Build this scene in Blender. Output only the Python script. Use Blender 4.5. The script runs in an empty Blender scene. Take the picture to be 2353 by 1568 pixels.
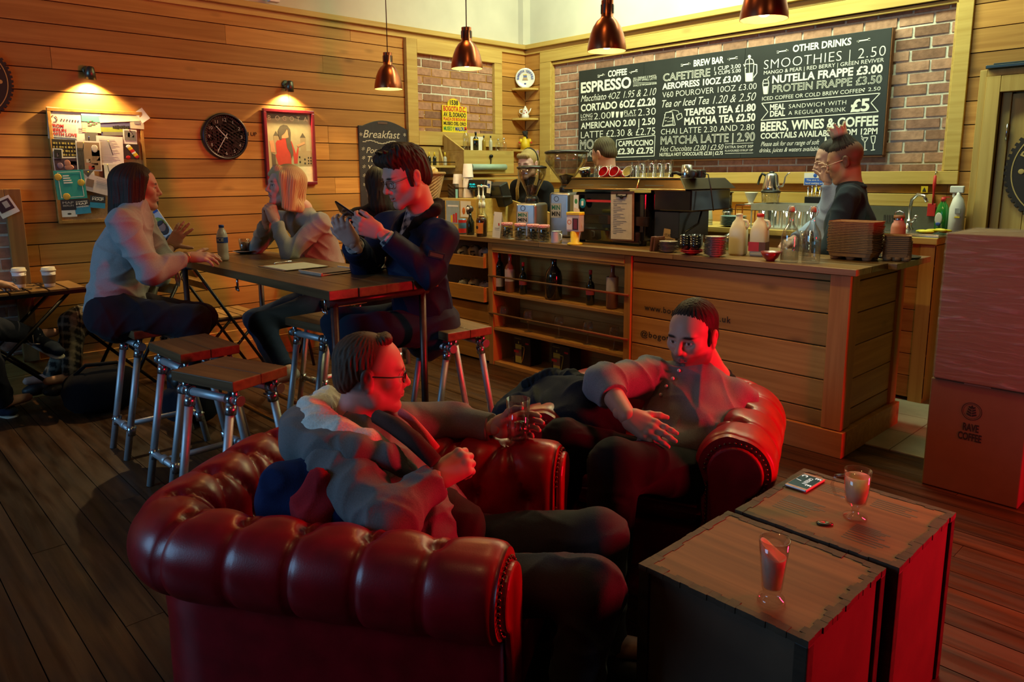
import bpy, bmesh, math, random
import numpy as np
from mathutils import Vector, Matrix

random.seed(7)
rng = np.random.default_rng(7)
scene = bpy.context.scene
PI = math.pi

# ---------------------------------------------------------------- camera
YAW, PITCH, ROLL, FPX, CY = 0.815466612, 0.171524895, -0.00591016, 1691.344, 694.45
CAM = np.array([5.57, -5.45, 1.43])
_f = np.array([-math.sin(YAW) * math.cos(PITCH), math.cos(YAW) * math.cos(PITCH), -math.sin(PITCH)])
_r = np.array([math.cos(YAW), math.sin(YAW), 0.0])
_u = np.cross(_r, _f)
CR = math.cos(ROLL) * _r + math.sin(ROLL) * _u      # camera right
CU = -math.sin(ROLL) * _r + math.cos(ROLL) * _u     # camera up
CF = _f                                             # camera forward
cam_data = bpy.data.cameras.new('camera')
cam_data.sensor_width = 36.0
cam_data.lens = FPX / 2353 * 36.0
cam_data.shift_y = (CY - 784) / 2353
cam_data.clip_start = 0.05
cam = bpy.data.objects.new('camera', cam_data)
scene.collection.objects.link(cam)
cam.matrix_world = Matrix(((CR[0], CU[0], -CF[0], CAM[0]), (CR[1], CU[1], -CF[1], CAM[1]), (CR[2], CU[2], -CF[2], CAM[2]), (0, 0, 0, 1)))
scene.camera = cam

# ---------------------------------------------------------------- view, world, lights
scene.view_settings.view_transform = 'Standard'
scene.view_settings.look = 'None'
scene.view_settings.gamma = 1.0
scene.view_settings.use_curve_mapping = False
scene.view_settings.exposure = 0.0
scene.cycles.use_denoising = True
scene.cycles.max_bounces = 8
scene.cycles.sample_clamp_indirect = 4.0
scene.cycles.caustics_reflective = False
scene.cycles.caustics_refractive = False
world = bpy.data.worlds.new('world')
scene.world = world
world.use_nodes = True
world.node_tree.nodes['Background'].inputs[0].default_value = (0.55, 0.35, 0.25, 1)
world.node_tree.nodes['Background'].inputs[1].default_value = 0.003


def light(name, kind, loc, power, col, target=None, size=0.1, size_y=None, spot=None, blend=0.5, spread=PI):
 d = bpy.data.lights.new(name, kind)
 d.energy = power
 d.color = col
 if kind == 'AREA':
  d.size = size
  d.spread = spread
  if size_y:
   d.shape = 'RECTANGLE'
   d.size_y = size_y
 else:
  d.shadow_soft_size = size
 if kind == 'SPOT':
  d.spot_size = spot
  d.spot_blend = blend
 o = bpy.data.objects.new(name, d)
 scene.collection.objects.link(o)
 o.location = loc
 if target is not None:
  o.rotation_euler = (Vector(target) - Vector(loc)).to_track_quat('-Z', 'Y').to_euler()
 return o


# daylight from the shop window behind and to the left of the camera
light('window_daylight', 'AREA', (1.7, -8.8, 2.1), 85, (0.26, 0.60, 1.0), (2.4, -4.0, 0.6), 2.6, 1.7)
# the red neon of the shop front, beyond the right of the frame
light('red_neon', 'AREA', (6.6, -2.1, 1.05), 66, (1.0, 0.008, 0.03), (3.9, -3.5, 0.9), 0.35, 0.8, spread=2.2)
# fluorescent strip over the bar, above the frame
light('bar_strip_light', 'AREA', (2.6, -0.95, 3.75), 150, (0.84, 1.0, 0.62), (2.4, 0.15, 2.2), 3.0, 0.15)
# added warm fill lights out of frame, standing in for the room's other lighting
light('fill_seating', 'POINT', (1.7, -2.2, 3.5), 36, (1.0, 0.52, 0.14), None, 0.2)
light('fill_seating', 'POINT', (4.3, -5.0, 3.2), 10, (1.0, 0.58, 0.22), None, 0.1)
light('fill_seating', 'POINT', (3.2, -3.2, 3.3), 7, (1.0, 0.55, 0.18), None, 0.1)
light('fill_behind_camera', 'POINT', (5.6, -6.8, 2.6), 1.2, (1.0, 0.62, 0.25), None, 0.2)  # dim warm fill added behind the camera, no fitting there
light('fill_right', 'POINT', (5.6, -3.4, 3.2), 4.5, (1.0, 0.66, 0.30), None, 0.2)  # added warm fill high over the right side, no fitting there


def px(x, y, ax, val):
 """the point of the plane (axis ax = val) that the photograph shows at pixel x, y"""
 d = CF + CR * (x - 1176.5) / FPX + CU * (CY - y) / FPX
 return CAM + d * ((val - CAM[ax]) / d[ax])


def J(x, y, w):
 """the point at distance w along the view axis that the photograph shows at pixel x, y"""
 return CAM + (CF + CR * (x - 1176.5) / FPX + CU * (CY - y) / FPX) * w
# ---------------------------------------------------------------- object helpers
def link(o, parent=None):
 scene.collection.objects.link(o)
 if parent is not None:
  o.parent = parent
 return o


def tag(o, label=None, cat=None, group=None, kind=None):
 if label: o['label'] = label
 if cat: o['category'] = cat
 if group: o['group'] = group
 if kind: o['kind'] = kind
 return o


def thing(name, label, cat, loc=(0, 0, 0), rz=0.0, group=None):
 o = bpy.data.objects.new(name, None)
 o.empty_display_size = 0.05
 link(o)
 o.location = tuple(loc)
 o.rotation_euler = (0, 0, rz)
 return tag(o, label, cat, group)


def dup(root, loc, rz=None, label=None, group=None):
 r = root.copy()
 link(r)
 r.location = tuple(loc)
 if rz is not None: r.rotation_euler = (0, 0, rz)
 if label: r['label'] = label
 if group: r['group'] = group
 for ch in list(root.children):
  c = ch.copy()
  link(c, r)
  for g in ch.children:
   link(g.copy(), c)
 return r


class MB:
 """collects shapes into one mesh"""
 def __init__(s):
  s.v = []; s.f = []; s.m = []; s.sm = []

 def add(s, verts, faces, mi=0, smooth=False):
  n = len(s.v)
  s.v += [tuple(map(float, p)) for p in verts]
  for f in faces:
   s.f.append([i + n for i in f]); s.m.append(mi); s.sm.append(smooth)
  return s

 def box(s, c, d, rz=0.0, mi=0, M=None):
  vs = []
  for z in (-.5, .5):
   for y in (-.5, .5):
    for x in (-.5, .5):
     p = Vector((x * d[0], y * d[1], z * d[2]))
     if M is not None: p = M @ p
     elif rz: p = Vector((p.x * math.cos(rz) - p.y * math.sin(rz), p.x * math.sin(rz) + p.y * math.cos(rz), p.z))
     vs.append((p.x + c[0], p.y + c[1], p.z + c[2]))
  return s.add(vs, [(0, 2, 3, 1), (4, 5, 7, 6), (0, 1, 5, 4), (2, 6, 7, 3), (0, 4, 6, 2), (1, 3, 7, 5)], mi)

 def b2(s, a, b, mi=0):
  return s.box([(a[i] + b[i]) / 2 for i in range(3)], [abs(b[i] - a[i]) for i in range(3)], mi=mi)

 def lathe(s, prof, c=(0, 0, 0), n=24, M=None, mi=0, cap=True):
  vs = []; fs = []
  for (r, z) in prof:
   for k in range(n):
    a = 2 * PI * k / n
    p = Vector((max(r, 1e-5) * math.cos(a), max(r, 1e-5) * math.sin(a), z))
    if M is not None: p = M @ p
    vs.append((p.x + c[0], p.y + c[1], p.z + c[2]))
  for i in range(len(prof) - 1):
   for k in range(n):
    k2 = (k + 1) % n
    fs.append((i * n + k, i * n + k2, (i + 1) * n + k2, (i + 1) * n + k))
  s.add(vs, fs, mi, True)
  if cap:
   m = len(prof) - 1
   base = len(s.v) - len(vs)
   for ring, rev in ((0, True), (m, False)):
    if prof[ring][0] > 1e-4:
     f = [base + ring * n + k for k in range(n)]
     s.f.append(f[::-1] if rev else f); s.m.append(mi); s.sm.append(False)
  return s

 def cyl(s, a, b, r, r2=None, n=14, mi=0):
  a = Vector(a); b = Vector(b); d = b - a
  M = d.to_track_quat('Z', 'Y').to_matrix()
  return s.lathe([(r, 0), (r if r2 is None else r2, d.length)], a, n, M, mi)

 def ball(s, c, r, n=12, mi=0, M=None):
  if not hasattr(r, '__len__'): r = (r, r, r)
  m = max(4, n // 2)
  vs = []; fs = []
  for i in range(m + 1):
   t = PI * i / m
   for k in range(n):
    a = 2 * PI * k / n
    st = max(math.sin(t), 1e-4)
    p = Vector((r[0] * st * math.cos(a), r[1] * st * math.sin(a), -r[2] * math.cos(t)))
    if M is not None: p = M @ p
    vs.append((p.x + c[0], p.y + c[1], p.z + c[2]))
  for i in range(m):
   for k in range(n):
    k2 = (k + 1) % n
    fs.append((i * n + k, i * n + k2, (i + 1) * n + k2, (i + 1) * n + k))
  return s.add(vs, fs, mi, True)

 def tube(s, pts, r, n=8, mi=0, closed=False):
  pts = [Vector(p) for p in pts]
  m = len(pts); vs = []; fs = []
  up = Vector((0, 0, 1)); prev = None
  for i, p in enumerate(pts):
   if closed: t = pts[(i + 1) % m] - pts[i - 1]
   else: t = pts[min(i + 1, m - 1)] - pts[max(i - 1, 0)]
   t.normalize()
   if prev is None:
    x = t.cross(up)
    if x.length < 1e-3: x = t.cross(Vector((1, 0, 0)))
   else:
    x = prev - t * prev.dot(t)
   x.normalize(); prev = x
   y = t.cross(x)
   rr = r[i] if hasattr(r, '__len__') else r
   for k in range(n):
    a = 2 * PI * k / n
    q = p + (x * math.cos(a) + y * math.sin(a)) * rr
    vs.append(q)
  for i in range(m if closed else m - 1):
   j = (i + 1) % m
   for k in range(n):
    k2 = (k + 1) % n
    fs.append((i * n + k, i * n + k2, j * n + k2, j * n + k))
  if not closed:
   fs.append(tuple(range(n))[::-1]); fs.append(tuple(range((m - 1) * n, m * n)))
  return s.add(vs, fs, mi, True)

 def poly(s, pts, y0, y1, mi=0):
  """outline in the local x,z plane, thickened from y0 to y1 (y1 < y0 is towards the viewer)"""
  n = len(pts)
  vs = [(p[0], y0, p[1]) for p in pts] + [(p[0], y1, p[1]) for p in pts]
  fs = [tuple(range(n)), tuple(range(2 * n - 1, n - 1, -1))]
  for i in range(n):
   j = (i + 1) % n
   fs.append((i, i + n, j + n, j))
  return s.add(vs, fs, mi)

 def text(s, st, x, z, h, w=None, y=0.0, weight=0.0, shear=0.0, outline=False, mi=0, align='L', rot=0.0, spacing=1.0):
  V, Fc, W = glyphs(st, weight, shear, outline, spacing)
  sy = h
  sx = w / W if w else h
  ww = W * sx
  ox = {'L': 0, 'C': -ww / 2, 'R': -ww}[align]
  c_, s_ = math.cos(rot), math.sin(rot)
  vs = []
  for p in V:
   a, b = p[0] * sx + ox, p[1] * sy
   vs.append((x + a * c_ - b * s_, y, z + a * s_ + b * c_))
  return s.add(vs, Fc, mi)

 def build(s, name, mat, parent=None, bevel=0.0, loc=None, rz=None, seg=2, sub=0):
  me = bpy.data.meshes.new(name)
  me.from_pydata(s.v, [], s.f)
  me.update()
  mats = mat if isinstance(mat, (list, tuple)) else [mat]
  for m in mats: me.materials.append(m)
  me.polygons.foreach_set('material_index', s.m)
  me.polygons.foreach_set('use_smooth', s.sm)
  o = bpy.data.objects.new(name, me)
  link(o, parent)
  if bevel:
   b = o.modifiers.new('edge', 'BEVEL'); b.width = bevel; b.segments = seg; b.limit_method = 'ANGLE'; b.angle_limit = 0.7
  if sub:
   b = o.modifiers.new('smooth', 'SUBSURF'); b.levels = sub; b.render_levels = sub
  if loc is not None: o.location = tuple(loc)
  if rz is not None: o.rotation_euler = (0, 0, rz)
  return o


_gl = {}


def glyphs(st, weight=0.0, shear=0.0, outline=False, spacing=1.0):
 """lettering as flat faces; cap height 1, returns verts, faces, width"""
 key = (st, weight, shear, outline, spacing)
 if key in _gl: return _gl[key]
 c = bpy.data.curves.new('t', 'FONT')
 c.body = st; c.size = 1.0; c.shear = shear; c.resolution_u = 3; c.space_character = spacing
 if outline:
  c.fill_mode = 'NONE'; c.bevel_depth = 0.018; c.bevel_resolution = 0
 else:
  c.offset = weight
 o = bpy.data.objects.new('t', c)
 scene.collection.objects.link(o)
 dg = bpy.context.evaluated_depsgraph_get()
 dg.update()
 me = bpy.data.meshes.new_from_object(o.evaluated_get(dg))
 V = [(p.co.x, p.co.y) for p in me.vertices]
 Fc = [tuple(p.vertices) for p in me.polygons if not outline or p.normal.z > 0.3]
 bpy.data.objects.remove(o); bpy.data.curves.remove(c); bpy.data.meshes.remove(me)
 if not V: V = [(0, 0)]; Fc = []
 x0 = min(p[0] for p in V); x1 = max(p[0] for p in V)
 k = 1 / 0.70
 V = [((p[0] - x0) * k, p[1] * k) for p in V]
 _gl[key] = (V, Fc, max((x1 - x0) * k, 1e-3))
 return _gl[key]


# ---------------------------------------------------------------- materials
_mats = {}


def newmat(name):
 m = bpy.data.materials.new(name)
 m.use_nodes = True
 nt = m.node_tree
 return m, nt, nt.nodes['Principled BSDF']


def setin(b, **kw):
 for k, v in kw.items():
  b.inputs[k.replace('_', ' ')].default_value = v


def plain(name, col, rough=0.6, metal=0.0, noise=0.08, scale=30, bump=0.0, emit=None, es=0.0, coat=0.0, sheen=0.0):
 if name in _mats: return _mats[name]
 m, nt, b = newmat(name)
 b.inputs['Roughness'].default_value = rough
 b.inputs['Metallic'].default_value = metal
 N = nt.nodes; Lk = nt.links
 tc = N.new('ShaderNodeTexCoord')
 no = N.new('ShaderNodeTexNoise'); no.inputs['Scale'].default_value = scale; no.inputs['Detail'].default_value = 3
 Lk.new(tc.outputs['Object'], no.inputs['Vector'])
 mx = N.new('ShaderNodeMix'); mx.data_type = 'RGBA'
 mx.inputs[6].default_value = tuple(max(c * (1 - noise * 2), 0) for c in col) + (1,)
 mx.inputs[7].default_value = tuple(min(c * (1 + noise * 2), 1) for c in col) + (1,)
 Lk.new(no.outputs['Fac'], mx.inputs[0]); Lk.new(mx.outputs[2], b.inputs['Base Color'])
 if bump:
  bp = N.new('ShaderNodeBump'); bp.inputs['Strength'].default_value = bump; bp.inputs['Distance'].default_value = 0.003
  Lk.new(no.outputs['Fac'], bp.inputs['Height']); Lk.new(bp.outputs['Normal'], b.inputs['Normal'])
 if emit:
  b.inputs['Emission Color'].default_value = tuple(emit) + (1,); b.inputs['Emission Strength'].default_value = es
 if coat: b.inputs['Coat Weight'].default_value = coat; b.inputs['Coat Roughness'].default_value = 0.15
 if sheen: b.inputs['Sheen Weight'].default_value = sheen
 _mats[name] = m
 return m


def glass(name, col=(1, 1, 1), rough=0.02, ior=1.45):
 """thin clear wall: passes light straight through and mirrors at grazing angles"""
 if name in _mats: return _mats[name]
 m = bpy.data.materials.new(name)
 m.use_nodes = True
 nt = m.node_tree
 nt.nodes.remove(nt.nodes['Principled BSDF'])
 tr = nt.nodes.new('ShaderNodeBsdfTransparent'); gl = nt.nodes.new('ShaderNodeBsdfGlossy'); mx = nt.nodes.new('ShaderNodeMixShader'); lw = nt.nodes.new('ShaderNodeLayerWeight'); mr = nt.nodes.new('ShaderNodeMapRange')
 k = .93 if min(col) > .5 else 1.0
 tr.inputs[0].default_value = tuple(c * k for c in col) + (1,)
 gl.inputs['Roughness'].default_value = max(rough, .03)
 lw.inputs[0].default_value = .25
 mr.inputs[3].default_value = .045; mr.inputs[4].default_value = .75
 nt.links.new(lw.outputs['Facing'], mr.inputs[0]); nt.links.new(mr.outputs[0], mx.inputs[0])
 nt.links.new(tr.outputs[0], mx.inputs[1]); nt.links.new(gl.outputs[0], mx.inputs[2])
 nt.links.new(mx.outputs[0], nt.nodes['Material Output'].inputs[0])
 _mats[name] = m
 return m


def wood(name, c1, c2, axis=0, rough=0.55, grain=9.0, var=0.35, knots=0.5, bump=0.25, coat=0.0):
 """timber: streaked noise along one axis, knots, a tone of its own for every board"""
 if name in _mats: return _mats[name]
 m, nt, b = newmat(name)
 N = nt.nodes; Lk = nt.links
 tc = N.new('ShaderNodeTexCoord')
 geo = N.new('ShaderNodeNewGeometry')
 off = N.new('ShaderNodeVectorMath'); off.operation = 'MULTIPLY_ADD'
 rv = N.new('ShaderNodeCombineXYZ')
 for i in range(3): Lk.new(geo.outputs['Random Per Island'], rv.inputs[i])
 Lk.new(rv.outputs[0], off.inputs[0]); off.inputs[1].default_value = (37, 53, 71); Lk.new(tc.outputs['Object'], off.inputs[2])
 mp = N.new('ShaderNodeMapping')
 sc = [grain * 3.2] * 3; sc[axis] = grain * 0.16
 mp.inputs['Scale'].default_value = sc
 Lk.new(off.outputs[0], mp.inputs['Vector'])
 n1 = N.new('ShaderNodeTexNoise'); n1.inputs['Scale'].default_value = 1.0; n1.inputs['Detail'].default_value = 5; n1.inputs['Distortion'].default_value = 0.6
 Lk.new(mp.outputs[0], n1.inputs['Vector'])
 cr = N.new('ShaderNodeValToRGB')
 cr.color_ramp.elements[0].position = 0.30; cr.color_ramp.elements[0].color = tuple(c2) + (1,)
 cr.color_ramp.elements[1].position = 0.66; cr.color_ramp.elements[1].color = tuple(c1) + (1,)
 Lk.new(n1.outputs['Fac'], cr.inputs[0])
 # knots
 mk = N.new('ShaderNodeMapping'); ks = [5.0] * 3; ks[axis] = 1.9; mk.inputs['Scale'].default_value = ks
 Lk.new(off.outputs[0], mk.inputs['Vector'])
 vo = N.new('ShaderNodeTexVoronoi'); vo.inputs['Scale'].default_value = 1.0
 Lk.new(mk.outputs[0], vo.inputs['Vector'])
 kr = N.new('ShaderNodeMapRange'); kr.inputs[1].default_value = 0.04; kr.inputs[2].default_value = 0.13; kr.inputs[3].default_value = knots; kr.inputs[4].default_value = 0.0
 Lk.new(vo.outputs['Distance'], kr.inputs[0])
 k2 = N.new('ShaderNodeMix'); k2.data_type = 'RGBA'; k2.inputs[7].default_value = tuple(c * 0.28 for c in c2) + (1,)
 Lk.new(kr.outputs[0], k2.inputs[0]); Lk.new(cr.outputs[0], k2.inputs[6])
 hv = N.new('ShaderNodeHueSaturation')
 vr = N.new('ShaderNodeMapRange'); vr.inputs[3].default_value = 1 - var; vr.inputs[4].default_value = 1 + var
 Lk.new(geo.outputs['Random Per Island'], vr.inputs[0]); Lk.new(vr.outputs[0], hv.inputs['Value'])
 Lk.new(k2.outputs[2], hv.inputs['Color']); Lk.new(hv.outputs[0], b.inputs['Base Color'])
 b.inputs['Roughness'].default_value = rough
 b.inputs['Specular IOR Level'].default_value = 0.28
 bp = N.new('ShaderNodeBump'); bp.inputs['Strength'].default_value = bump; bp.inputs['Distance'].default_value = 0.003
 Lk.new(n1.outputs['Fac'], bp.inputs['Height']); Lk.new(bp.outputs['Normal'], b.inputs['Normal'])
 if coat: b.inputs['Coat Weight'].default_value = coat; b.inputs['Coat Roughness'].default_value = 0.25
 _mats[name] = m
 return m


def cloth(name, col, scale=350, var=0.25, rough=0.9, bump=0.3, big=0.15, sheen=0.3):
 """woven or knitted fabric: fine and broad noise"""
 if name in _mats: return _mats[name]
 m, nt, b = newmat(name)
 N = nt.nodes; Lk = nt.links
 tc = N.new('ShaderNodeTexCoord')
 n1 = N.new('ShaderNodeTexNoise'); n1.inputs['Scale'].default_value = scale; n1.inputs['Detail'].default_value = 2
 n2 = N.new('ShaderNodeTexNoise'); n2.inputs['Scale'].default_value = 9; n2.inputs['Detail'].default_value = 3
 for n in (n1, n2): Lk.new(tc.outputs['Object'], n.inputs['Vector'])
 mx = N.new('ShaderNodeMix'); mx.data_type = 'RGBA'
 mx.inputs[6].default_value = tuple(c * (1 - var) for c in col) + (1,)
 mx.inputs[7].default_value = tuple(min(1, c * (1 + var)) for c in col) + (1,)
 ad = N.new('ShaderNodeMath'); ad.operation = 'MULTIPLY_ADD'; ad.inputs[1].default_value = big * 3; ad.inputs[2].default_value = -big * 1.5
 Lk.new(n2.outputs['Fac'], ad.inputs[0])
 a2 = N.new('ShaderNodeMath'); a2.operation = 'ADD'; a2.use_clamp = True
 Lk.new(n1.outputs['Fac'], a2.inputs[0]); Lk.new(ad.outputs[0], a2.inputs[1])
 Lk.new(a2.outputs[0], mx.inputs[0]); Lk.new(mx.outputs[2], b.inputs['Base Color'])
 bp = N.new('ShaderNodeBump'); bp.inputs['Strength'].default_value = bump; bp.inputs['Distance'].default_value = 0.002
 Lk.new(n1.outputs['Fac'], bp.inputs['Height'])
 b2 = N.new('ShaderNodeBump'); b2.inputs['Strength'].default_value = 0.55; b2.inputs['Distance'].default_value = 0.018
 n3 = N.new('ShaderNodeTexNoise'); n3.noise_type = 'RIDGED_MULTIFRACTAL'; n3.inputs['Scale'].default_value = 7; n3.inputs['Detail'].default_value = 2.5; n3.inputs['Distortion'].default_value = .9
 Lk.new(tc.outputs['Object'], n3.inputs['Vector'])
 Lk.new(n3.outputs['Fac'], b2.inputs['Height']); Lk.new(bp.outputs[0], b2.inputs['Normal'])
 Lk.new(b2.outputs[0], b.inputs['Normal'])
 b.inputs['Roughness'].default_value = rough
 b.inputs['Sheen Weight'].default_value = sheen * .12
 b.inputs['Specular IOR Level'].default_value = 0.12
 _mats[name] = m
 return m


def vcol(name, rough=0.5, sss=0.0, spec=0.4, bump=0.0, bscale=200):
 """surface coloured by the mesh's own colour attribute"""
 if name in _mats: return _mats[name]
 m, nt, b = newmat(name)
 at = nt.nodes.new('ShaderNodeAttribute'); at.attribute_name = 'Col'
 nt.links.new(at.outputs['Color'], b.inputs['Base Color'])
 b.inputs['Roughness'].default_value = rough
 b.inputs['Specular IOR Level'].default_value = spec
 if bump:
  no = nt.nodes.new('ShaderNodeTexNoise'); no.inputs['Scale'].default_value = bscale
  tc = nt.nodes.new('ShaderNodeTexCoord'); nt.links.new(tc.outputs['Object'], no.inputs['Vector'])
  bp = nt.nodes.new('ShaderNodeBump'); bp.inputs['Strength'].default_value = bump; bp.inputs['Distance'].default_value = 0.002
  nt.links.new(no.outputs['Fac'], bp.inputs['Height']); nt.links.new(bp.outputs[0], b.inputs['Normal'])
 _mats[name] = m
 return m


def brick(name):
 m, nt, b = newmat(name)
 N = nt.nodes; Lk = nt.links
 tc = N.new('ShaderNodeTexCoord')
 geo = N.new('ShaderNodeNewGeometry')
 cr = N.new('ShaderNodeValToRGB')
 cols = [(0.0, (0.24, 0.12, 0.075)), (0.35, (0.42, 0.215, 0.135)), (0.7, (0.52, 0.29, 0.19)), (1.0, (0.32, 0.16, 0.11))]
 cr.color_ramp.elements[0].color = cols[0][1] + (1,); cr.color_ramp.elements[1].color = cols[3][1] + (1,)
 for p, c in cols[1:3]:
  e = cr.color_ramp.elements.new(p); e.color = c + (1,)
 Lk.new(geo.outputs['Random Per Island'], cr.inputs[0])
 no = N.new('ShaderNodeTexNoise'); no.inputs['Scale'].default_value = 24; no.inputs['Detail'].default_value = 5
 Lk.new(tc.outputs['Object'], no.inputs['Vector'])
 mx = N.new('ShaderNodeMix'); mx.data_type = 'RGBA'; mx.blend_type = 'MULTIPLY'; mx.inputs[0].default_value = 0.6
 c2 = N.new('ShaderNodeValToRGB'); c2.color_ramp.elements[0].position = 0.3; c2.color_ramp.elements[0].color = (0.45, 0.42, 0.4, 1); c2.color_ramp.elements[1].position = 0.6
 Lk.new(no.outputs['Fac'], c2.inputs[0]); Lk.new(cr.outputs[0], mx.inputs[6]); Lk.new(c2.outputs[0], mx.inputs[7])
 Lk.new(mx.outputs[2], b.inputs['Base Color'])
 bp = N.new('ShaderNodeBump'); bp.inputs['Strength'].default_value = 0.6; bp.inputs['Distance'].default_value = 0.006
 Lk.new(no.outputs['Fac'], bp.inputs['Height']); Lk.new(bp.outputs[0], b.inputs['Normal'])
 b.inputs['Roughness'].default_value = 0.9
 return m


PINE = wood('pine_y', (0.50, 0.255, 0.062), (0.37, 0.170, 0.036), axis=1, var=0.28)
PINE_X = wood('pine_x', (0.50, 0.255, 0.062), (0.37, 0.170, 0.036), axis=0, var=0.28)
PINE_Z = wood('pine_z', (0.50, 0.255, 0.065), (0.37, 0.170, 0.038), axis=2, var=0.2)
PALE_X = wood('pale_pine_x', (0.60, 0.42, 0.12), (0.48, 0.31, 0.075), axis=0, var=0.12, knots=0.3)
PALE_Y = wood('pale_pine_y', (0.58, 0.40, 0.12), (0.46, 0.29, 0.075), axis=1, var=0.12, knots=0.3)
PALE_Z = wood('pale_pine_z', (0.58, 0.40, 0.12), (0.46, 0.29, 0.075), axis=2, var=0.15, knots=0.3)
DARKWOOD_X = wood('stained_wood_x', (0.20, 0.105, 0.045), (0.105, 0.05, 0.022), axis=0, rough=0.42, var=0.25, bump=0.35)
DARKWOOD_Y = wood('stained_wood_y', (0.20, 0.105, 0.045), (0.105, 0.05, 0.022), axis=1, rough=0.42, var=0.25, bump=0.35)
RAWPLY = wood('crate_board', (0.24, 0.118, 0.038), (0.14, 0.066, 0.020), axis=0, rough=0.62, var=0.1, knots=0.15)
BRICK = brick('brick')
MORTAR = plain('mortar', (0.62, 0.60, 0.50), 0.95, noise=0.15, scale=60, bump=0.6)
PLASTER = plain('plaster', (0.60, 0.58, 0.50), 0.95, noise=0.12, scale=2.2, bump=0.15)
BLACK = plain('black_plastic', (0.012, 0.012, 0.013), 0.4)
BLACKM = plain('black_metal', (0.012, 0.012, 0.013), 0.35, 0.6)
STEEL = plain('steel', (0.62, 0.62, 0.63), 0.22, 1.0, noise=0.03)
GALV = plain('galvanised_tube', (0.55, 0.58, 0.60), 0.50, 0.65, noise=0.08, scale=40)
COPPER = plain('copper', (0.42, 0.12, 0.055), 0.28, 1.0, noise=0.05)
BRASS = plain('brass', (0.55, 0.36, 0.14), 0.3, 1.0)
WHITE = plain('white_ceramic', (0.78, 0.77, 0.74), 0.2, noise=0.02, coat=0.4)
WHITEP = plain('white_plastic', (0.75, 0.74, 0.70), 0.45, noise=0.03)
PAPER = plain('white_paper', (0.78, 0.76, 0.70), 0.85, noise=0.03)
REDC = plain('red_ceramic', (0.50, 0.012, 0.02), 0.15, noise=0.03, coat=0.6)
BLACKC = plain('black_ceramic', (0.008, 0.008, 0.010), 0.08, noise=0.02, coat=0.7)
GLASS = glass('clear_glass')
WATER = glass('water', (0.98, 1, 1), 0.0, 1.33)
INK = plain('dark_ink', (0.015, 0.013, 0.012), 0.8)
CHALK = plain('chalk_white', (0.85, 0.86, 0.80), 0.9, noise=0.03, scale=90)
SLATE = plain('chalkboard', (0.018, 0.024, 0.023), 0.55, noise=0.2, scale=5)
YELLOW = plain('yellow', (0.72, 0.50, 0.015), 0.5)
RED = plain('red', (0.55, 0.02, 0.02), 0.5)
BLUE = plain('blue', (0.02, 0.07, 0.38), 0.5)
GREEN = plain('green', (0.04, 0.26, 0.06), 0.5)
TEAL = plain('teal', (0.02, 0.30, 0.28), 0.6)
ORANGE = plain('orange', (0.65, 0.16, 0.015), 0.5)
GREY = plain('grey', (0.30, 0.30, 0.30), 0.7)
PINK = plain('pink', (0.60, 0.20, 0.28), 0.5)
MILK = plain('milk', (0.72, 0.66, 0.48), 0.35, noise=0.02)
CARD = plain('cardboard', (0.19, 0.115, 0.055), 0.85, noise=0.06, scale=12, bump=0.08)
KRAFT = plain('kraft_pulp', (0.33, 0.18, 0.085), 0.9, noise=0.12, scale=70, bump=0.3)
BROWNGLASS = glass('brown_bottle', (0.10, 0.035, 0.012), 0.03)
DARKGLASS = plain('dark_bottle_glass', (0.006, 0.009, 0.006), 0.05, coat=0.6)
CORK = plain('cork', (0.36, 0.20, 0.09), 0.95, noise=0.2, scale=120, bump=0.3)


def paint(name, col, **k):
 return plain(name, col, k.pop('rough', 0.6), **k)
# ================================================================ the room
def planks_left():
 mb = MB()
 seams = [2.668] + [2.391 + .139 * 2 - .139 * k for k in range(1, 20)] + [0.0]
 seams = [z for z in seams if z >= 0]
 for i in range(len(seams) - 1):
  z1, z0 = seams[i], seams[i + 1]
  y = -7.6
  while y < -1e-3:
   ln = random.uniform(2.2, 3.4)
   y2 = min(y + ln, 0.0)
   if 0.0 - y2 < 0.5: y2 = 0.0
   mb.b2((-.025, y + .0012, z0 + .0032), (random.uniform(-.003, .0), y2 - .0012, z1 - .0032))
   y = y2
 return mb


w = wl = planks_left().build('wall_left', PINE); tag(w, kind='structure')
b = MB().b2((-.06, -7.6, 0), (-.027, .05, 2.66)).build('lining', plain('gap_dark', (0.01, 0.006, 0.003), 0.9), w)
b = MB().b2((-.12, -7.6, 2.60), (-.05, 0.1, 4.2)).build('wall_left_upper', PLASTER); tag(b, kind='structure')


def planks_right():
 mb = MB()
 seams = [2.66] + [2.463 - .147 * k for k in range(0, 17)] + [0.0]
 seams = [z for z in seams if z >= 0]

 def run(x0, x1, za, zb):
  for i in range(len(seams) - 1):
   z1, z0 = min(seams[i], zb), max(seams[i + 1], za)
   if z1 - z0 < .01: continue
   x = x0
   while x < x1 - 1e-3:
    x2 = min(x + random.uniform(1.8, 2.8), x1)
    if x1 - x2 < .4: x2 = x1
    mb.b2((x + .001, random.uniform(0, .003), z0 + .003), (x2 - .001, .025, z1 - .003))
    x = x2
 run(0, .30, 0, 2.66); run(3.97, 7.2, 0, 2.66); run(.30, 3.97, 2.52, 2.66); run(.30, 3.97, 0, 1.40)
 return mb


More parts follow.
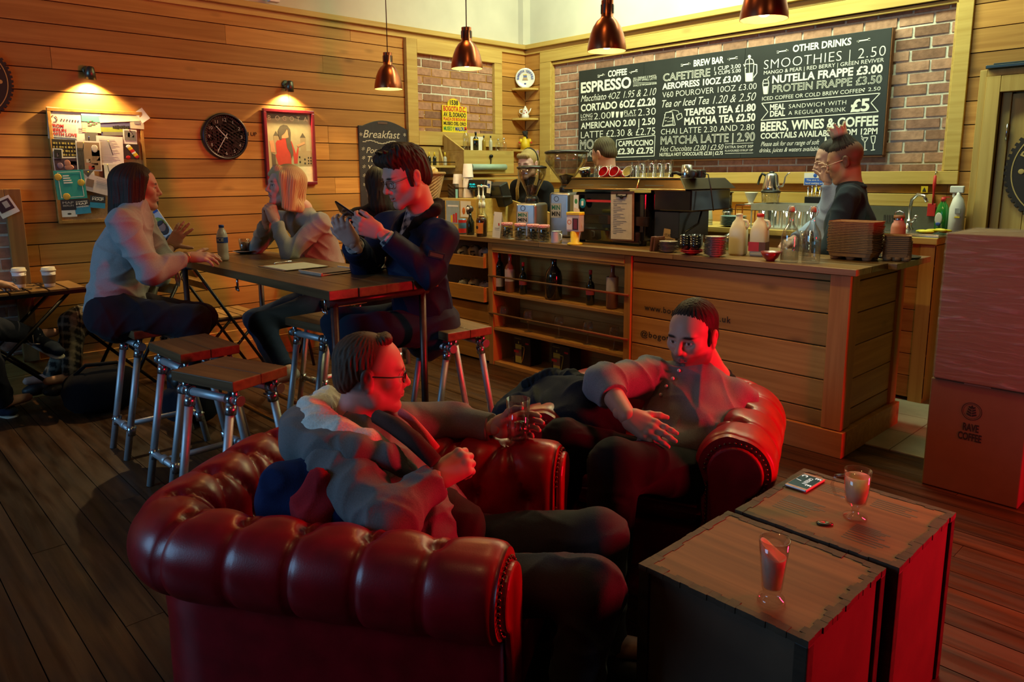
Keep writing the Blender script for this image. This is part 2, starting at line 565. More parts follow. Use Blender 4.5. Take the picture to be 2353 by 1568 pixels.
w = wb = planks_right().build('wall_back', PINE_X); tag(w, kind='structure')
b = MB().b2((-.05, .027, 0), (.30, .06, 2.66)).b2((3.97, .027, 0), (7.2, .06, 2.66)).b2((.3, .027, 0), (3.97, .06, 1.4)).build('lining', plain('gap_dark', (0, 0, 0)), w)
b = MB().b2((-.1, .05, 2.60), (7.2, .12, 4.2)).build('wall_back_upper', PLASTER); tag(b, kind='structure')
b = MB().b2((-.05, -.05, 2.72), (.02, .06, 4.2)).build('trim_3', PLASTER); tag(b, kind='structure')
b = MB().b2((-.1, -8, 4.2), (9, .2, 4.3)).build('ceiling', plain('ceiling_paint', (0.10, 0.09, 0.08), 0.95)); tag(b, kind='structure')
t = MB().b2((-.05, -7.6, 2.668), (.055, .055, 2.71)).b2((-.02, -7.6, 2.62), (.018, 0, 2.668)).build('trim_1', PALE_Y, bevel=.004); tag(t, kind='structure')
t = MB().b2((0, -.055, 2.668), (7.2, .05, 2.712)).b2((0, -.018, 2.62), (7.2, .02, 2.668)).build('trim_2', PALE_X, bevel=.004); tag(t, kind='structure')
t = MB().b2((0, -7.6, 0), (.02, 0, .16)).b2((0, -7.6, .16), (.012, 0, .25)).build('baseboard_left', PINE, bevel=.004); tag(t, kind='structure')


def brickwork(x0, x1, z0, z1, z_first=None):
 """individual bricks in local x,z, faces at y = 0, mortar bed behind"""
 mb = MB(); mo = MB()
 mo.b2((x0, .006, z0), (x1, .03, z1))
 ph = .075; bl = .222; g = .012
 row = 0
 z = z1 - ph
 while z > z0 - ph:
  x = x0 - (bl / 2 if row % 2 else 0.02) - random.uniform(0, .02)
  while x < x1:
   a, c = max(x + g / 2, x0), min(x + bl - g / 2, x1)
   za, zb = max(z + g / 2, z0), z + ph - g / 2
   if c - a > .015 and zb - za > .01:
    d = random.uniform(-.003, .003)
    j = [random.uniform(-.002, .002) for _ in range(4)]
    mb.add([(a + j[0], .02, za + j[1]), (c + j[2], .02, za + j[1]), (c + j[2], .02, zb + j[3]), (a + j[0], .02, zb + j[3]),
      (a + j[0] + .002, d, za + j[1] + .002), (c + j[2] - .002, d, za + j[1] + .002), (c + j[2] - .002, d, zb + j[3] - .002), (a + j[0] + .002, d, zb + j[3] - .002)],
      [(4, 5, 6, 7), (0, 1, 5, 4), (1, 2, 6, 5), (2, 3, 7, 6), (3, 0, 4, 7)])
   x += bl
  z -= ph; row += 1
 return mb, mo


# brick panel and timber frame of the menu wall
mb, mo = brickwork(.36, 3.96, 1.40, 2.54)
o = mb.build('brick_panel', BRICK, wb); o.location = (0, .03, 0)
o = mo.build('mortar', MORTAR, wb); o.location = (0, .03, 0)
fr = MB()
fr.b2((.225, -.022, 1.352), (.375, 0, 2.519)).b2((3.942, -.022, 1.44), (4.03, 0, 2.60)).b2((.376, -.024, 1.35), (4.032, 0, 1.437))
fr.b2((.225, -.02, 2.521), (3.94, 0, 2.619)).b2((.36, -.002, 2.49), (3.94, .05, 2.515)).b2((.36, -.002, 1.437), (.385, .05, 2.49)).b2((3.925, -.002, 1.437), (3.945, .05, 2.5))
o = fr.build('trim_4', PALE_X, bevel=.003); tag(o, kind='structure')
o = MB().b2((.37, -.02, 1.20), (3.9, 0, 1.285)).build('trim_5', PALE_X, bevel=.003); tag(o, kind='structure')

# brick recess and timber frame of the plank wall, by the corner
mb, mo = brickwork(-1.40, -.44, 1.80, 2.54)
o = mb.build('brick_panel', BRICK, wl); o.rotation_euler = (0, 0, PI / 2); o.location = (.004, 0, 0)
o = mo.build('mortar', MORTAR, wl); o.rotation_euler = (0, 0, PI / 2); o.location = (.004, 0, 0)
fr = MB()
fr.b2((0, -1.50, 1.70), (.045, -1.386, 2.619)).b2((0, -.46, 1.827), (.044, -.361, 2.498)).b2((0, -1.385, 2.50), (.045, -.36, 2.618)).b2((0, -1.385, 1.70), (.045, -.36, 1.825))
o = fr.build('trim_6', PALE_Y, bevel=.003); tag(o, kind='structure')
# brick panel in a timber frame at the far left
mb, mo = brickwork(-5.4, -4.57, .3, 1.30)
o = mb.build('brick_panel', BRICK, wl); o.rotation_euler = (0, 0, PI / 2); o.location = (.006, 0, 0)
o = mo.build('mortar', MORTAR, wl); o.rotation_euler = (0, 0, PI / 2); o.location = (.006, 0, 0)
fr = MB().b2((0, -4.575, .25), (.04, -4.485, 1.36)).b2((0, -5.5, 1.27), (.04, -4.575, 1.36))
o = fr.build('trim_7', wood('frame_pine', (.34, .18, .06), (.24, .12, .04), axis=2), bevel=.003); tag(o, kind='structure')

# floor: worn dark boards running along the bar
mb = MB()
y = -8.0
while y < .1:
 x = -0.2
 while x < 9:
  x2 = x + random.uniform(1.8, 3.6)
  mb.b2((x + .001, y + .0015, -.02), (x2 - .001, y + .118, random.uniform(-.0012, 0)))
  x = x2
 y += .12


def floor_mat():
 m = wood('floor_boards', (0.078, 0.036, 0.014), (0.024, 0.011, 0.005), axis=0, rough=0.42, grain=7, var=0.35, knots=0.35, bump=0.5)
 nt = m.node_tree
 b = nt.nodes['Principled BSDF']
 n = nt.nodes.new('ShaderNodeTexNoise'); n.inputs['Scale'].default_value = 6; n.inputs['Detail'].default_value = 6
 mp = nt.nodes.new('ShaderNodeMapping'); mp.inputs['Scale'].default_value = (.5, 3, 1)
 tc = nt.nodes.new('ShaderNodeTexCoord')
 nt.links.new(tc.outputs['Object'], mp.inputs[0]); nt.links.new(mp.outputs[0], n.inputs['Vector'])
 r = nt.nodes.new('ShaderNodeMapRange'); r.inputs[1].default_value = .35; r.inputs[2].default_value = .7; r.inputs[3].default_value = .28; r.inputs[4].default_value = .62
 nt.links.new(n.outputs['Fac'], r.inputs[0]); nt.links.new(r.outputs[0], b.inputs['Roughness'])
 return m


fl = mb.build('floor', floor_mat()); tag(fl, kind='structure')
o = MB().b2((-.3, -8.2, -.08), (9, .3, -.021)).build('subfloor', plain('gap_dark', (0, 0, 0)), fl)
# pale tiled floor behind the bar
mb = MB()
for i in range(13):
 for j in range(4):
  mb.b2((.3 + i * .33 + .002, -1.52 + j * .33 + .002, -.001), (.3 + i * .33 + .328, -1.52 + j * .33 + .328, .006))
mb.build('stone_tiles', plain('stone_tile', (0.42, 0.38, 0.25), 0.5, noise=.2, scale=6), fl)
# ================================================================ things on the walls
MW = 0.0


class OnWall:
 """turns a pixel of the photograph into u, z on a wall (left: x = d, back: y = -d)"""
 def __init__(s, left, d=0.0): s.left = left; s.d = d

 def __call__(s, x, y):
  if s.left:
   p = px(x, y, 0, s.d); return p[1], p[2]
  p = px(x, y, 1, -s.d); return p[0], p[2]

 def loc(s, u, z): return (s.d, u, z) if s.left else (u, -s.d, z)
 rz = property(lambda s: PI / 2 if s.left else 0.0)


LW, BW = OnWall(True), OnWall(False)

# ---- menu board
wall = OnWall(False, 0.0)
ox, oz = .754, 1.55
board = thing('menu_board', 'long black menu board with white lettering hung on the brick wall behind the bar', 'menu board', (ox, -.012, oz))
MB().b2((0, -.018, 0), (.753, .03, .84)).b2((.756, -.018, 0), (1.72, .03, .84)).b2((1.722, -.018, 0), (2.80, .03, .84)).build('board_panel', SLATE, board, bevel=.002)
MB().b2((2.8, -.016, -.0), (2.806, .03, .84)).b2((0, -.014, -.012), (2.8, .028, -.001)).build('board_edge', wood('board_edge_wood', (.22, .1, .04), (.15, .06, .02)), board)
LET = MB()
zx = lambda X, Y: wall(1300 + X / 2.941, 50 + Y / 2.941)


def ml(st, X0, Yb, Yt, X1, wt=0.0, sh=0.0, out=False, sp=1.0):
 u0, z0 = zx(X0, Yb); _, z1 = zx(X0, Yt)
 u1 = zx(X1, Yb)[0]
 LET.text(st, u0 - ox, z0 - oz, z1 - z0, u1 - u0, -.0195, wt, sh, out, spacing=sp)


B_ = .032
ml('COFFEE', 300, 375, 335, 428, B_); ml('ESPRESSO', 117, 483, 415, 455, B_)
ml('ALL DRINKS 2 SHOTS,', 470, 393, 379, 628); ml('EXCEPT SMALL LATTE', 470, 409, 395, 628); ml('SMALL £1.90 LARGE £2.00', 470, 441, 431, 628)
ml('Macchiato', 117, 543, 500, 288, 0, .35); ml('4OZ', 300, 527, 482, 385, -.01, .3); ml('1.95 & 2.10', 404, 518, 470, 625, -.01, .3)
ml('CORTADO 6OZ £2.20', 117, 607, 562, 620, B_)
ml('LONG', 117, 652, 626, 195); ml('BLACK 7OZ', 117, 670, 658, 195); ml('2.00', 205, 662, 618, 318, -.01); ml('FLAT', 410, 630, 602, 490); ml('WHITE 8OZ', 410, 645, 634, 490); ml('2.30', 502, 638, 590, 622, -.01)
ml('AMERICANO 2.00 | 2.50', 117, 726, 685, 618, .02); ml('LATTE £2.30 & £2.75', 117, 789, 744, 618, -.005)
ml('MOCHA', 110, 862, 800, 340, 0, 0, True); ml('2.50 | 2.80', 110, 915, 872, 340, 0, 0, True)
ml('CAPPUCCINO', 370, 843, 808, 605, .025); ml('£2.30 £2.75', 365, 896, 858, 605, B_)
ml('BREW BAR', 878, 305, 263, 1080, B_); ml('CAFETIERE', 672, 405, 355, 988, 0, 0, True); ml('1 CUP 3.00', 1018, 334, 308, 1195, .008); ml('3 CUPS 5.00', 1018, 363, 340, 1195, .008)
ml('AEROPRESS 10OZ £3.00', 667, 460, 420, 1195, B_); ml('V60 POUROVER 10OZ £3.00', 667, 516, 478, 1300, -.008)
ml('Tea or Iced Tea', 665, 582, 532, 980, 0, .35); ml('1.20 & 2.50', 1008, 557, 503, 1297, -.01, .3)
ml('TEAPIGS TEA £1.80', 815, 637, 592, 1295, B_); ml('MATCHA TEA £2.50', 815, 699, 652, 1293, B_)
ml('CHAI LATTE 2.30 AND 2.80', 657, 764, 726, 1287, -.008); ml('MATCHA LATTE | 2.90', 655, 830, 778, 1290, 0, 0, True)
ml('Hot Chocolate £2.00 | £2.50', 652, 879, 844, 1078, -.005, .3); ml('NUTELLA HOT CHOCOLATE £2.30 | £2.75', 648, 910, 888, 1075, .02)
ml('EXTRA SHOT 50P', 1090, 857, 840, 1280); ml('FLAVOURED SYRUP 10P', 1090, 880, 867, 1278)
ml('OTHER DRINKS', 1547, 208, 164, 1938, B_); ml('SMOOTHIES | 2.50', 1352, 325, 262, 2165, -.012, 0, False, 1.1)
ml('MANGO & PEAR | RED BERRY | GREEN REVIVER', 1352, 360, 336, 2155); ml('NUTELLA FRAPPE £3.00', 1408, 418, 368, 2147, B_)
ml('PROTEIN FRAPPE £3.50', 1408, 481, 432, 2142, 0, 0, True); ml('ICED COFFEE OR COLD BREW COFFEE', 1340, 535, 510, 2005); ml('2.50', 2055, 472, 447, 2138)
ml('MEAL', 1393, 598, 562, 1495, B_); ml('DEAL', 1393, 643, 606, 1495, B_); ml('SANDWICH WITH', 1520, 588, 560, 1905, -.005, 0, False, 1.1); ml('A REGULAR DRINK', 1517, 632, 605, 1903, -.005, 0, False, 1.1); ml('£5', 1935, 610, 530, 2062, B_)
ml('BEERS, WINES & COFFEE', 1330, 740, 682, 2118, B_); ml('COCKTAILS AVAILABLE FROM 12PM', 1330, 792, 755, 2115, .026)
ml('Please ask for our range of soft', 1332, 843, 812, 1725, 0, .35); ml('drinks, juices & waters available', 1322, 884, 855, 1725, 0, .35)


def mline(pts, r=.0035, closed=False):
 P_ = [zx(*p) for p in pts]
 if closed: P_ = P_ + [P_[0]]
 for (a, b), (c, d) in zip(P_[:-1], P_[1:]):
  L_ = math.hypot(c - a, d - b)
  if L_ < 1e-6: continue
  nx, nz = -(d - b) / L_ * r, (c - a) / L_ * r
  LET.add([(a - ox + nx, -.0195, b - oz + nz), (a - ox - nx, -.0195, b - oz - nz), (c - ox - nx, -.0195, d - oz - nz), (c - ox + nx, -.0195, d - oz + nz)], [(0, 1, 2, 3)])


def mfill(pts):
 P_ = [zx(*p) for p in pts]
 LET.add([(a - ox, -.0195, b - oz) for a, b in P_], [tuple(range(len(P_)))])


for (a, b, c, d, e) in ((230, 370, 278, 360, 1), (445, 345, 500, 333, -1), (792, 296, 857, 286, 1), (1108, 256, 1175, 246, -1), (1440, 208, 1517, 196, 1), (1980, 136, 2070, 122, -1)):
 mline([(a, b), (c, d)], .004)
 t_, o_ = ((c, d), -1) if e > 0 else ((a, b), 1)
 mfill([(t_[0], t_[1]), (t_[0] + o_ * 14, t_[1] - 9), (t_[0] + o_ * 14, t_[1] + 9)])
 q_ = (a, b) if e > 0 else (c, d)
 mfill([(q_[0], q_[1] - 8), (q_[0] - o_ * 14, q_[1] - 8), (q_[0] - o_ * 14, q_[1] + 8), (q_[0], q_[1] + 8)])
mline([(357, 800), (618, 768), (612, 908), (357, 918)], .003, True)
mline([(1338, 553), (2137, 485), (2075, 550), (2125, 610), (1332, 668), (1380, 610)], .003, True)
mline([(470, 415), (628, 411)], .0012); mline([(470, 424), (628, 420)], .0012); mline([(1090, 826), (1280, 820)], .0015); mline([(1090, 892), (1280, 887)], .0015)
for c in (332, 362, 392):   # three small cups
 mfill([(c - 10, 610), (c + 12, 608), (c + 6, 648), (c - 6, 650)])
# cafetiere
mline([(1225, 290), (1230, 405), (1278, 402), (1285, 285)], .003, True); mfill([(1228, 350), (1283, 345), (1278, 400), (1231, 403)])
mline([(1225, 290), (1232, 262), (1255, 250), (1278, 260), (1285, 285)], .003); mline([(1285, 290), (1305, 292), (1305, 350), (1283, 380)], .0035); mline([(1255, 250), (1255, 345)], .002); mline([(1215, 290), (1232, 320)], .003)
mfill([(1255 + 11 * math.cos(k * PI / 4), 238 + 12 * math.sin(k * PI / 4)) for k in range(8)])
# tea bag
mline([(690, 615), (735, 610), (740, 700), (667, 708)], .003, True); mline([(735, 610), (755, 700), (740, 702)], .003); mline([(712, 610), (740, 598), (775, 605), (782, 630)], .002); mline([(762, 635), (795, 620), (802, 648), (772, 666)], .003, True)
for k in range(22): mfill([(680 + (k * 37 % 52) + dx, 628 + (k * 23 % 70) + dy) for dx, dy in ((0, 0), (4, 0), (4, 5), (0, 5))])
# takeaway frappe cup
mline([(1345, 420), (1352, 490), (1378, 488), (1386, 416)], .003, True); mfill([(1350, 440), (1384, 436), (1378, 486), (1353, 488)]); mline([(1345, 418), (1352, 395), (1378, 390), (1386, 415)], .003); mline([(1365, 400), (1390, 372)], .003)
# beans, bottle, tumbler, cocktail and flute
for c in ((2015, 462), (2025, 470), (2030, 455)): mfill([(c[0] + 6 * math.cos(k), c[1] + 6 * math.sin(k)) for k in range(6)])
mfill([(1762, 800), (1778, 800), (1778, 845), (1760, 846)]); mfill([(1766, 778), (1773, 778), (1776, 800), (1763, 800)])
mline([(1802, 800), (1806, 870), (1830, 868), (1834, 798)], .003, True)
mline([(2012, 788), (2055, 784), (2034, 818)], .003, True); mline([(2034, 818), (2033, 868)], .003); mline([(2020, 870), (2048, 866)], .003); mline([(2030, 812), (2010, 770)], .003)
mline([(2075, 775), (2105, 772), (2100, 815), (2090, 828), (2080, 815)], .003, True); mline([(2090, 828), (2089, 866)], .003); mline([(2074, 870), (2102, 866)], .003)
LET.build('lettering', CHALK, board)

# ---- notice board and what is pinned on it
nb = thing('notice_board', 'wood framed cork notice board full of papers on the plank wall', 'notice board', (.002, -4.29, 1.13), PI / 2)
MB().b2((.02, -.012, .02), (.55, 0, .72)).build('cork_panel', CORK, nb)
f_ = MB().b2((0, -.022, 0), (.57, 0, .022)).b2((0, -.022, .718), (.57, 0, .74)).b2((0, -.0215, .022), (.02, 0, .718)).b2((.55, -.0215, .022), (.57, 0, .718))
f_.build('frame', PINE, nb, bevel=.002)
NBW = OnWall(True, .016)
_layer = [0]


def zn(X, Y): return NBW(90 + X / 5.41, 230 + Y / 5.41)


def paper(name, label, X0, Y0, X1, Y1, mats, deco=None, rot=0.0, cat='paper', group=None, th=.0008):
 u0, z0 = zn(X0, Y1); u1, z1 = zn(X1, Y0)
 w_, h_ = u1 - u0, z1 - z0
 _layer[0] += 1
 d = .0185 + .0011 * _layer[0]
 mb = MB()
 def R(a, b, c, e, mi): mb.b2((a * w_, -th - .0004, b * h_), (c * w_, -th, e * h_), mi)
 # a sheet that curls a little at its free edge
 n = 6
 vs = []; fs = []
 for i in range(n + 1):
  for j in (0, 1):
   t = i / n
   vs.append((j * w_, -.004 * (1 - t) ** 3 * (1 if not deco else 0), t * h_))
 for i in range(n): fs.append((2 * i, 2 * i + 1, 2 * i + 3, 2 * i + 2))
 mb.add(vs, fs, 0, False)
 mb.add([(v[0], v[1] + .0005, v[2]) for v in vs], [f[::-1] for f in fs], 0, False)
 if deco: deco(mb, R, w_, h_, -th - .0006)
 o = mb.build(name, mats)
 o.location = (d, (u0 + u1) / 2, (z0 + z1) / 2)
 # turn about the sheet's middle
 for v in o.data.vertices:
  x, z = v.co.x - w_ / 2, v.co.z - h_ / 2
  v.co.x = x * math.cos(rot) - z * math.sin(rot); v.co.z = x * math.sin(rot) + z * math.cos(rot)
 o.rotation_euler = (0, 0, PI / 2)
 return tag(o, label, cat, group or 'papers pinned on the notice board')


def d1(mb, R, w, h, y):
 R(.06, .06, .72, .50, 2)
 for i, s_ in enumerate(('WITH LOVE', 'BERLIN', 'FROM')): mb.text(s_, .09 * w, h * (.12 + .13 * i), h * .095, None, y - .0006, .03, mi=1)
 for k in range(14): mb.box((.16 * w + .02 * math.cos(k), y, .63 * h + .02 * math.sin(k)), (.006, .0004, .006), mi=3)
 for k in range(7): mb.box((.36 * w + .016 * k, y, .63 * h), (.006, .0004, .009), mi=(4, 1, 4, 5, 4, 1, 5)[k])
 for k in range(3): R(.78, .28 + k * .06, .98, .29 + k * .06, 1)
 mb.box((.10 * w, y, .9 * h), (.022, .0004, .02), mi=4)


PRINTS = lambda *a: list(a)
paper('letter', 'white letter printed in red with FROM BERLIN WITH LOVE', 122, 116, 566, 490, [PAPER, RED, plain('pale_grey', (.6, .6, .58)), plain('stamp_brown', (.25, .1, .06)), INK, BLUE], d1, -.05, 'letter')
paper('postcard', 'small postcard of a beach with a teal sea pinned at the top', 540, 142, 752, 402, [plain('cream', (.72, .66, .42)), plain('sea', (.12, .42, .42)), plain('sky_pale', (.5, .66, .75)), PINK, GREEN],
  lambda mb, R, w, h, y: (R(0, .78, 1, 1, 2), R(0, .5, 1, .79, 1), [mb.box((w * (.35 + .1 * (k % 5)), y, h * (.35 + .06 * (k // 2))), (.012, .0004, .006), mi=3 + k % 2) for k in range(8)]), -.03, 'postcard')
paper('receipt', 'long narrow strip of paper pinned across the top right corner', 745, 178, 1240, 262, [plain('strip_paper', (.62, .54, .40)), PAPER], None, .09, 'receipt')
paper('folded_note', 'small folded note sticking out past the top right corner of the board', 1222, 118, 1330, 268, [PAPER, INK], None, .6, 'note')
paper('photo_print', 'landscape print of a green field under a dusky sky', 770, 285, 1135, 440, [plain('dusk', (.10, .10, .22)), plain('field', (.32, .40, .05)), INK, plain('road', (.2, .2, .16))],
  lambda mb, R, w, h, y: (R(0, .28, .9, .62, 1), R(.05, .02, .98, .28, 3), [mb.box((w * (.42 + .07 * k), y, h * .63), (.012, .0004, .016 + .004 * (k % 3)), mi=2) for k in range(8)]), .02, 'photograph')
paper('leaflet', 'pale leaflet at the right edge under the folded note', 1130, 265, 1292, 356, [plain('leaf_pale', (.6, .55, .42)), GREY], lambda mb, R, w, h, y: R(.3, .6, .7, .9, 1), -.02, 'leaflet')
paper('card', 'dark grey card with a blue pin under the beach postcard', 568, 412, 722, 512, [plain('card_grey', (.16, .15, .13)), BLUE], lambda mb, R, w, h, y: mb.ball((w * .3, y, h * .5), .004, 8, 1), 0, 'card')
paper('instant_photo', 'black and white instant photo near the right edge of the notice board', 1045, 370, 1200, 546, [PAPER, plain('photo_grey', (.16, .16, .15)), plain('photo_light', (.45, .45, .42)), RED],
  lambda mb, R, w, h, y: (R(.1, .24, .92, .92, 1), R(.2, .45, .8, .62, 2), R(.35, .6, .6, .78, 2), mb.ball((w * .5, y, h * .95), .004, 8, 3)), -.04, 'photograph')
paper('flower_print', 'print of red and yellow flowers below the black and white instant photo', 1045, 550, 1225, 735, [plain('print_black', (.02, .01, .01)), RED, YELLOW, PAPER],
  lambda mb, R, w, h, y: [mb.ball((w * (.3 + .6 * ((k * 7) % 10) / 10), y, h * (.1 + .8 * ((k * 3) % 10) / 10)), (.016, .0006, .014), 8, (1, 2, 1, 3, 2)[k % 5]) for k in range(12)], -.02, 'print')
paper('typed_sheet', 'white sheet of typed text in the middle of the notice board', 728, 455, 1022, 812, [PAPER, GREY], lambda mb, R, w, h, y: [R(.1, .16 + .045 * k, .55 + .35 * ((k * 7) % 5) / 5, .17 + .045 * k, 1) for k in range(17)], -.04, 'sheet')
paper('note_sheet', 'plain pale sheet hanging below the typed sheet behind the long dark hair', 812, 800, 985, 995, [plain('pale_paper', (.60, .62, .55))], None, 0, 'sheet')
paper('dark_print', 'dark print with yellow patterns under the white letter', 168, 495, 462, 705, [plain('print_dark', (.03, .02, .015)), plain('ochre', (.50, .38, .08))],
  lambda mb, R, w, h, y: [R(.04 + .115 * (k % 8), .06 + .22 * (k // 8), .04 + .115 * (k % 8) + .05 + .04 * (k % 3 == 0), .17 + .22 * (k // 8), 1) for k in range(32)], -.02, 'print')
paper('photo_print', 'white bordered photo of people in dark red light', 180, 712, 470, 885, [PAPER, plain('photo_dark', (.05, .02, .035)), plain('photo_skin', (.35, .14, .10)), plain('photo_mauve', (.2, .12, .18))],
  lambda mb, R, w, h, y: (R(.05, .08, .95, .92, 1), mb.ball((w * .55, y, h * .55), (.02, .0005, .024), 10, 2), mb.ball((w * .6, y, h * .25), (.03, .0005, .02), 10, 2), R(.65, .4, .92, .7, 3), mb.ball((w * .25, y, h * .4), (.018, .0005, .02), 10, 3)), .03, 'photograph')
paper('instant_photo', 'tiny instant photo with a dark picture at the left edge', 170, 605, 278, 748, [PAPER, INK, plain('photo_mauve', (.2, .12, .18))], lambda mb, R, w, h, y: (R(.12, .18, .88, .92, 1), R(.4, .3, .6, .6, 2)), -.05, 'photograph')
paper('photo_print', 'large white bordered photo of someone pouring coffee', 474, 512, 742, 884, [PAPER, plain('photo_brown', (.30, .20, .12)), plain('photo_dark2', (.08, .07, .06)), plain('photo_skin', (.5, .26, .2)), plain('photo_pale', (.55, .5, .45)), RED],
  lambda mb, R, w, h, y: (R(.05, .05, .95, .95, 1), R(.05, .05, .3, .75, 2), R(.62, .35, .95, .7, 2), mb.ball((w * .75, y, h * .75), (.02, .0005, .026), 10, 4), R(.3, .2, .85, .27, 3), R(.38, .28, .55, .4, 4), R(.45, .05, .7, .18, 5)), -.02, 'photograph')
paper('card', 'black and white card pinned below the large coffee photo', 518, 872, 672, 1028, [PAPER, plain('card_dark', (.10, .09, .08)), YELLOW], lambda mb, R, w, h, y: (mb.add([(.0, y, h), (w, y, h), (w * .5, y, h * .45)], [(2, 1, 0)], 1), mb.ball((w * .55, y, h * .85), .004, 8, 2)), .0, 'card')
paper('postcard', 'pale pink written postcard tilted behind the long dark hair', 575, 955, 895, 1165, [plain('pink_paper', (.62, .50, .48)), GREY, plain('photo_brown2', (.2, .12, .09))], lambda mb, R, w, h, y: (R(.02, .25, .28, .72, 2), [R(.35, .55 + .1 * k, .95, .57 + .1 * k, 1) for k in range(4)]), -.30, 'postcard')


def dteal(mb, R, w, h, y):
 for a in ((.12, .06, .9, .075), (.12, .93, .9, .945), (.12, .06, .14, .94), (.88, .06, .9, .94)): R(*a, 1)
 for k in range(4): R(.28, .55 + .08 * k, .28 + .3 * (1 - .1 * k), .59 + .08 * k, 1)
 for p in ((.3, .1), (.12, .78), (.86, .55)): mb.ball((p[0] * w, y, p[1] * h), (.022, .0008, .022), 14, 2)


paper('poster', 'teal poster with gold coin shapes and a white border line', 212, 872, 545, 1235, [TEAL, PAPER, plain('gold', (.55, .36, .05))], dteal, .05, 'poster')


def dmap(words, hd):
 def f(mb, R, w, h, y):
  R(0, hd, 1, 1, 1)
  for k, (s_, mi, hh) in enumerate(words): mb.text(s_, w * .12, h * (.80 - .17 * k), h * hh, w * .76, y - .0006, .02, mi=mi)
 return f


NAVY = plain('navy', (.015, .02, .035)); CYAN = plain('cyan_blue', (.03, .28, .48))
paper('leaflet', 'dark leaflet reading MAP BERLIN at the bottom left corner', 275, 1240, 440, 1455, [PAPER, NAVY, GREY, INK], lambda mb, R, w, h, y: (R(0, .4, 1, 1, 1), mb.text('MAP', w * .12, h * .78, h * .13, w * .74, y - .0006, .02, mi=2), mb.text('BERLIN', w * .14, h * .62, h * .1, w * .7, y - .0006, .02, mi=2), mb.ball((w * .5, y, h * .18), (.012, .0005, .006), 10, 3)), .01, 'leaflet', 'coffee map leaflets')
paper('leaflet', 'blue leaflet reading COFFEE MAP LONDON at the bottom of the board', 438, 1232, 612, 1416, [CYAN, NAVY, PAPER], dmap((('COFFEE', 2, .09), ('MAP', 2, .13), ('LONDON', 2, .10)), .55), .07, 'leaflet', 'coffee map leaflets')
paper('leaflet', 'blue leaflet reading COFFEE MAP half hidden by the pale jacket', 628, 1190, 800, 1345, [CYAN, NAVY, PAPER], dmap((('COFFEE', 2, .11), ('MAP', 2, .15)), .45), -.12, 'leaflet', 'coffee map leaflets')
for i, (a, b, c, d, lb) in enumerate(((535, 530, 530, 620, 'black pen clipped over the large coffee photo'), (840, 515, 900, 690, 'black pen tucked into the typed sheet'), (830, 805, 870, 965, 'black pen clipped to the pale lower sheet'))):
 u0, z0 = zn(a, b); u1, z1 = zn(c, d)
 o = MB().cyl((.05, u0, z0), (.05, u1, z1), .003, .002, 8).ball((.05, u0, z0), .0036, 8, 1).build('pen', [BLACK, YELLOW]); tag(o, lb, 'pen', 'pens on the notice board')
u, z = LW(14, 475)
o = MB().box((0, 0, 0), (.105, .002, .115), 0).box((0, -.0015, .008), (.08, .001, .07), 0, 1).box((.01, -.002, .012), (.03, .001, .04), 0, 2).build('instant_photo', [PAPER, plain('photo_dark', (0, 0, 0)), plain('photo_light', (0, 0, 0))])
for v in o.data.vertices: v.co.x, v.co.z = v.co.x * math.cos(.45) - v.co.z * math.sin(.45), v.co.x * math.sin(.45) + v.co.z * math.cos(.45)
o.location = (.048, u - .01, z); o.rotation_euler = (0, 0, PI / 2); tag(o, 'instant photo stuck on the timber frame of the brick panel at the left edge', 'photograph')

# ---- clock
ck = thing('wall_clock', 'round black wall clock with pale hands on the plank wall', 'clock', (.004, -3.148, 1.722), PI / 2)
Mx = Matrix.Rotation(PI / 2, 3, 'X')
MB().lathe([(.17, 0), (.172, .02), (.168, .032), (.155, .034), (.155, .019)], n=48, M=Mx, cap=False).build('rim', BLACK, ck)
MB().lathe([(.156, .018), (.001, .018)], n=48, M=Mx).build('dial', plain('clock_face', (.02, .024, .02), .25), ck)
nm = MB()
for k in range(1, 13):
 a = PI / 2 - k * PI / 6
 nm.text(str(k), .122 * math.cos(a), -.012 + .122 * math.sin(a), .024, None, -.0195, -.005, align='C')
for k in range(60):
 a = k * PI / 30
 nm.box((.145 * math.cos(a), -.0195, .145 * math.sin(a)), (.003, .0006, .003))
nm.build('numerals', plain('clock_ink', (.45, .45, .40)), ck)


def hand(name, ang, ln, wd):
 a = PI / 2 - ang
 p = [(-.2 * ln, -wd), (ln, -wd * .6), (ln, wd * .6), (-.2 * ln, wd)]
 q = [(x * math.cos(a) - z * math.sin(a), x * math.sin(a) + z * math.cos(a)) for x, z in p]
 MB().poly(q, -.021, -.0225).build(name, plain('hand_paint', (.6, .6, .52)), ck)


hand('minute_hand', 2 * PI * 35.3 / 60, .125, .003); hand('hour_hand', 2 * PI * (10.58) / 12, .1, .004)
# a stencilled word on the planks, mostly behind the clock
o = MB().text('WARM UP', 0, 0, .028, .19, -.0006, .01).build('stencilled_word', INK); o.location = (.0012, -3.085, 1.735); o.rotation_euler = (0, 0, PI / 2); tag(o, 'small black stencilled word on the planks just right of the clock', 'lettering')

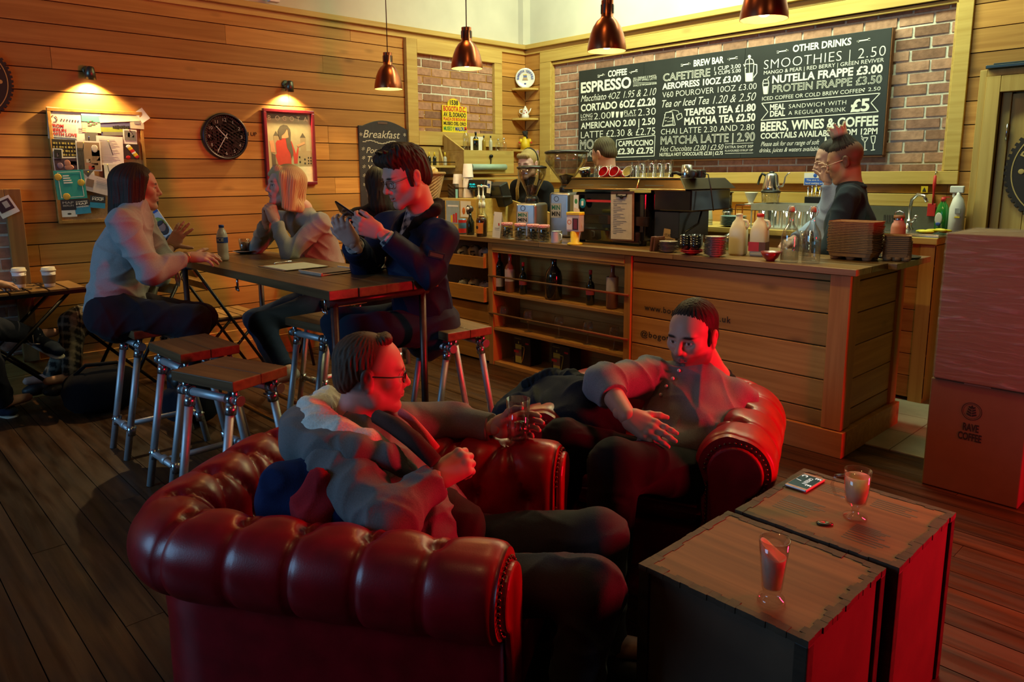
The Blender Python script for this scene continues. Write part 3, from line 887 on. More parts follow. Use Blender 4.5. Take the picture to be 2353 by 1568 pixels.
# ---- framed poster
po = thing('framed_poster', 'framed BOGOTA travel poster of a dark haired figure in red', 'poster', (.003, -2.845, 1.36), PI / 2)
w_, h_ = .43, .585
MB().b2((0, -.03, 0), (w_, 0, .024)).b2((0, -.03, h_ - .024), (w_, 0, h_)).b2((0, -.0299, .024), (.024, 0, h_ - .024)).b2((w_ - .024, -.0299, .024), (w_, 0, h_ - .024)).build('frame', plain('maroon_frame', (.16, .008, .02), .3, coat=.4), po, bevel=.003)
pm = [plain('poster_sky', (.40, .38, .22)), plain('poster_dark', (.10, .09, .06)), plain('poster_red', (.50, .05, .03)), plain('poster_skin', (.60, .32, .16)), plain('poster_stone', (.34, .28, .15)), plain('poster_cream', (.75, .65, .42)), INK]
ar = MB().b2((.024, -.006, .024), (w_ - .024, -.002, h_ - .024))
Q = lambda X, Y: ((X - 90) / 945 * w_, h_ - (Y - 80) / 1370 * h_)   # from the poster's own width and height
def ap(pts, mi, y): ar.poly([Q(*p) for p in pts][::-1], y + .0006, y, mi)
ap([(150, 130), (930, 150), (930, 240), (800, 255), (640, 215), (520, 200), (400, 225), (280, 250), (160, 245)], 1, -.0068)
ap([(215, 1120), (980, 1110), (1000, 1400), (215, 1400)], 5, -.0066)
ap([(730, 820), (965, 820), (965, 1110), (730, 1110)], 4, -.0067); ap([(765, 580), (870, 580), (870, 830), (765, 830)], 4, -.0068); ap([(760, 580), (815, 490), (870, 580)], 1, -.0069)
ap([(270, 560), (360, 560), (360, 1100), (270, 1100)], 4, -.0068); ap([(265, 560), (315, 470), (365, 560)], 1, -.0069)
ap([(215, 870), (285, 900), (290, 1105), (215, 1105)], 1, -.0069); ap([(190, 650), (265, 640), (290, 860), (210, 850)], 3, -.0070)
for wx in (905, 950):
 for wy in (950, 1005, 1055): ap([(wx - 12, wy - 15), (wx + 12, wy - 15), (wx + 12, wy + 15), (wx - 12, wy + 15)], 6, -.0072)
for wx, wy in ((735, 940), (740, 1030), (835, 980), (835, 1055)): ap([(wx - 14, wy - 18), (wx + 14, wy - 18), (wx + 14, wy + 18), (wx - 14, wy + 18)], 6, -.0072)
ap([(360, 640), (330, 640), (300, 690), (310, 880), (285, 905), (335, 1090), (575, 1090), (575, 960), (620, 900), (625, 1060), (690, 1060), (725, 770), (710, 750), (670, 880), (600, 655), (500, 595), (415, 600)], 2, -.0074)
ap([(690, 720), (840, 650), (850, 690), (720, 745)], 3, -.0075)
ap([(410, 600), (415, 560), (520, 430), (555, 510), (545, 580), (480, 600)], 3, -.0078)
ap([(390, 630), (355, 540), (355, 450), (400, 380), (460, 355), (530, 365), (580, 430), (590, 500), (580, 640), (610, 780), (620, 880), (575, 970), (565, 870), (510, 770), (490, 600), (545, 580), (530, 420), (480, 500), (420, 555), (415, 620)], 1, -.0082)
for k, s_ in enumerate('BOGOTA'):
 a, b = Q(185 + 132 * k, 280); ar.text(s_, a, b, .036, None, -.0088, .0, mi=5)
ar.build('print', pm, po)

# ---- chalkboard with the breakfast menu
cb = thing('chalkboard', 'black Breakfast chalkboard with curved top leaning by the timber frame', 'chalkboard', (.004, -2.0, 1.15), PI / 2)
pts = [(0, 0), (.50, 0), (.50, .68)]
pts += [(.50 - .5 * k / 12, .68 + .07 * math.sin(PI * k / 12)) for k in range(1, 12)] + [(0, .70)]
MB().poly(pts, 0, -.018).build('board', plain('chalk_black', (.022, .018, .020), .6, noise=.2), cb, bevel=.003)
MB().b2((.19, -.021, .72), (.29, -.017, .738)).build('handle_slot', plain('slot_wood', (.10, .05, .03)), cb)
tx = MB()
tx.text('Breakfast', .04, .60, .065, .38, -.0195, 0, .3)
for k, s_ in enumerate(('* Porridge', '* Toast', '* Yoghurt', '* Toasties')): tx.text(s_, .02, .47 - .075 * k, .05, .30 if k != 1 else .22, -.0195, -.005, .3)
tx.text('* All', .02, .17, .05, .14, -.0195, -.005, .3); tx.text('*', .005, .59, .05, None, -.0195); tx.text('*', .455, .60, .05, None, -.0195)
tx.text('oblique', .34, .47, .04, .14, -.0195, -.008, .3) if False else None
for k in range(12): tx.box((.05 + .03 * k, -.0195, .565 + .012 * math.sin(k * .8)), (.034, .0006, .006))
tx.build('chalk_writing', plain('chalk_cream', (.60, .56, .42), .9), cb)

# ---- wall spot lamps
def sconce(y, z, lb, pw):
 s = thing('wall_spotlight', lb, 'wall lamp', (.0, y, z))
 MB().lathe([(.028, 0), (.03, .006), (.026, .018)], (.0, 0, .03), 20, Matrix.Rotation(PI / 2, 3, 'Y')).build('backplate', plain('aged_metal', (.12, .13, .10), .35, .8), s)
 MB().tube([(.015, 0, .03), (.05, 0, .035), (.07, 0, .02)], .006).build('arm', plain('aged_metal', (0, 0, 0)), s)
 MB().lathe([(.012, .05), (.022, .045), (.03, .01), (.034, -.03), (.033, -.03), (.028, .01), (.012, .04)], (.07, 0, 0), 24, Matrix.Rotation(.25, 3, 'Y'), cap=False).build('lamp_shade', plain('aged_metal', (0, 0, 0)), s)
 MB().lathe([(.001, -.012), (.02, -.014), (.022, -.005), (.001, .01)], (.07, 0, 0), 16, Matrix.Rotation(.25, 3, 'Y')).build('bulb', plain('bulb_glow', (1, .8, .5), .5, emit=(1, .72, .32), es=18), s)
 light('spotlight_beam', 'SPOT', (.07, y, z - .018), pw, (1.0, .66, .27), (.028, y, z - .6), .012, spot=2.2, blend=.55)
 return s


sconce(-4.03, 2.09, 'small metal spot lamp on the planks above the notice board', 75)
sconce(-2.635, 2.11, 'small metal spot lamp on the planks above the red framed poster', 50)


# ---- cog edged round signs
def cog(r, name, lb, cat, loc, rz, word):
 s = thing(name, lb, cat, loc, rz)
 n = 56
 pts = []
 for k in range(n):
  for j, rr in ((0, r), (.5, r), (.55, r * .955), (.95, r * .955)):
   a = 2 * PI * (k + j) / n; pts.append((rr * math.cos(a), rr * math.sin(a)))
 MB().poly(pts[::-1][::-1], 0, -.014).build('disc', plain('sign_black', (.02, .013, .010), .7), s)
 g = MB()
 for (ra, rb) in ((.885, .865),):
  vs = []; fs = []
  for k in range(64):
   a = 2 * PI * k / 64
   vs += [(r * ra * math.cos(a), -.0155, r * ra * math.sin(a)), (r * rb * math.cos(a), -.0155, r * rb * math.sin(a))]
  for k in range(64):
   j = (k + 1) % 64; fs.append((2 * k, 2 * k + 1, 2 * j + 1, 2 * j))
  g.add(vs, fs)
 for i, ch in enumerate(word):
  a = PI * .86 - PI * .72 * i / (len(word) - 1)
  g.text(ch, r * .66 * math.cos(a), r * .66 * math.sin(a), r * .16, None, -.0155, .02, rot=a - PI / 2, align='C')
 g.ball((-r * .72, -.0155, 0), (r * .05, .001, r * .05), 12); g.ball((r * .72, -.0155, 0), (r * .05, .001, r * .05), 12)
 g.build('gold_ring', plain('sign_gold', (.52, .36, .10), .5), s)
 return s


cog(.25, 'round_sign', 'round black cog edged sign with a gold ring at the left edge', 'sign', (.002, -4.70, 2.01), PI / 2, 'BOGOTA COFFEE')

# ---- yellow destination board on the brick recess
ys = thing('destination_sign', 'yellow destination board with red and black lettering on the brick recess', 'sign', (-.0, -1.10, 1.826), PI / 2)
pts = [(0, 0), (.295, 0), (.295, .238), (.215, .243)] + [(.14 + .075 * math.cos(a), .243 + .068 * math.sin(a)) for a in [PI * k / 10 for k in range(1, 10)]] + [(.065, .243), (0, .245)]
MB().poly(pts, -.01, -.024).build('plate', plain('sign_yellow', (.80, .62, .02), .45), ys)
lt = MB()
for s_, x, z, h, w, mi in (('1538', .09, .252, .04, .10, 1), ('BOGOTA D.C.', .012, .192, .045, .27, 0), ('AV. EL DORADO', .012, .143, .038, .27, 1), ('PLAZA DE BOLIVAR', .012, .108, .026, .27, 0), ('MUSEO DEL ORO', .012, .066, .030, .27, 1)):
 lt.text(s_, x, z, h, w, -.0255, .03, mi=mi)
lt.text('MUSEO Y', .012, .016, .036, .13, -.0255, .03, mi=2); lt.text('MALOKA', .15, .016, .036, .13, -.0255, .03, mi=3)
lt.build('lettering', [RED, INK, GREEN, BLUE], ys)

# ---- corner shelves and what stands on them
for i, (z, lb) in enumerate(((2.265, 'top quarter round corner shelf of pale wood'), (1.972, 'middle quarter round corner shelf below the plate'), (1.66, 'lowest quarter round corner shelf behind the yellow figurine'))):
 n = 12
 vs = [(0, 0)] + [(.19 * math.sin(PI / 2 * k / n), -.19 * math.cos(PI / 2 * k / n)) for k in range(n + 1)]
 m = len(vs)
 mb = MB().add([(a + .004, b - .004, 0) for a, b in vs] + [(a + .004, b - .004, .02) for a, b in vs], [tuple(range(m))[::-1], tuple(range(m, 2 * m))] + [(k, (k + 1) % m, (k + 1) % m + m, k + m) for k in range(m)])
 mb.add([(.004, -.004, -.10), (.014, -.004, 0), (.004, -.014, 0), (.15, -.006, 0), (.006, -.15, 0)], [(0, 3, 1), (0, 2, 4)])
 o = mb.build('corner_shelf', PALE_X, bevel=.002); o.location = (0, 0, z); tag(o, lb, 'shelf', 'corner shelves')
pl = thing('display_plate', 'white plate lettered BOGOTA COFFEE standing on the top corner shelf', 'plate', (.085, -.085, 2.286), PI / 4)
Mt = Matrix.Rotation(PI / 2, 3, 'X')
MB().lathe([(.001, 0), (.08, 0), (.098, .012), (.096, .016), (.08, .006), (.001, .005)], (0, 0, .098), 40, Mt).build('dish', WHITE, pl)
pt = MB()
for i, ch in enumerate('BOGOTA COFFEE'):
 a = PI * 1.02 - PI * 1.04 * i / 12
 pt.text(ch, .062 * math.cos(a), .098 + .062 * math.sin(a), .020, None, -.0165, .03, rot=a - PI / 2, align='C')
for i in (-1, 0, 1): pt.b2((i * .012 - .004, -.0125, .105), (i * .012 + .004, -.0115, .124), 0); pt.ball((i * .012, -.012, .13), (.005, .001, .007), 8, 2)
pt.b2((-.022, -.0125, .088), (.022, -.0115, .102), 1); pt.b2((-.028, -.0125, .08), (.028, -.0115, .086), 1); pt.ball((0, -.012, .045), (.012, .001, .006), 8, 0)
pt.build('lettering', [BLUE, plain('plate_tan', (.5, .36, .2)), YELLOW], pl)
o = MB()
pv = thing('coffee_pot', 'small white coffee pot with red flowers on the middle corner shelf', 'pot', (.07, -.07, 1.992), PI / 4)
MB().lathe([(.001, 0), (.04, 0), (.038, .03), (.033, .034), (.028, .08), (.018, .10), (.012, .108), (.006, .122), (.001, .125)], n=20).build('body', WHITE, pv)
MB().lathe([(.0385, .003), (.0395, .003), (.0375, .03), (.0365, .03)], n=20).ball((.012, -.03, .06), .007).ball((-.012, -.03, .05), .006).ball((0, -.03, .075), .006).build('red_band', REDC, pv)
MB().tube([(-.03, 0, .09), (-.055, 0, .085), (-.06, 0, .06), (-.034, 0, .045)], .005).build('handle', WHITE, pv)
MB().tube([(.03, 0, .05), (.045, 0, .07), (.058, 0, .10)], [.009, .007, .005]).build('spout', WHITE, pv)
fg = thing('figurine', 'small figurine in a yellow top with dark curly hair on the lowest corner shelf', 'figurine', (.09, -.09, 1.681), PI / 4)
MB().lathe([(.001, 0), (.05, 0), (.045, .06), (.03, .11), (.02, .125), (.001, .13)], n=18).ball((-.045, 0, .085), (.018, .02, .025)).ball((.045, 0, .085), (.018, .02, .025)).build('body', YELLOW, fg)
MB().ball((0, 0, .155), .026).ball((.01, -.005, .17), .018).ball((-.014, 0, .17), .018).tube([(.01, -.02, .15), (.02, -.03, .11)], .008).build('hair', INK, fg)
for sx in (-1, 1): MB().ball((sx * .06, -.01, .07), .010).build('hand', RED, fg)

# ---- door with its frame and round sign, far right
d = MB()
x = 4.29
while x < 5.2: d.b2((x, 0, .02), (x + .118, .018, 1.90)); x += .12
dr = d.build('door_1', PALE_Z, bevel=.003); dr.location = (0, -.03, 0); tag(dr, kind='structure')
fr = MB().b2((4.115, -.075, 0), (4.155, 0, 2.05)).b2((4.155, -.075, 2.01), (5.4, 0, 2.05)).b2((4.157, -.09, 0), (4.235, 0, 2.008)).b2((4.236, -.089, 1.91), (5.4, 0, 2.007)).b2((4.24, -.045, 0), (4.29, -.02, 1.909))
o = fr.build('trim_8', PALE_Z, bevel=.003); tag(o, kind='structure')
o = MB().cyl((4.285, -.052, 1.62), (4.285, -.052, 1.72), .006).build('door_hinge', STEEL); o.parent = dr; o.location = (0, .03, 0)
cog(.33, 'round_sign', 'round black cog edged sign with a gold ring hung on the door', 'sign', (4.62, -.034, 1.43), 0, 'BOGOTA COFFEE CO')
rt = thing('wireless_router', 'flat dark router box with an aerial on top of the door frame', 'router', (4.32, -.06, 2.052))
MB().b2((-.17, -.05, 0), (.25, .05, .022)).build('body', plain('router_grey', (.02, .035, .035), .3), rt, bevel=.004)
MB().b2((-.13, -.045, .023), (.25, .045, .03)).build('lid', plain('router_grey', (0, 0, 0)), rt, bevel=.002)
MB().cyl((.02, .03, .022), (.025, .03, .17), .005, .0035).build('aerial', BLACK, rt)
# a small white box high on the plank wall
o = MB().b2((0, -.04, 0), (.05, .04, .10)).build('alarm_box', WHITEP, bevel=.006); o.location = (.02, *[float(c) for c in px(626, 18, 0, .02)[1:]]); tag(o, 'small white sensor box high up above the wall trim', 'sensor')
o.location.z = 2.73
# signs and hanging things on the back wall
def wallsign(name, lb, cat, X0, Y0, X1, Y1, mats, deco, d=.026):
 W_ = OnWall(False, d)
 u0, z0 = W_(X0, Y1); u1, z1 = W_(X1, Y0)
 s = thing(name, lb, cat, (u0, -d, z0))
 MB().b2((0, -.003, 0), (u1 - u0, 0, z1 - z0)).build('plate', mats[0], s)
 mb = MB(); deco(mb, u1 - u0, z1 - z0); mb.build('print', mats[1:], s)


wallsign('notice_sign', 'blue and white notice about the sink beside the kettle', 'sign', 1847, 397, 1900, 426, [WHITEP, plain('notice_blue', (.02, .10, .50)), WHITEP],
   lambda mb, w, h: (mb.b2((.004, -.0045, .004), (w - .004, -.003, h * .58)), mb.ball((w * .5, -.004, h * .78), (.014, .001, .014), 12), mb.text('This sink is for', w * .12, h * .36, h * .13, w * .76, -.005, .01, mi=1), mb.text('hand washing only', w * .08, h * .12, h * .13, w * .84, -.005, .01, mi=1)))
for X0, lb in ((1870, 'small yellow warning sticker under the blue and white notice'), (2116, 'small yellow warning sticker left of the red spatula')):
 wallsign('warning_sticker', lb, 'sticker', X0, 428, X0 + 17, 443, [YELLOW, INK], lambda mb, w, h: mb.poly([(w * .2, h * .2), (w * .8, h * .2), (w * .5, h * .85)], -.0045, -.005), .021)
sp = thing('spatula', 'red silicone spatula hanging from a hook on the back wall', 'spatula', (3.905, -.045, 1.17))
MB().lathe([(.006, .05), (.006, .10), (.008, .14), (.011, .17), (.009, .235), (.001, .24)], n=12).build('handle', RED, sp)
MB().b2((-.03, -.004, -.03), (.02, .004, .055)).build('blade', RED, sp, bevel=.003)
MB().tube([(0, .04, .262), (0, .01, .265), (0, .0, .25), (0, .005, .235)], .003).build('hook', STEEL, sp)
# ================================================================ the bar
CT = .968           # height of the bar top
bc = thing('bar_counter', 'long pine plank bar counter lettered with a web address on its front', 'bar counter', (0, 0, 0))
mb = MB()
zs = [.135, .22, .372, .432 + .0, .58, .735, .89, .93]
zs = [.135, .225, .385, .56, .73, .895, .932]
for z0, z1 in zip(zs[:-1], zs[1:]): mb.b2((2.79, -1.80, z0 + .003), (4.014, -1.775, z1 - .003))
mb.build('front_panel', PINE_X, bc, bevel=.003)
mb = MB()
for z0, z1 in zip(zs[:-1], zs[1:]): mb.b2((4.085, -1.70, z0 + .003), (4.105, -1.155, z1 - .003))
mb.build('end_panel', PINE, bc, bevel=.003)
MB().b2((4.016, -1.812, .14), (4.118, -1.785, .932)).b2((4.09, -1.784, .14), (4.118, -1.70, .932)).build('corner_post', PINE_Z, bc, bevel=.003)
MB().b2((4.085, -1.15, .14), (4.118, -1.07, .932)).build('rear_post', PINE_Z, bc, bevel=.003)
MB().b2((2.78, -1.822, 0), (4.135, -1.77, .135)).b2((4.085, -1.769, 0), (4.135, -1.05, .135)).build('plinth', PINE_X, bc, bevel=.003)
mb = MB()
for k in range(3): mb.b2((.55, -1.80, .012 + .148 * k), (1.448, -1.78, .155 + .148 * k))
mb.build('low_front_panel', PINE_X, bc, bevel=.003)
MB().b2((.55, -1.775, 0), (1.44, -1.10, .455)).b2((.55, -1.52, .455), (1.44, -1.10, .93)).build('carcass', plain('carcass_dark', (.06, .035, .015), .8), bc)
MB().b2((2.80, -1.77, 0), (4.08, -1.10, .93)).build('carcass', plain('carcass_dark', (0, 0, 0)), bc)
lt = MB()
for s_, x0, x1, z, mi in (('www.bogotacoffee.co.uk', 2.885, 3.475, .605, 0), ('@bogotacoffeeco', 2.86, 3.33, .437, 0)):
 lt.text(s_, x0, z, .036, x1 - x0, -1.8025, .012, spacing=1.15)
lt.build('lettering', INK, bc)
ct = thing('countertop', 'long dark stained plank worktop along the bar', 'worktop', (0, 0, 0))
mb = MB()
for k in range(4):
 y0 = -1.835 + .19 * k
 xs = [.45, 2.0 + .4 * (k % 2), 3.1 - .3 * (k % 3), 4.15]
 for a, b in zip(xs[:-1], xs[1:]): mb.b2((a + .001, y0 + .001, .935), (b - .001, y0 + .189, CT))
mb.b2((3.90, -1.074, .935), (4.20, -.95, CT)).b2((4.151, -1.45, .935), (4.20, -1.075, CT))
mb.build('planks', wood('bartop_wood', (.26, .15, .06), (.15, .08, .03), axis=0, rough=.35, coat=.2), ct, bevel=.003)

# open shelf unit in the front of the bar
su = thing('bottle_shelf', 'open pine shelf unit in the bar front holding bottles and glasses', 'shelf unit', (0, 0, 0))
for a in (1.45, 2.735): MB().b2((a, -1.815, 0), (a + .05, -1.50, .932)).build('side_panel', PINE_Z, su, bevel=.002)
MB().b2((1.501, -1.815, .862), (2.734, -1.50, .932)).b2((1.501, -1.819, .88), (2.734, -1.816, .905)).build('top_rail', PINE_X, su, bevel=.002)
mb = MB()
for k in range(7): mb.b2((1.5, -1.53, .01 + .133 * k), (2.735, -1.515, .14 + .133 * k))
mb.build('back_panel', PINE_X, su)
for z0, z1 in ((.545, .567), (.272, .294), (.0, .03)): MB().b2((1.501, -1.81, z0), (2.734, -1.531, z1)).build('shelf', PINE_X, su, bevel=.002)
for z in (.685, .402): MB().cyl((1.46, -1.822, z), (2.775, -1.822, z), .007, n=10).build('rail', DARKWOOD_X, su)


def bottle(lb, loc, H, R_, body, capc, labelm, lab=(.22, .52), neck=.32, cap=.12, group='bottles in the bar shelf', name='wine_bottle', sh=.1):
 t = thing(name, lb, 'bottle', loc, 0, group)
 nr = R_ * .34
 z1 = H * (1 - neck - sh)
 MB().lathe([(R_ * .8, 0), (R_, .006), (R_, z1), (R_ * .85, z1 + H * sh * .5), (nr * 1.1, z1 + H * sh), (nr, H * (1 - cap)), (nr, H * .99)], n=24).build('bottle_body', body, t)
 MB().lathe([(nr * 1.12, H * (1 - cap)), (nr * 1.14, H), (.001, H * 1.002)], n=18).build('cap', capc, t)
 if labelm:
  lm = MB().lathe([(R_ * 1.012, H * lab[0]), (R_ * 1.012, H * lab[1])], n=24, cap=False)
  lm.build('label', labelm, t)
 return t


ROSE = plain('rose_wine', (.30, .10, .05), .08, coat=.5)
LABELP = plain('label_paper', (.50, .40, .36), .7); LABELR = plain('label_red', (.34, .03, .03), .6); LABELO = plain('label_orange', (.62, .24, .03), .6)
SY = -1.745
for lb, x_, y_, H, R_, b_, c_, l_, g_ in (
  ('dark wine bottle with a white cap at the left end of the bar shelf', 1147, 668, .325, .037, DARKGLASS, WHITEP, LABELP, (.1, .3)),
  ('rose wine bottle with a pink label beside the white capped bottle', 1172, 671, .31, .038, ROSE, RED, LABELP, (.27, .56)),
  ('small dark wine bottle with a red neck beside the rose bottle at the left', 1202, 678, .235, .029, DARKGLASS, RED, LABELR, (.3, .48)),
  ('big bellied black bottle in the middle of the bar shelf', 1272, 690, .31, .060, DARKGLASS, BLACK, None, None),
  ('small dark wine bottle with a red neck right of the big black bottle', 1356, 703, .235, .029, DARKGLASS, RED, LABELR, (.3, .48)),
  ('rose wine bottle with a pink label at the right end of the bar shelf', 1406, 712, .315, .039, ROSE, RED, LABELP, (.37, .66))):
 p = px(x_, y_, 1, SY)
 bottle(lb, (p[0], SY, .5675), H, R_, b_, c_, l_, g_ or (.2, .5), neck=.30 if R_ < .05 else .24, sh=.14 if R_ < .05 else .24)


def winebowl(n=20):
 return MB().lathe([(.032, 0), (.033, .002), (.006, .006), (.004, .05), (.005, .075), (.03, .09), (.036, .115), (.034, .14), (.030, .158), (.029, .158), (.033, .138), (.034, .115), (.028, .092), (.001, .08)], n=n)


first = None
for x_, y_, lb in ((1158, 752, 'first from the left'), (1214, 768, 'second from the left'), (1284, 785, 'third from the left, in the middle'), (1350, 793, 'fourth from the left'), (1411, 803, 'last at the right end')):
 p = px(x_, y_, 1, SY)
 o = winebowl().build('wine_glass', GLASS) if first is None else first.copy()
 if first is not None: link(o)
 first = first or o
 o.location = (p[0], SY, .2945)
 tag(o, 'stemmed glass on the middle bar shelf, ' + lb, 'glass', 'stemmed glasses on the bar shelf')
for x_, lb in ((1201, 'boxed cafetiere at the left on the bottom bar shelf'), (1289, 'boxed cafetiere at the right on the bottom bar shelf')):
 p = px(x_, 850, 1, -1.72)
 t = thing('cafetiere_box', lb, 'box', (p[0], -1.68, .0305), 0, 'cafetiere boxes')
 MB().b2((-.075, -.06, 0), (.10, .06, .21)).build('carton', plain('black_card', (.012, .01, .01), .35), t, bevel=.002)
 g = MB().b2((-.055, -.0615, .01), (.01, -.0605, .06), 0).b2((-.055, -.0615, .06), (.01, -.0605, .115), 2).b2((-.055, -.0617, .116), (.01, -.0607, .15), 0).ball((-.022, -.061, .165), (.006, .001, .01), 10, 0)
 g.b2((-.07, -.0625, .085), (-.02, -.0615, .103), 1).b2((.05, -.0612, .16), (.085, -.0605, .172), 1)
 g.tube([(.012, -.0615, .14), (.038, -.0615, .14), (.04, -.0615, .12), (.025, -.0615, .05), (.012, -.0615, .02)], .003, 6, 0)
 g.text('cafetiere', -.065, .19, .008, .07, -.0612, mi=0)
 g.build('print', [plain('print_yellow', (.45, .42, .06), .5), RED, plain('print_brown', (.2, .1, .06), .5)], t)
# drawers full of coffee bags at the left of the shelf unit
for i, (z, lb) in enumerate(((.735, 'upper open wooden tray of coffee bags beside the bar shelf'), (.475, 'lower open wooden tray of coffee bags beside the bar shelf'))):
 t = thing('wooden_tray', lb, 'tray', (1.0, -1.79, z), 0, 'trays of coffee bags')
 MB().b2((-.20, -.05, 0), (.425, -.03, .085 + .03 * (i == 1))).b2((.40, -.03, 0), (.425, .2, .11)).b2((-.2, -.03, 0), (.4, .2, .012)).build('tray_body', PINE_X, t, bevel=.002)
 for k in range(3):
  b = MB().ball((0, 0, 0), (.062, .035, .06), 10, 0)
  for j, v in enumerate(b.v): b.v[j] = (v[0] + .012 * math.sin(j * 1.7), v[1] + .01 * math.sin(j * 2.3), v[2] + .008 * math.sin(j * 3.1))
  b.b2((-.02, -.036, -.02), (.02, -.033, .025), 1)
  o = b.build('coffee_bag', [plain(('bag_sage', 'bag_tan', 'bag_pink')[k], ((.36, .38, .32), (.40, .33, .22), (.40, .33, .31))[k], .5), INK])
  o.location = (1.08 + .115 * k, -1.735 + .01 * k, z + .085 + .012 * (k % 2)); o.rotation_euler = (.25, .2 * (k - 1), .3)
  tag(o, ('upper' if i == 0 else 'lower') + ' tray coffee bag, ' + ('sage green one at the left', 'tan one in the middle', 'pinkish one at the right')[k], 'bag', 'coffee bags in the trays')

# ---------------------------------------------------------------- things on the bar
def on(x, y, z=CT):
 a, b = [float(c) for c in px(x, y, 2, z)[:2]]
 return [a, max(b, -1.782), z + .0005]


def lathe_thing(name, lb, cat, loc, prof, mat, group=None, n=28, rz=0, cap=True):
 o = MB().lathe(prof, n=n, cap=cap).build(name, mat)
 o.location = loc
 return tag(o, lb, cat, group)


def cup_prof(r, h, wall=.003): return [(r * .55, 0), (r * .6, .004), (r * .9, h * .45), (r, h), (r - wall, h), (r * .9 - wall, h * .46), (.001, .006)]


# wooden display box at the left end with its picture cards
db = thing('display_box', 'pine display box with picture cards on its front at the left end of bar', 'box', (.5, -1.56, CT + .0005))
MB().b2((0, 0, 0), (.52, .02, .27)).b2((.50, .021, 0), (.52, .40, .27)).b2((0, .021, .25), (.499, .40, .268)).build('box_body', PALE_X, db, bevel=.002)
dp = MB().b2((.14, -.003, .06), (.315, 0, .25), 0).b2((.33, -.003, .12), (.46, 0, .25), 1).b2((-.02, -.003, .04), (.12, 0, .25), 5)
for k in range(3): dp.b2((.20 + .03 * k, -.0045, .07), (.222 + .03 * k, -.003, .13 + .01 * k), 2 + k)
dp.b2((.16, -.0045, .20), (.30, -.003, .215), 1); dp.ball((.425, -.003, .18), (.025, .002, .04), 10, 5); dp.ball((.37, -.003, .17), (.02, .002, .03), 10, 6)
dp.build('picture_cards', [plain('card_blue', (.28, .36, .38)), PAPER, YELLOW, RED, RED, INK, ORANGE], db)
# screen board behind
o = MB().add([(1.0, -1.18, CT + .003), (2.0, -1.18, CT + .003), (2.0, -1.18, 1.03), (1.0, -1.18, 1.23), (1.0, -1.20, CT + .003), (2.0, -1.20, CT + .003), (2.0, -1.20, 1.03), (1.0, -1.20, 1.23)],
    [(0, 1, 2, 3), (7, 6, 5, 4), (0, 4, 5, 1), (1, 5, 6, 2), (2, 6, 7, 3), (3, 7, 4, 0)]).build('screen_board', PALE_X, bevel=.002)
tag(o, 'sloping pine screen board behind the pump bottles', 'board')
# stacks of paper cups on the display box
for X_, n_, lb in ((.60, 2, 'lower stack of upside down white paper cups on the display box'), (.70, 3, 'taller stack of upside down white paper cups on the display box')):
 for k in range(n_):
  o = MB().lathe([(.048, 0), (.0485, .004), (.046, .006), (.036, .115), (.001, .115)], n=24).build('paper_cup', plain('cup_white', (.66, .54, .50), .6))
  o.location = (X_, -1.40 + .03 * (n_ - 2), CT + .27 + .085 * k)
  tag(o, ('top' if k == n_ - 1 else 'bottom' if k == 0 else 'middle') + ' cup of the ' + lb, 'cup', 'paper cups on the display box')
nd = thing('napkin_holder', 'clear holder of blue napkins in front of the paper cups', 'holder', (.66, -1.50, CT + .269))
MB().b2((-.05, -.02, 0), (.05, -.017, .12)).b2((-.05, .017, 0), (.05, .02, .12)).build('holder_walls', glass('smoke_plastic', (.5, .5, .5), .1), nd)
MB().b2((-.045, -.012, .001), (.045, .012, .075)).build('napkins', plain('napkin_blue', (.22, .42, .45)), nd)
# cash register
rg = thing('cash_register', 'black cash register with a glowing cyan customer display', 'till', (.93, -1.36, CT + .27))
rg.location.z = 1.24
Mr = Matrix.Rotation(-.25, 3, 'X')
MB().box((-.08, 0, .10), (.22, .10, .085), M=Mr).build('customer_display', BLACK, rg, bevel=.008)
MB().box((-.08, -.052, .10), (.18, .002, .05), M=Mr).build('display_glass', plain('display_dark', (.005, .012, .014), .1), rg)
dg_ = MB()
dg_.text('02.80', -.155, .105, .014, .07, -.057); dg_.text('CASH 1', -.155, .085, .012, .08, -.056); dg_.text('2', -.01, .09, .022, None, -.056)
dg_.build('display_digits', plain('digits_glow', (.0, .5, .5), .5, emit=(.02, .9, .9), es=1.2), rg)
MB().box((.10, .06, .03), (.15, .10, .19), M=Matrix.Rotation(.35, 3, 'X')).box((-.05, .05, .045), (.2, .12, .08)).b2((-.1, 0, -.0), (.2, .1, .02)).build('till_body', BLACK, rg, bevel=.01)
MB().box((.06, -.03, .09), (.045, .004, .10), M=Matrix.Rotation(.12, 3, 'Y')).box((.06, -.033, .10), (.03, .004, .035), M=Matrix.Rotation(.12, 3, 'Y'), mi=1).build('price_tag', [WHITEP, BLUE], rg)
# small items at the left front
x, y, z = on(1063, 538)
t = thing('drinks_can', 'blue and red drinks can at the left end of the bar', 'can', (x, y, z))
MB().lathe([(.028, 0), (.033, .008), (.033, .11), (.027, .122), (.001, .121)], n=24).build('can_body', plain('can_blue', (.10, .22, .40), .3, .3), t)
MB().lathe([(.0334, .01), (.0334, .045)], n=24, cap=False).lathe([(.0334, .09), (.033, .112)], n=24, cap=False).build('red_print', RED, t)
x, y, z = on(1081, 540)
t = thing('syrup_bottle', 'dark syrup bottle with a ball top behind the orange labelled bottle', 'bottle', (x, y, z))
MB().lathe([(.03, 0), (.032, .01), (.032, .10), (.012, .14), (.011, .175)], n=20).build('bottle_body', DARKGLASS, t)
MB().ball((0, 0, .20), .028, 16).build('ball_top', plain('ball_dark', (.05, .04, .035), .25, coat=.5), t)
MB().ball((0, -.02, .203), (.017, .012, .014), 12).build('ball_print', WHITEP, t)
x, y, z = on(1092, 545)
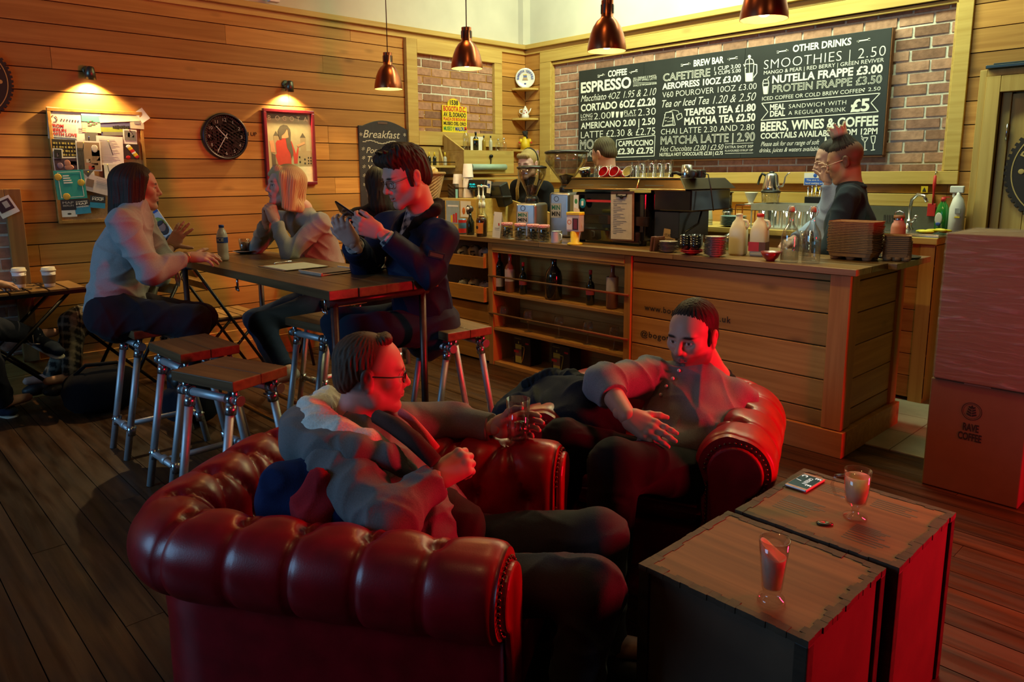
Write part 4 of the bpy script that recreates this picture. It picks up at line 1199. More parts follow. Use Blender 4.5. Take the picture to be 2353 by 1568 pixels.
t = thing('brown_bottle', 'squat brown bottle with an orange label at the left end of bar', 'bottle', (x, y, z))
MB().lathe([(.036, 0), (.041, .006), (.041, .12), (.036, .14), (.022, .146)], n=28).build('bottle_body', plain('brown_gloss', (.03, .012, .006), .08, coat=.6), t)
MB().lathe([(.023, .147), (.023, .158), (.001, .158)], n=18).build('cap', BRASS, t)
o = MB().lathe([(.0416, .025), (.0416, .105)], n=28, cap=False); o.f = [f for i, f in enumerate(o.f) if 16 <= i % 28 < 26]; o.m = o.m[:len(o.f)]; o.sm = o.sm[:len(o.f)]
o.build('label', LABELO, t); MB().ball((-.005, -.041, .07), (.014, .002, .014), 10).build('label_print', INK, t)
x, y, z = on(1117, 549)
t = thing('standing_card', 'white folded card standing on the bar beside the orange labelled bottle', 'card', (x, y, z), .15)
MB().box((0, 0, .095), (.075, .002, .19), M=Matrix.Rotation(-.08, 3, 'X') @ Matrix.Rotation(.05, 3, 'Y')).box((.0, .035, .09), (.075, .002, .185), M=Matrix.Rotation(.25, 3, 'X')).build('sheet', PAPER, t)
cp = MB()
for k in range(4): cp.b2((-.02, -.004 + .0012 * 0, .03 + .013 * k), (.025, -.003, .035 + .013 * k))
cp.b2((-.028, -.009, .165), (-.02, -.0085, .175)); cp.b2((.016, -.006, .09), (.026, -.005, .11), 1)
cp.build('print', [GREY, RED], t)
# gingham jars of tea
gm, nt, b_ = newmat('red_gingham')
chk = nt.nodes.new('ShaderNodeTexChecker'); chk.inputs['Scale'].default_value = 120; chk.inputs['Color1'].default_value = (.55, .05, .06, 1); chk.inputs['Color2'].default_value = (.70, .45, .42, 1)
tcx = nt.nodes.new('ShaderNodeTexCoord'); nt.links.new(tcx.outputs['Object'], chk.inputs[0]); nt.links.new(chk.outputs[0], b_.inputs['Base Color'])
leafs = [plain('dried_leaf_a', (.06, .05, .025)), plain('dried_leaf_b', (.16, .14, .05)), plain('dried_leaf_c', (.10, .11, .06))]
jar0 = None
for k, (x_, y_, lb) in enumerate(((1163, 549, 'leftmost'), (1189, 552, 'second'), (1213, 555, 'third'), (1238, 557, 'rightmost'))):
 x, y, z = on(x_, y_)
 if jar0 is None:
  jar0 = thing('tea_jar', '', 'jar', (x, y, z), 0, 'gingham lidded tea jars')
  MB().lathe([(.036, 0), (.041, .008), (.041, .085), (.036, .10), (.035, .10), (.039, .084), (.039, .01), (.001, .005)], n=24, cap=False).build('jar_glass', GLASS, jar0)
  lf = MB()
  for q in range(90):
   a = q * 2.4; r_ = .036 * math.sqrt((q % 17) / 17)
   lf.box((r_ * math.cos(a), r_ * math.sin(a), .012 + .068 * ((q * 7) % 90) / 90), (.014, .004, .010), a, q % 3, M=Matrix.Rotation(a, 3, 'Z') @ Matrix.Rotation(q, 3, 'X'))
  lf.build('tea_leaves', leafs, jar0)['kind'] = 'stuff'
  MB().lathe([(.043, .098), (.044, .10), (.044, .115), (.040, .118), (.001, .118)], n=32).build('lid', gm, jar0)
  MB().ball((.01, -.0405, .075), (.008, .002, .006), 8).build('sticker', BRASS, jar0)
  j = jar0
 else: j = dup(jar0, (x, y, z), .5 * k)
 j['label'] = lb + ' jar of loose tea with a red gingham lid, in front of the coffee grinder'
# pump bottles
pb0 = None
for x_, y_, lb in ((1154, 500, 'left glass pump bottle with a white pump head behind the tea jars'), (1174, 500, 'right glass pump bottle with a white pump head behind the tea jars')):
 x, y, z = on(x_, 530)
 if pb0 is None:
  pb0 = thing('pump_bottle', lb, 'bottle', (x, -1.52, z), 0, 'syrup pump bottles')
  MB().lathe([(.033, 0), (.036, .006), (.036, .12), (.026, .145), (.013, .16), (.013, .21)], n=24).build('bottle_body', glass('syrup_glass', (.95, .93, .75)), pb0)
  MB().lathe([(.016, .20), (.017, .24), (.011, .245), (.011, .265), (.016, .27), (.013, .295), (.006, .30), (.006, .36), (.011, .365), (.011, .378), (.001, .38)], n=20).tube([(0, 0, .372), (.03, -.01, .372), (.06, -.02, .364)], [.008, .007, .005]).build('pump_head', WHITEP, pb0)
 else: dup(pb0, (x, -1.52, z), .3, lb)
# coffee grinders
def grinder(lb, x_, y_, H, hop, rz, r_top):
 x, y = x_, y_
 t = thing('coffee_grinder', lb, 'grinder', (x, y, CT + .0005), rz, 'coffee grinders on the bar')
 MB().b2((-.085, -.11, 0), (.085, .11, H)).build('body', plain('brushed_steel', (.45, .43, .40), .32, .9, noise=.05), t, bevel=.022, seg=4)
 MB().lathe([(.05, 0), (.05, .03), (.04, .05)], (0, 0, H), 20).build('collar', BLACK, t)
 h0 = H + .05
 MB().lathe([(.035, 0), (.045, .03), (r_top, hop * .75), (r_top, hop), (r_top - .004, hop), (r_top - .004, hop * .75), (.041, .032), (.031, 0)], (0, 0, h0), 28, cap=False).build('hopper', glass('hopper_plastic', (.93, .90, .84), .08), t)
 MB().lathe([(.001, .012), (.037, .01), (.042, .03), (.055, .07), (.001, .085)], (0, 0, h0), 20).build('coffee_beans', plain('roast', (.035, .014, .006), .5, scale=90, noise=.4, bump=.8), t)
 MB().lathe([(r_top + .006, 0), (r_top + .006, .012), (r_top - .03, .022), (.001, .022)], (0, 0, h0 + hop), 28).build('hopper_lid', BLACK, t)
 g = MB().b2((-.065, -.1125, H * .44), (.02, -.111, H * .76)).build('label', plain('label_grey', (.52, .47, .40)), t)
 l2 = MB(); l2.text('MIN', -.058, H * .62, H * .10, .07, -.1132, .03, mi=0); l2.text('MIN', -.058, H * .48, H * .10, .07, -.1132, .03, mi=1); l2.lathe([(.02, 0), (.016, 0)], (-.02, -.1115, H * .86), 20, Matrix.Rotation(PI / 2, 3, 'X'), 1, False)
 l2.build('label_print', [plain('ink_green', (.01, .16, .08)), INK], t)
 return t


grinder('shorter steel coffee grinder with a clear hopper behind the tea jars', 1.67, -1.57, .255, .20, .35, .105)
grinder('taller steel coffee grinder beside the espresso machine, wide hopper full of beans', 1.81, -1.35, .33, .235, .25, .155)
x, y, z = on(1253, 561)
t = thing('enamel_mug', 'white enamel mug standing in front of the grinders', 'mug', (x, y, z), -.2)
MB().lathe([(.034, 0), (.038, .004), (.038, .078), (.0395, .08), (.036, .08), (.0355, .008), (.001, .006)], n=28).build('body', WHITE, t)
MB().tube([(.036, 0, .065), (.058, 0, .062), (.06, 0, .03), (.036, 0, .018)], .005).build('handle', WHITE, t)
MB().lathe([(.0393, .077), (.04, .0805), (.0365, .0812)], n=28, cap=False).build('rim', BLACK, t)
x, y, z = on(1284, 566)
t = thing('collection_tin', 'yellow charity collection tin with labels beside the espresso machine', 'tin', (x, y, z), .2)
MB().lathe([(.055, 0), (.05, .01), (.028, .018), (.034, .09), (.001, .09)], n=20).build('stand', YELLOW, t)
MB().b2((-.05, -.032, .085), (.05, .032, .20)).build('tin_body', plain('tin_pale', (.42, .36, .36), .5), t, bevel=.006)
MB().b2((-.052, -.034, .195), (.052, .034, .215)).build('lid', YELLOW, t, bevel=.004)
MB().b2((.0, -.034, .10), (.04, -.0325, .175), 0).b2((.006, -.035, .105), (.034, -.034, .17), 1).b2((-.046, -.034, .10), (-.006, -.0325, .18), 2).lathe([(.016, 0), (.011, 0)], (-.026, -.0345, .15), 16, Matrix.Rotation(PI / 2, 3, 'X'), 3, False).build('labels', [INK, plain('lbl_maroon', (.18, .02, .03)), PAPER, ORANGE], t)
x, y, z = on(1309, 563)
t = thing('leaflet', 'tall folded pink white leaflet leaning against the espresso machine', 'leaflet', (x, y, z), .1)
MB().poly([(-.035, 0), (.035, 0), (.065, .13), (.04, .235), (.0, .245), (-.02, .10)], 0, -.002).build('sheet', plain('leaflet_pink', (.62, .50, .44), .7), t)
q = MB()
for k in range(5): q.b2((-.02, -.0035, .03 + .012 * k), (.03, -.002, .035 + .012 * k))
q.lathe([(.02, 0), (.015, 0)], (.02, -.003, .13), 16, Matrix.Rotation(PI / 2, 3, 'X'), 1, False); q.b2((.012, -.0035, .20), (.045, -.002, .205))
q.build('print', [GREY, plain('print_gold', (.5, .32, .08))], t)
for k, (x_, y_) in enumerate(((1130, 553), (1152, 555), (1178, 557), (1205, 560))):
 x, y, z = on(x_, y_)
 o = MB().box((0, 0, .001), (.06, .035, .0015)).build('price_card', [PAPER, INK, plain('card_pink', (.6, .35, .3)), WHITEP][k]); o.location = (x, y, z); tag(o, ('cream', 'black', 'pink', 'white')[k] + ' small card lying flat on the bar in front of the tea jars', 'card', 'small cards on the bar edge')

# ---- espresso machine
em = thing('espresso_machine', 'large dark glossy espresso machine with brass lined cup tray on the bar', 'coffee machine', (0, 0, 0))
GLOSS = plain('machine_black', (.010, .009, .009), .10, coat=.8, noise=.02)
BRONZE = plain('machine_bronze', (.075, .05, .022), .28, .9)
y0, y1 = -1.62, -1.12
MB().b2((2.13, y0 + .02, CT + .03), (2.72, y1, 1.31)).build('body', GLOSS, em, bevel=.01)
MB().b2((2.10, y0 - .0, 1.10), (2.76, y0 + .018, 1.16)).b2((2.125, y0 - .004, .985), (2.70, y0 + .018, 1.06)).build('back_strip', plain('machine_dark_mirror', (.09, .07, .06), .06, .9), em, bevel=.003)
MB().add([(2.07, y0 - .03, 1.335), (3.05, y0 - .03, 1.335), (2.98, y0 + .02, 1.402), (2.10, y0 + .02, 1.402), (2.07, y1 + .05, 1.335), (3.05, y1 + .05, 1.335), (2.98, y1 + .03, 1.402), (2.10, y1 + .03, 1.402)], [(0, 1, 2, 3), (7, 6, 5, 4), (0, 4, 5, 1), (1, 5, 6, 2), (2, 6, 7, 3), (3, 7, 4, 0)]).build('cup_tray', BRONZE, em, bevel=.004)
q = MB().cyl((2.07, y0 - .033, 1.333), (3.05, y0 - .033, 1.333), .005).cyl((2.10, y0 + .012, 1.404), (2.98, y0 + .012, 1.404), .005).cyl((2.69, y0 - .033, 1.335), (2.675, y0 + .016, 1.404), .005)
q.build('brass_edging', BRASS, em)
q = MB()
for k in range(2):
 for a, b in ((2.20, 2.32), (2.38, 2.52), (2.74, 2.88)): q.box(((a + b) / 2 + .05 * k, y0 - .012 + .022 * k, 1.357 + .022 * k), (b - a, .004, .006), M=Matrix.Rotation(-.65, 3, 'X'))
q.build('vent_slots', BLACK, em)
MB().b2((2.765, y0 + .05, 1.20), (3.04, y1, 1.333)).b2((2.70, y0 + .1, CT + .05), (2.76, y1, 1.333)).build('group_housing', GLOSS, em, bevel=.008)
MB().b2((2.765, y0 + .06, 1.03), (2.95, y1 - .1, 1.196)).build('steam_panel', plain('machine_side', (.02, .02, .022), .3), em, bevel=.006)
for x_ in (2.16, 2.68): MB().cyl((x_, y0 + .06, CT + .001), (x_, y0 + .06, CT + .05), .022, .028).build('foot', BLACK, em)
MB().cyl((2.14, y0 - .01, 1.09), (2.18, y0 - .012, .985), .005).build('brass_rod', COPPER, em)
MB().b2((2.25, y0 - .006, 1.245), (2.52, y0 + .019, 1.26)).build('red_strip', RED, em)
MB().tube([(2.99, y0 + .25, 1.20), (3.0, y0 + .2, 1.12), (2.96, y0 + .12, 1.07), (2.97, y0 + .1, .985)], .007).build('steam_wand', BLACKM, em)
t = thing('clipboard', 'wooden clipboard menu hung on the front of the espresso machine', 'clipboard', (2.565, y0 - .012, 1.005))
MB().box((0, 0, .155), (.19, .006, .32), M=Matrix.Rotation(-.02, 3, 'Y')).build('backing_board', wood('clip_wood', (.34, .15, .06), (.25, .1, .04)), t, bevel=.003)
MB().box((-.004, -.005, .15), (.172, .002, .29), M=Matrix.Rotation(-.02, 3, 'Y')).build('sheet', plain('menu_sheet', (.50, .42, .32), .8), t)
q = MB()
for k in range(20):
 if k % 4: q.b2((-.07, -.008, .04 + .0115 * k), (-.07 + .06 + .06 * ((k * 7) % 5) / 5, -.0065, .0425 + .0115 * k))
 else: q.b2((-.068, -.008, .04 + .0115 * k), (-.04, -.0065, .044 + .0115 * k))
q.build('print', plain('print_grey', (.13, .12, .10)), t)
MB().tube([(-.04, -.012, .30), (-.04, -.014, .285), (0, -.016, .28), (.04, -.014, .285), (.04, -.012, .30)], .005).lathe([(.012, 0), (.012, .006), (.007, .006), (.007, 0)], (0, -.012, .278), 16, Matrix.Rotation(PI / 2, 3, 'X'), cap=False).build('clip', BLACKM, t)
o = MB().b2((-.022, -.003, -.055), (.022, 0, .055), 0).ball((0, -.003, .012), (.013, .002, .018), 12, 1).build('hanging_tag', [PAPER, GREEN]); o.location = (2.165, y0 - .012, 1.235); tag(o, 'white hanging tag with a green oval on the espresso machine', 'tag')
o = MB().lathe([(.027, 0), (.027, .004), (.001, .005)], n=24, M=Matrix.Scale(1.25, 3, (0, 0, 1)) @ Mx).box((0, -.0055, .0), (.018, .002, .03), mi=1).build('badge', [plain('badge_teal', (.0, .25, .30), .4), PAPER]); o.location = (2.225, y0 - .012, 1.235); tag(o, 'round teal badge on the espresso machine beside the white tag', 'badge')
# cups and glasses on the machine
TT = 1.4035
def top(x_, y_=-1.5): return (float(px(x_, 405, 1, y_)[0]), y_, TT)
def tipped(lb, x_, om, im, yy=-1.52, ang=1.05):
 t = thing('tipped_cup', lb, 'cup', (top(x_, yy)[0], yy, TT + .030), 0, 'cups on the espresso machine')
 M_ = Matrix.Rotation(ang, 3, 'X') @ Matrix.Translation((0, 0, 0)).to_3x3()
 MB().lathe([(.022, -.035), (.03, -.03), (.038, 0), (.038, .03), (.036, .03)], n=24, M=M_, cap=False).build('outside', om, t)
 MB().lathe([(.0355, .03), (.034, 0), (.02, -.025), (.001, -.027)], n=24, M=M_, cap=False).build('inside', im, t)
 MB().lathe([(.0385, .029), (.037, .032), (.0355, .029)], n=24, M=M_, cap=False).build('rim', WHITE, t)
 return t
CREAMC = plain('cream_glaze', (.62, .55, .25), .2, coat=.4)
tipped('red cup lying on its side, left of two on the espresso machine', 1391, REDC, REDC); tipped('red cup lying on its side, right of two on the espresso machine', 1416, REDC, REDC)
tipped('black cup with a cream inside lying on its side on the machine', 1447, BLACKC, CREAMC)
t = tipped('upright black cup with a pale rim at the left end of the machine', 1345, BLACKC, CREAMC, ang=.25); t.location.z = TT + .036
o = lathe_thing('red_cup', 'red cup upside down behind the two tipped red cups', 'cup', top(1430, -1.42), [(.038, 0), (.036, .02), (.022, .05), (.001, .05)], REDC)
TUM = [(.026, 0), (.028, .002), (.034, .085), (.0325, .085), (.026, .006), (.001, .005)]
TALL = [(.030, 0), (.032, .003), (.022, .012), (.026, .03), (.031, .115), (.0295, .115), (.024, .03), (.001, .02)]
for x_, yy, pr, lb in ((1374, -1.45, TUM, 'short glass tumbler behind the red cups at the left'), (1400, -1.40, TUM, 'short glass tumbler further back behind the red cups'), (1474, -1.45, TALL, 'tall glass, first from the left on the espresso machine'), (1497, -1.50, TALL, 'tall glass, second from the left on the espresso machine'), (1515, -1.42, TALL, 'tall glass, third from the left on the espresso machine'), (1534, -1.48, TALL, 'tall glass, rightmost of the row on the espresso machine'), (1458, -1.55, TUM, 'short glass tumbler right of the cream lined black cup')):
 M_ = Matrix.Rotation(PI, 3, 'X')
 o = MB().lathe([(r_, h_) for r_, h_ in pr], n=22, cap=False, M=M_).build('tall_glass' if pr is TALL else 'glass_tumbler', GLASS); o.location = (top(x_, yy)[0], yy, TT + pr[3][1] * 0 + max(h for _, h in pr)); tag(o, lb, 'glass', 'glasses on the espresso machine')
lathe_thing('steel_beaker', 'steel beaker near the right end of the espresso machine top', 'beaker', top(1578, -1.45), [(.034, 0), (.036, .004), (.030, .08), (.001, .082)], STEEL)
o = MB().tube([(-.03, 0, .012), (-.02, 0, .03), (.01, 0, .032), (.04, 0, .02)], .010).ball((-.03, 0, .014), .014).build('tamper', BLACKM); o.location = top(1552, -1.5); tag(o, 'black tamper handle beside the tall glasses on the machine', 'tamper')
t = thing('camera', 'black camera shaped gadget with a cord at the right end of the machine', 'gadget', (3.0, -1.45, TT))
MB().b2((-.04, -.03, 0), (.045, .03, .05)).lathe([(.026, 0), (.026, .03), (.001, .03)], (0, -.03, .025), 20, Mx).build('body', BLACK, t, bevel=.008)
MB().tube([(.04, 0, .03), (.075, .0, .02), (.09, .01, -.06), (.11, .02, -.2)], .004).build('cord', BLACK, t)

# ---- right of the machine
for k, (x_, y_, lb) in enumerate(((1497, 578, 'left'), (1508, 578, 'middle'), (1518, 577, 'right'))):
 x, y, z = on(x_, y_)
 o = MB().box((0, 0, .045), (.012, .05, .09), M=Matrix.Rotation(.1 + .04 * k, 3, 'Y')).build('wooden_block', plain('red_brown_card', (.16, .05, .025), .6), bevel=.003); o.location = (x, y, z); tag(o, lb + ' of three red brown boards standing beside the espresso machine', 'board', 'red brown boards on the bar')
x, y, z = on(1524, 572)
t = thing('small_sign', 'small tan sign card with scribbled lettering behind the saucers', 'sign', (x, y + .06, z), .15)
MB().box((0, 0, .06), (.085, .004, .115), M=Matrix.Rotation(.12, 3, 'Y')).build('card', plain('kraft_card', (.42, .25, .09), .8), t)
q = MB(); q.text('STAMP', -.03, .07, .02, .06, -.004, .0); q.text('CARDS', -.03, .04, .02, .06, -.004, .0); q.build('lettering', INK, t)


def straws(lb, x_, y_, H, cols, name, cup, n_):
 p = on(x_, y_)
 t = thing(name, lb, 'straw holder', p)
 MB().lathe([(.036, 0), (.038, .003), (.038, H), (.0365, H), (.036, .005), (.001, .004)], n=24).build('holder', cup, t)
 for i in range(n_):
  a = i * 2.4; r_ = .026 * math.sqrt((i + .5) / n_)
  MB().cyl((r_ * .5 * math.cos(a), r_ * .5 * math.sin(a), .006), (r_ * 1.4 * math.cos(a), r_ * 1.4 * math.sin(a), H + .05 + .01 * (i % 3)), .0055, n=8).build('straw', cols[i % len(cols)], t)


straws('steel tin of bright paper straws behind the saucers', 1552, 556, .095, [CYAN, TEAL, plain('mint', (.2, .5, .42)), plain('lime', (.35, .50, .03)), PINK], 'straw_tin', STEEL, 9)
straws('dark jar of coloured straws beside the espresso machine', 1505, 556, .10, [TEAL, PINK, RED, plain('lime', (0, 0, 0)), BLUE], 'straw_jar', plain('smoked_glass', (.03, .03, .025), .1, coat=.5), 8)
o = None
SAU = [(.030, 0), (.034, .003), (.070, .016), (.072, .018), (.068, .019), (.03, .007), (.001, .006)]
SAUR = [(.0705, .0162), (.0728, .0185), (.067, .0196)]


def saucers(x_, y_, n_, om, rm, lb, step=.0095, sc=1.0):
 x, y, z = on(x_, y_)
 base = None
 for k in range(n_):
  if base is None:
   s = thing('saucer', '', 'saucer', (x, y, z), 0, lb)
   MB().lathe([(r_ * sc, h_) for r_, h_ in SAU], n=28).build('dish', om, s)
   MB().lathe([(r_ * sc * 1.003, h_) for r_, h_ in SAUR], n=28, cap=False).build('rim', rm, s)
   base = s
  else: s = dup(base, (x + random.uniform(-.003, .003), y, z + step * k))
  s['label'] = ('bottom', 'second', 'third', 'fourth', 'fifth', 'sixth', 'seventh', 'eighth', 'ninth', 'tenth', 'eleventh', 'twelfth')[k] + ' saucer from the bottom of the ' + lb


CREAMS = plain('saucer_cream', (.58, .46, .36), .25, coat=.3)
saucers(1535, 580, 6, CREAMS, BLACKC, 'small stack by the straw tin', sc=.82)
saucers(1640, 590, 11, CREAMS, BLACKC, 'tall stack left of the milk bottles', sc=.86)
saucers(1583, 586, 2, REDC, REDC, 'red pair under the black cups', sc=.9)
xb, yb, zb = on(1583, 586)
for i, (dx, dy, lb) in enumerate(((-.034, -.012, 'left'), (.033, -.012, 'right'), (0, .045, 'back'))):
 for k in range(4):
  t = None
  o = MB().lathe(cup_prof(.038, .045), n=24).build('espresso_cup', BLACKC)
  o.location = (xb + dx, yb + dy, zb + .026 + .0135 * k + .008 * 0); tag(o, ('lowest', 'second', 'third', 'topmost')[k] + ' black cup in the ' + lb + ' stack on the red saucers', 'cup', 'black cups on red saucers')


def milk(lb, x_, y_, capm, lab):
 x, y, z = on(x_, y_)
 t = thing('milk_bottle', lb, 'bottle', (x, y, z), .2)
 b = MB()
 ring = [(-1, -1), (1, -1), (1, 1), (-1, 1)]
 prof = [(.036, 0), (.041, .01), (.042, .12), (.040, .145), (.030, .185), (.018, .205), (.017, .225)]
 vs = []; n = 20; fs = []
 for i, (r_, h_) in enumerate(prof):
  e = .35 if i < 4 else (.6 if i == 4 else 1.0)
  for k in range(n):
   a = 2 * PI * k / n; c_, s_ = math.cos(a), math.sin(a)
   vs.append((r_ * 1.12 * abs(c_) ** e * (1 if c_ > 0 else -1), r_ * abs(s_) ** e * (1 if s_ > 0 else -1), h_))
 for i in range(len(prof) - 1):
  for k in range(n): fs.append((i * n + k, i * n + (k + 1) % n, (i + 1) * n + (k + 1) % n, (i + 1) * n + k))
 fs.append(tuple(range(n))[::-1])
 b.add(vs, fs, 0, True).build('bottle_body', MILK, t)
 MB().tube([(.04, 0, .15), (.055, 0, .17), (.045, 0, .195), (.02, 0, .20)], .008).build('handle', MILK, t)
 if capm: MB().lathe([(.02, .22), (.02, .238), (.001, .239)], n=20).build('cap', capm, t)
 else: MB().lathe([(.0185, .222), (.0185, .235), (.016, .235), (.001, .2)], n=20).build('neck_ring', MILK, t)
 if lab:
  MB().b2((-.0475, -.0445, .028), (.012, -.0425, .08), 0).b2((.012, -.0443, .028), (.0475, -.0425, .08), 1).b2((.0465, -.042, .028), (.0487, .03, .08), 1).build('label', [RED, plain('label_brown', (.15, .05, .03))], t)


milk('open white plastic milk bottle on the bar', 1695, 586, None, False)
milk('white plastic milk bottle with a red cap and red label', 1743, 588, RED, True)
x, y, z = on(1770, 600)
lathe_thing('red_bowl', 'small dark red bowl in front of the milk bottles', 'bowl', (x, y, z), [(.022, 0), (.024, .006), (.04, .02), (.052, .05), (.049, .05), (.036, .02), (.001, .012)], plain('bowl_red', (.25, .015, .015), .3, coat=.3))


def flip(lb, x_, y_, fill):
 x, y, z = on(x_, y_)
 t = thing('swing_top_bottle', lb, 'bottle', (x, y, z), .3)
 r_ = .046
 prof = [(r_ * .9, 0), (r_, .008), (r_, .14), (r_ * .85, .165), (.018, .20), (.0145, .215), (.0145, .255), (.018, .258), (.018, .266)]
 MB().lathe(prof + [(.012, .266), (.0115, .215), (.016, .198), (r_ * .81, .162), (r_ * .94, .138), (r_ * .94, .012), (.001, .01)], n=28, cap=False).build('bottle_glass', GLASS, t)
 if fill: MB().lathe([(.001, .011), (r_ * .925, .013), (r_ * .925, fill), (.001, fill)], n=24).build('water', WATER, t)
 MB().lathe([(.012, .262), (.015, .266), (.013, .285), (.004, .292), (.001, .292)], n=16).build('stopper', plain('stopper_tan', (.40, .20, .13), .5), t)
 MB().tube([(-.016, 0, .245), (-.024, 0, .265), (-.014, 0, .292), (.014, 0, .292), (.024, 0, .265), (.016, 0, .245)], .0017, 6).build('wire_bail', STEEL, t)


flip('swing top glass bottle left of two, half full of water', 1813, 603, .12); flip('clear swing top glass bottle right of two by the cardboard trays', 1862, 605, 0)
x, y, z = on(1838, 590)
lathe_thing('glass_tumbler', 'ribbed glass tumbler between the two swing top bottles', 'glass', (x, y + .06, z), [(.03, 0), (.032, .003), (.036, .14), (.0345, .14), (.029, .008), (.001, .007)], GLASS)


# moulded pulp cup trays
def tray_mesh(w, d, h):
 mb = MB()
 n = 14
 vs = []; fs = []
 pr = [(1.0, h), (1.0, h - .004), (.95, h - .006), (.90, .006), (.88, 0)]
 out = [(-1, -.6), (-.93, -.9), (-.75, -1), (.75, -1), (.93, -.9), (1, -.6), (1, .6), (.93, .9), (.75, 1), (-.75, 1), (-.93, .9), (-1, .6)]
 m = len(out)
 for s_, z in pr: vs += [(p[0] * w / 2 * s_, p[1] * d / 2 * s_, z) for p in out]
 for i in range(len(pr) - 1):
  for k in range(m): fs.append((i * m + k, (i + 1) * m + k, (i + 1) * m + (k + 1) % m, i * m + (k + 1) % m))
 fs.append(tuple(range((len(pr) - 1) * m, len(pr) * m)))
 mb.add(vs, fs)
 for sx in (-1, 0, 1):
  for sy in (-1, 1): mb.lathe([(.028, .002), (.022, -.018), (.001, -.018)], (sx * w * .33, sy * d * .27, 0), 10)
 return mb


x, y, z = on(1955, 600)
t0 = tray_mesh(.25, .19, .03).build('cup_tray', KRAFT); t0.location = (x - .02, y + .09, z + .02); t0.rotation_euler = (0, 0, .05); tag(t0, 'lowest tray of the tall stack of pulp cup trays by the pink flask', 'tray', 'tall stack of pulp cup trays')
for k in range(1, 19):
 o = t0.copy(); link(o); o.location = (x - .02 + random.uniform(-.003, .003), y + .09 + random.uniform(-.002, .002), z + .02 + .0087 * k); o.rotation_euler = (0, 0, .05 + random.uniform(-.015, .015)); o['label'] = 'pulp cup tray in the tall stack, ' + ('topmost' if k == 18 else '%s from the bottom' % ('second third fourth fifth sixth seventh eighth ninth tenth eleventh twelfth thirteenth fourteenth fifteenth sixteenth seventeenth eighteenth'.split()[k - 1]))
t1 = tray_mesh(.13, .15, .03)
o1 = None
for k in range(9):
 o = t1.build('cup_tray', KRAFT) if o1 is None else o1.copy()
 if o1 is not None: link(o)
 o1 = o1 or o
 o.location = (x + .155, y + .20, z + .02 + .0105 * k); o.rotation_euler = (0, 0, .4)
 tag(o, 'pulp cup tray in the short stack beside the pink flask, ' + ('topmost' if k == 8 else ('lowest second third fourth fifth sixth seventh eighth'.split()[k])), 'tray', 'short stack of pulp cup trays')
x, y, z = 4.085, -1.14, CT + .0005
o = MB().lathe([(.11, 0), (.12, .008), (.115, .01), (.10, .004), (.001, .004)], n=32).build('round_tray', BLACK); o.location = (x, y, z); tag(o, 'black round tray under the pink flask at the bar end', 'tray')
t = thing('drinks_flask', 'pale pink steel flask with a bamboo lid standing on the black tray', 'flask', (4.072, y + .03, z + .0065))
MB().lathe([(.036, 0), (.038, .004), (.038, .155), (.034, .175), (.026, .185), (.026, .2)], n=28).build('body', plain('flask_pink', (.62, .28, .26), .45), t)
MB().lathe([(.028, .2), (.028, .222), (.001, .223)], n=24).build('lid', wood('bamboo', (.3, .12, .05), (.2, .08, .03)), t)
MB().lathe([(.0285, .198), (.0285, .206)], n=24, cap=False).build('steel_ring', STEEL, t)
MB().tube([(-.024, 0, .218), (-.022, 0, .238), (0, 0, .246), (.022, 0, .238), (.024, 0, .218)], .003).build('carry_loop', STEEL, t)

# ---------------------------------------------------------------- the back counter and what stands on it
KT = 1.04
kc = thing('back_counter', 'pine plank back counter with a pale wooden top under the menu wall', 'counter', (0, 0, 0))
mb = MB()
for k in range(7): mb.b2((.30, -.56, .03 + .14 * k), (4.10, -.54, .166 + .14 * k))
mb.build('front_panel', PINE_X, kc, bevel=.002)
MB().b2((4.02, -.565, 0), (4.10, -.03, .99)).build('end_panel', PALE_Z, kc)
MB().b2((.02, -.55, 0), (.3, -.03, .99)).build('end_panel', PALE_Z, kc)
MB().b2((.02, -.60, 1.0), (4.12, -.03, KT)).build('worktop', PALE_X, kc, bevel=.004)
sk = thing('steel_sink', 'steel sink top with a grey splashback at the right of the counter', 'sink', (0, 0, 0))
MB().b2((3.42, -.58, KT + .0005), (4.12, -.04, KT + .012)).b2((3.42, -.58, KT + .012), (4.12, -.56, KT + .02)).build('sink_top', STEEL, sk, bevel=.003)
MB().b2((3.40, -.035, KT + .012), (4.03, -.026, 1.20)).build('splashback', plain('splash_grey', (.17, .17, .13), .35, .5), sk)
q = MB()
for k in range(8): q.b2((3.60 + .016 * k, -.040, KT + .05), (3.608 + .016 * k, -.035, 1.14))
q.build('drainer_ribs', STEEL, sk)
MB().lathe([(.16, .0135), (.15, .016), (.12, .0135), (.02, .0132)], (3.86, -.33, KT), 24, cap=False).build('bowl_rim', STEEL, sk)
tp = thing('mixer_tap', 'curved chrome mixer tap at the sink', 'tap', (3.80, -.14, KT + .012))
MB().lathe([(.03, 0), (.03, .01), (.02, .02), (.018, .07)], n=20).tube([(0, 0, .06), (0, 0, .15), (.01, -.01, .20), (.05, -.03, .235), (.10, -.06, .225), (.12, -.07, .19)], .011, 10).build('spout', STEEL, tp)
MB().tube([(.0, -.02, .05), (.04, -.05, .06), (.06, -.06, .09)], .009).ball((.06, -.06, .09), .014).build('lever', STEEL, tp)
t = thing('dish_soap', 'green washing up liquid bottle with a red cap beside the sink', 'bottle', (3.99, -.12, KT + .0125))
MB().lathe([(.03, 0), (.034, .006), (.034, .10), (.024, .15), (.012, .17), (.012, .18)], n=20, M=Matrix.Diagonal((1.25, .8, 1.1))).build('bottle_body', plain('soap_green', (.02, .20, .03), .12, coat=.5), t)
MB().lathe([(.014, .19), (.014, .215), (.001, .216)], n=14).box((.015, 0, .218), (.04, .008, .006)).build('cap', RED, t)
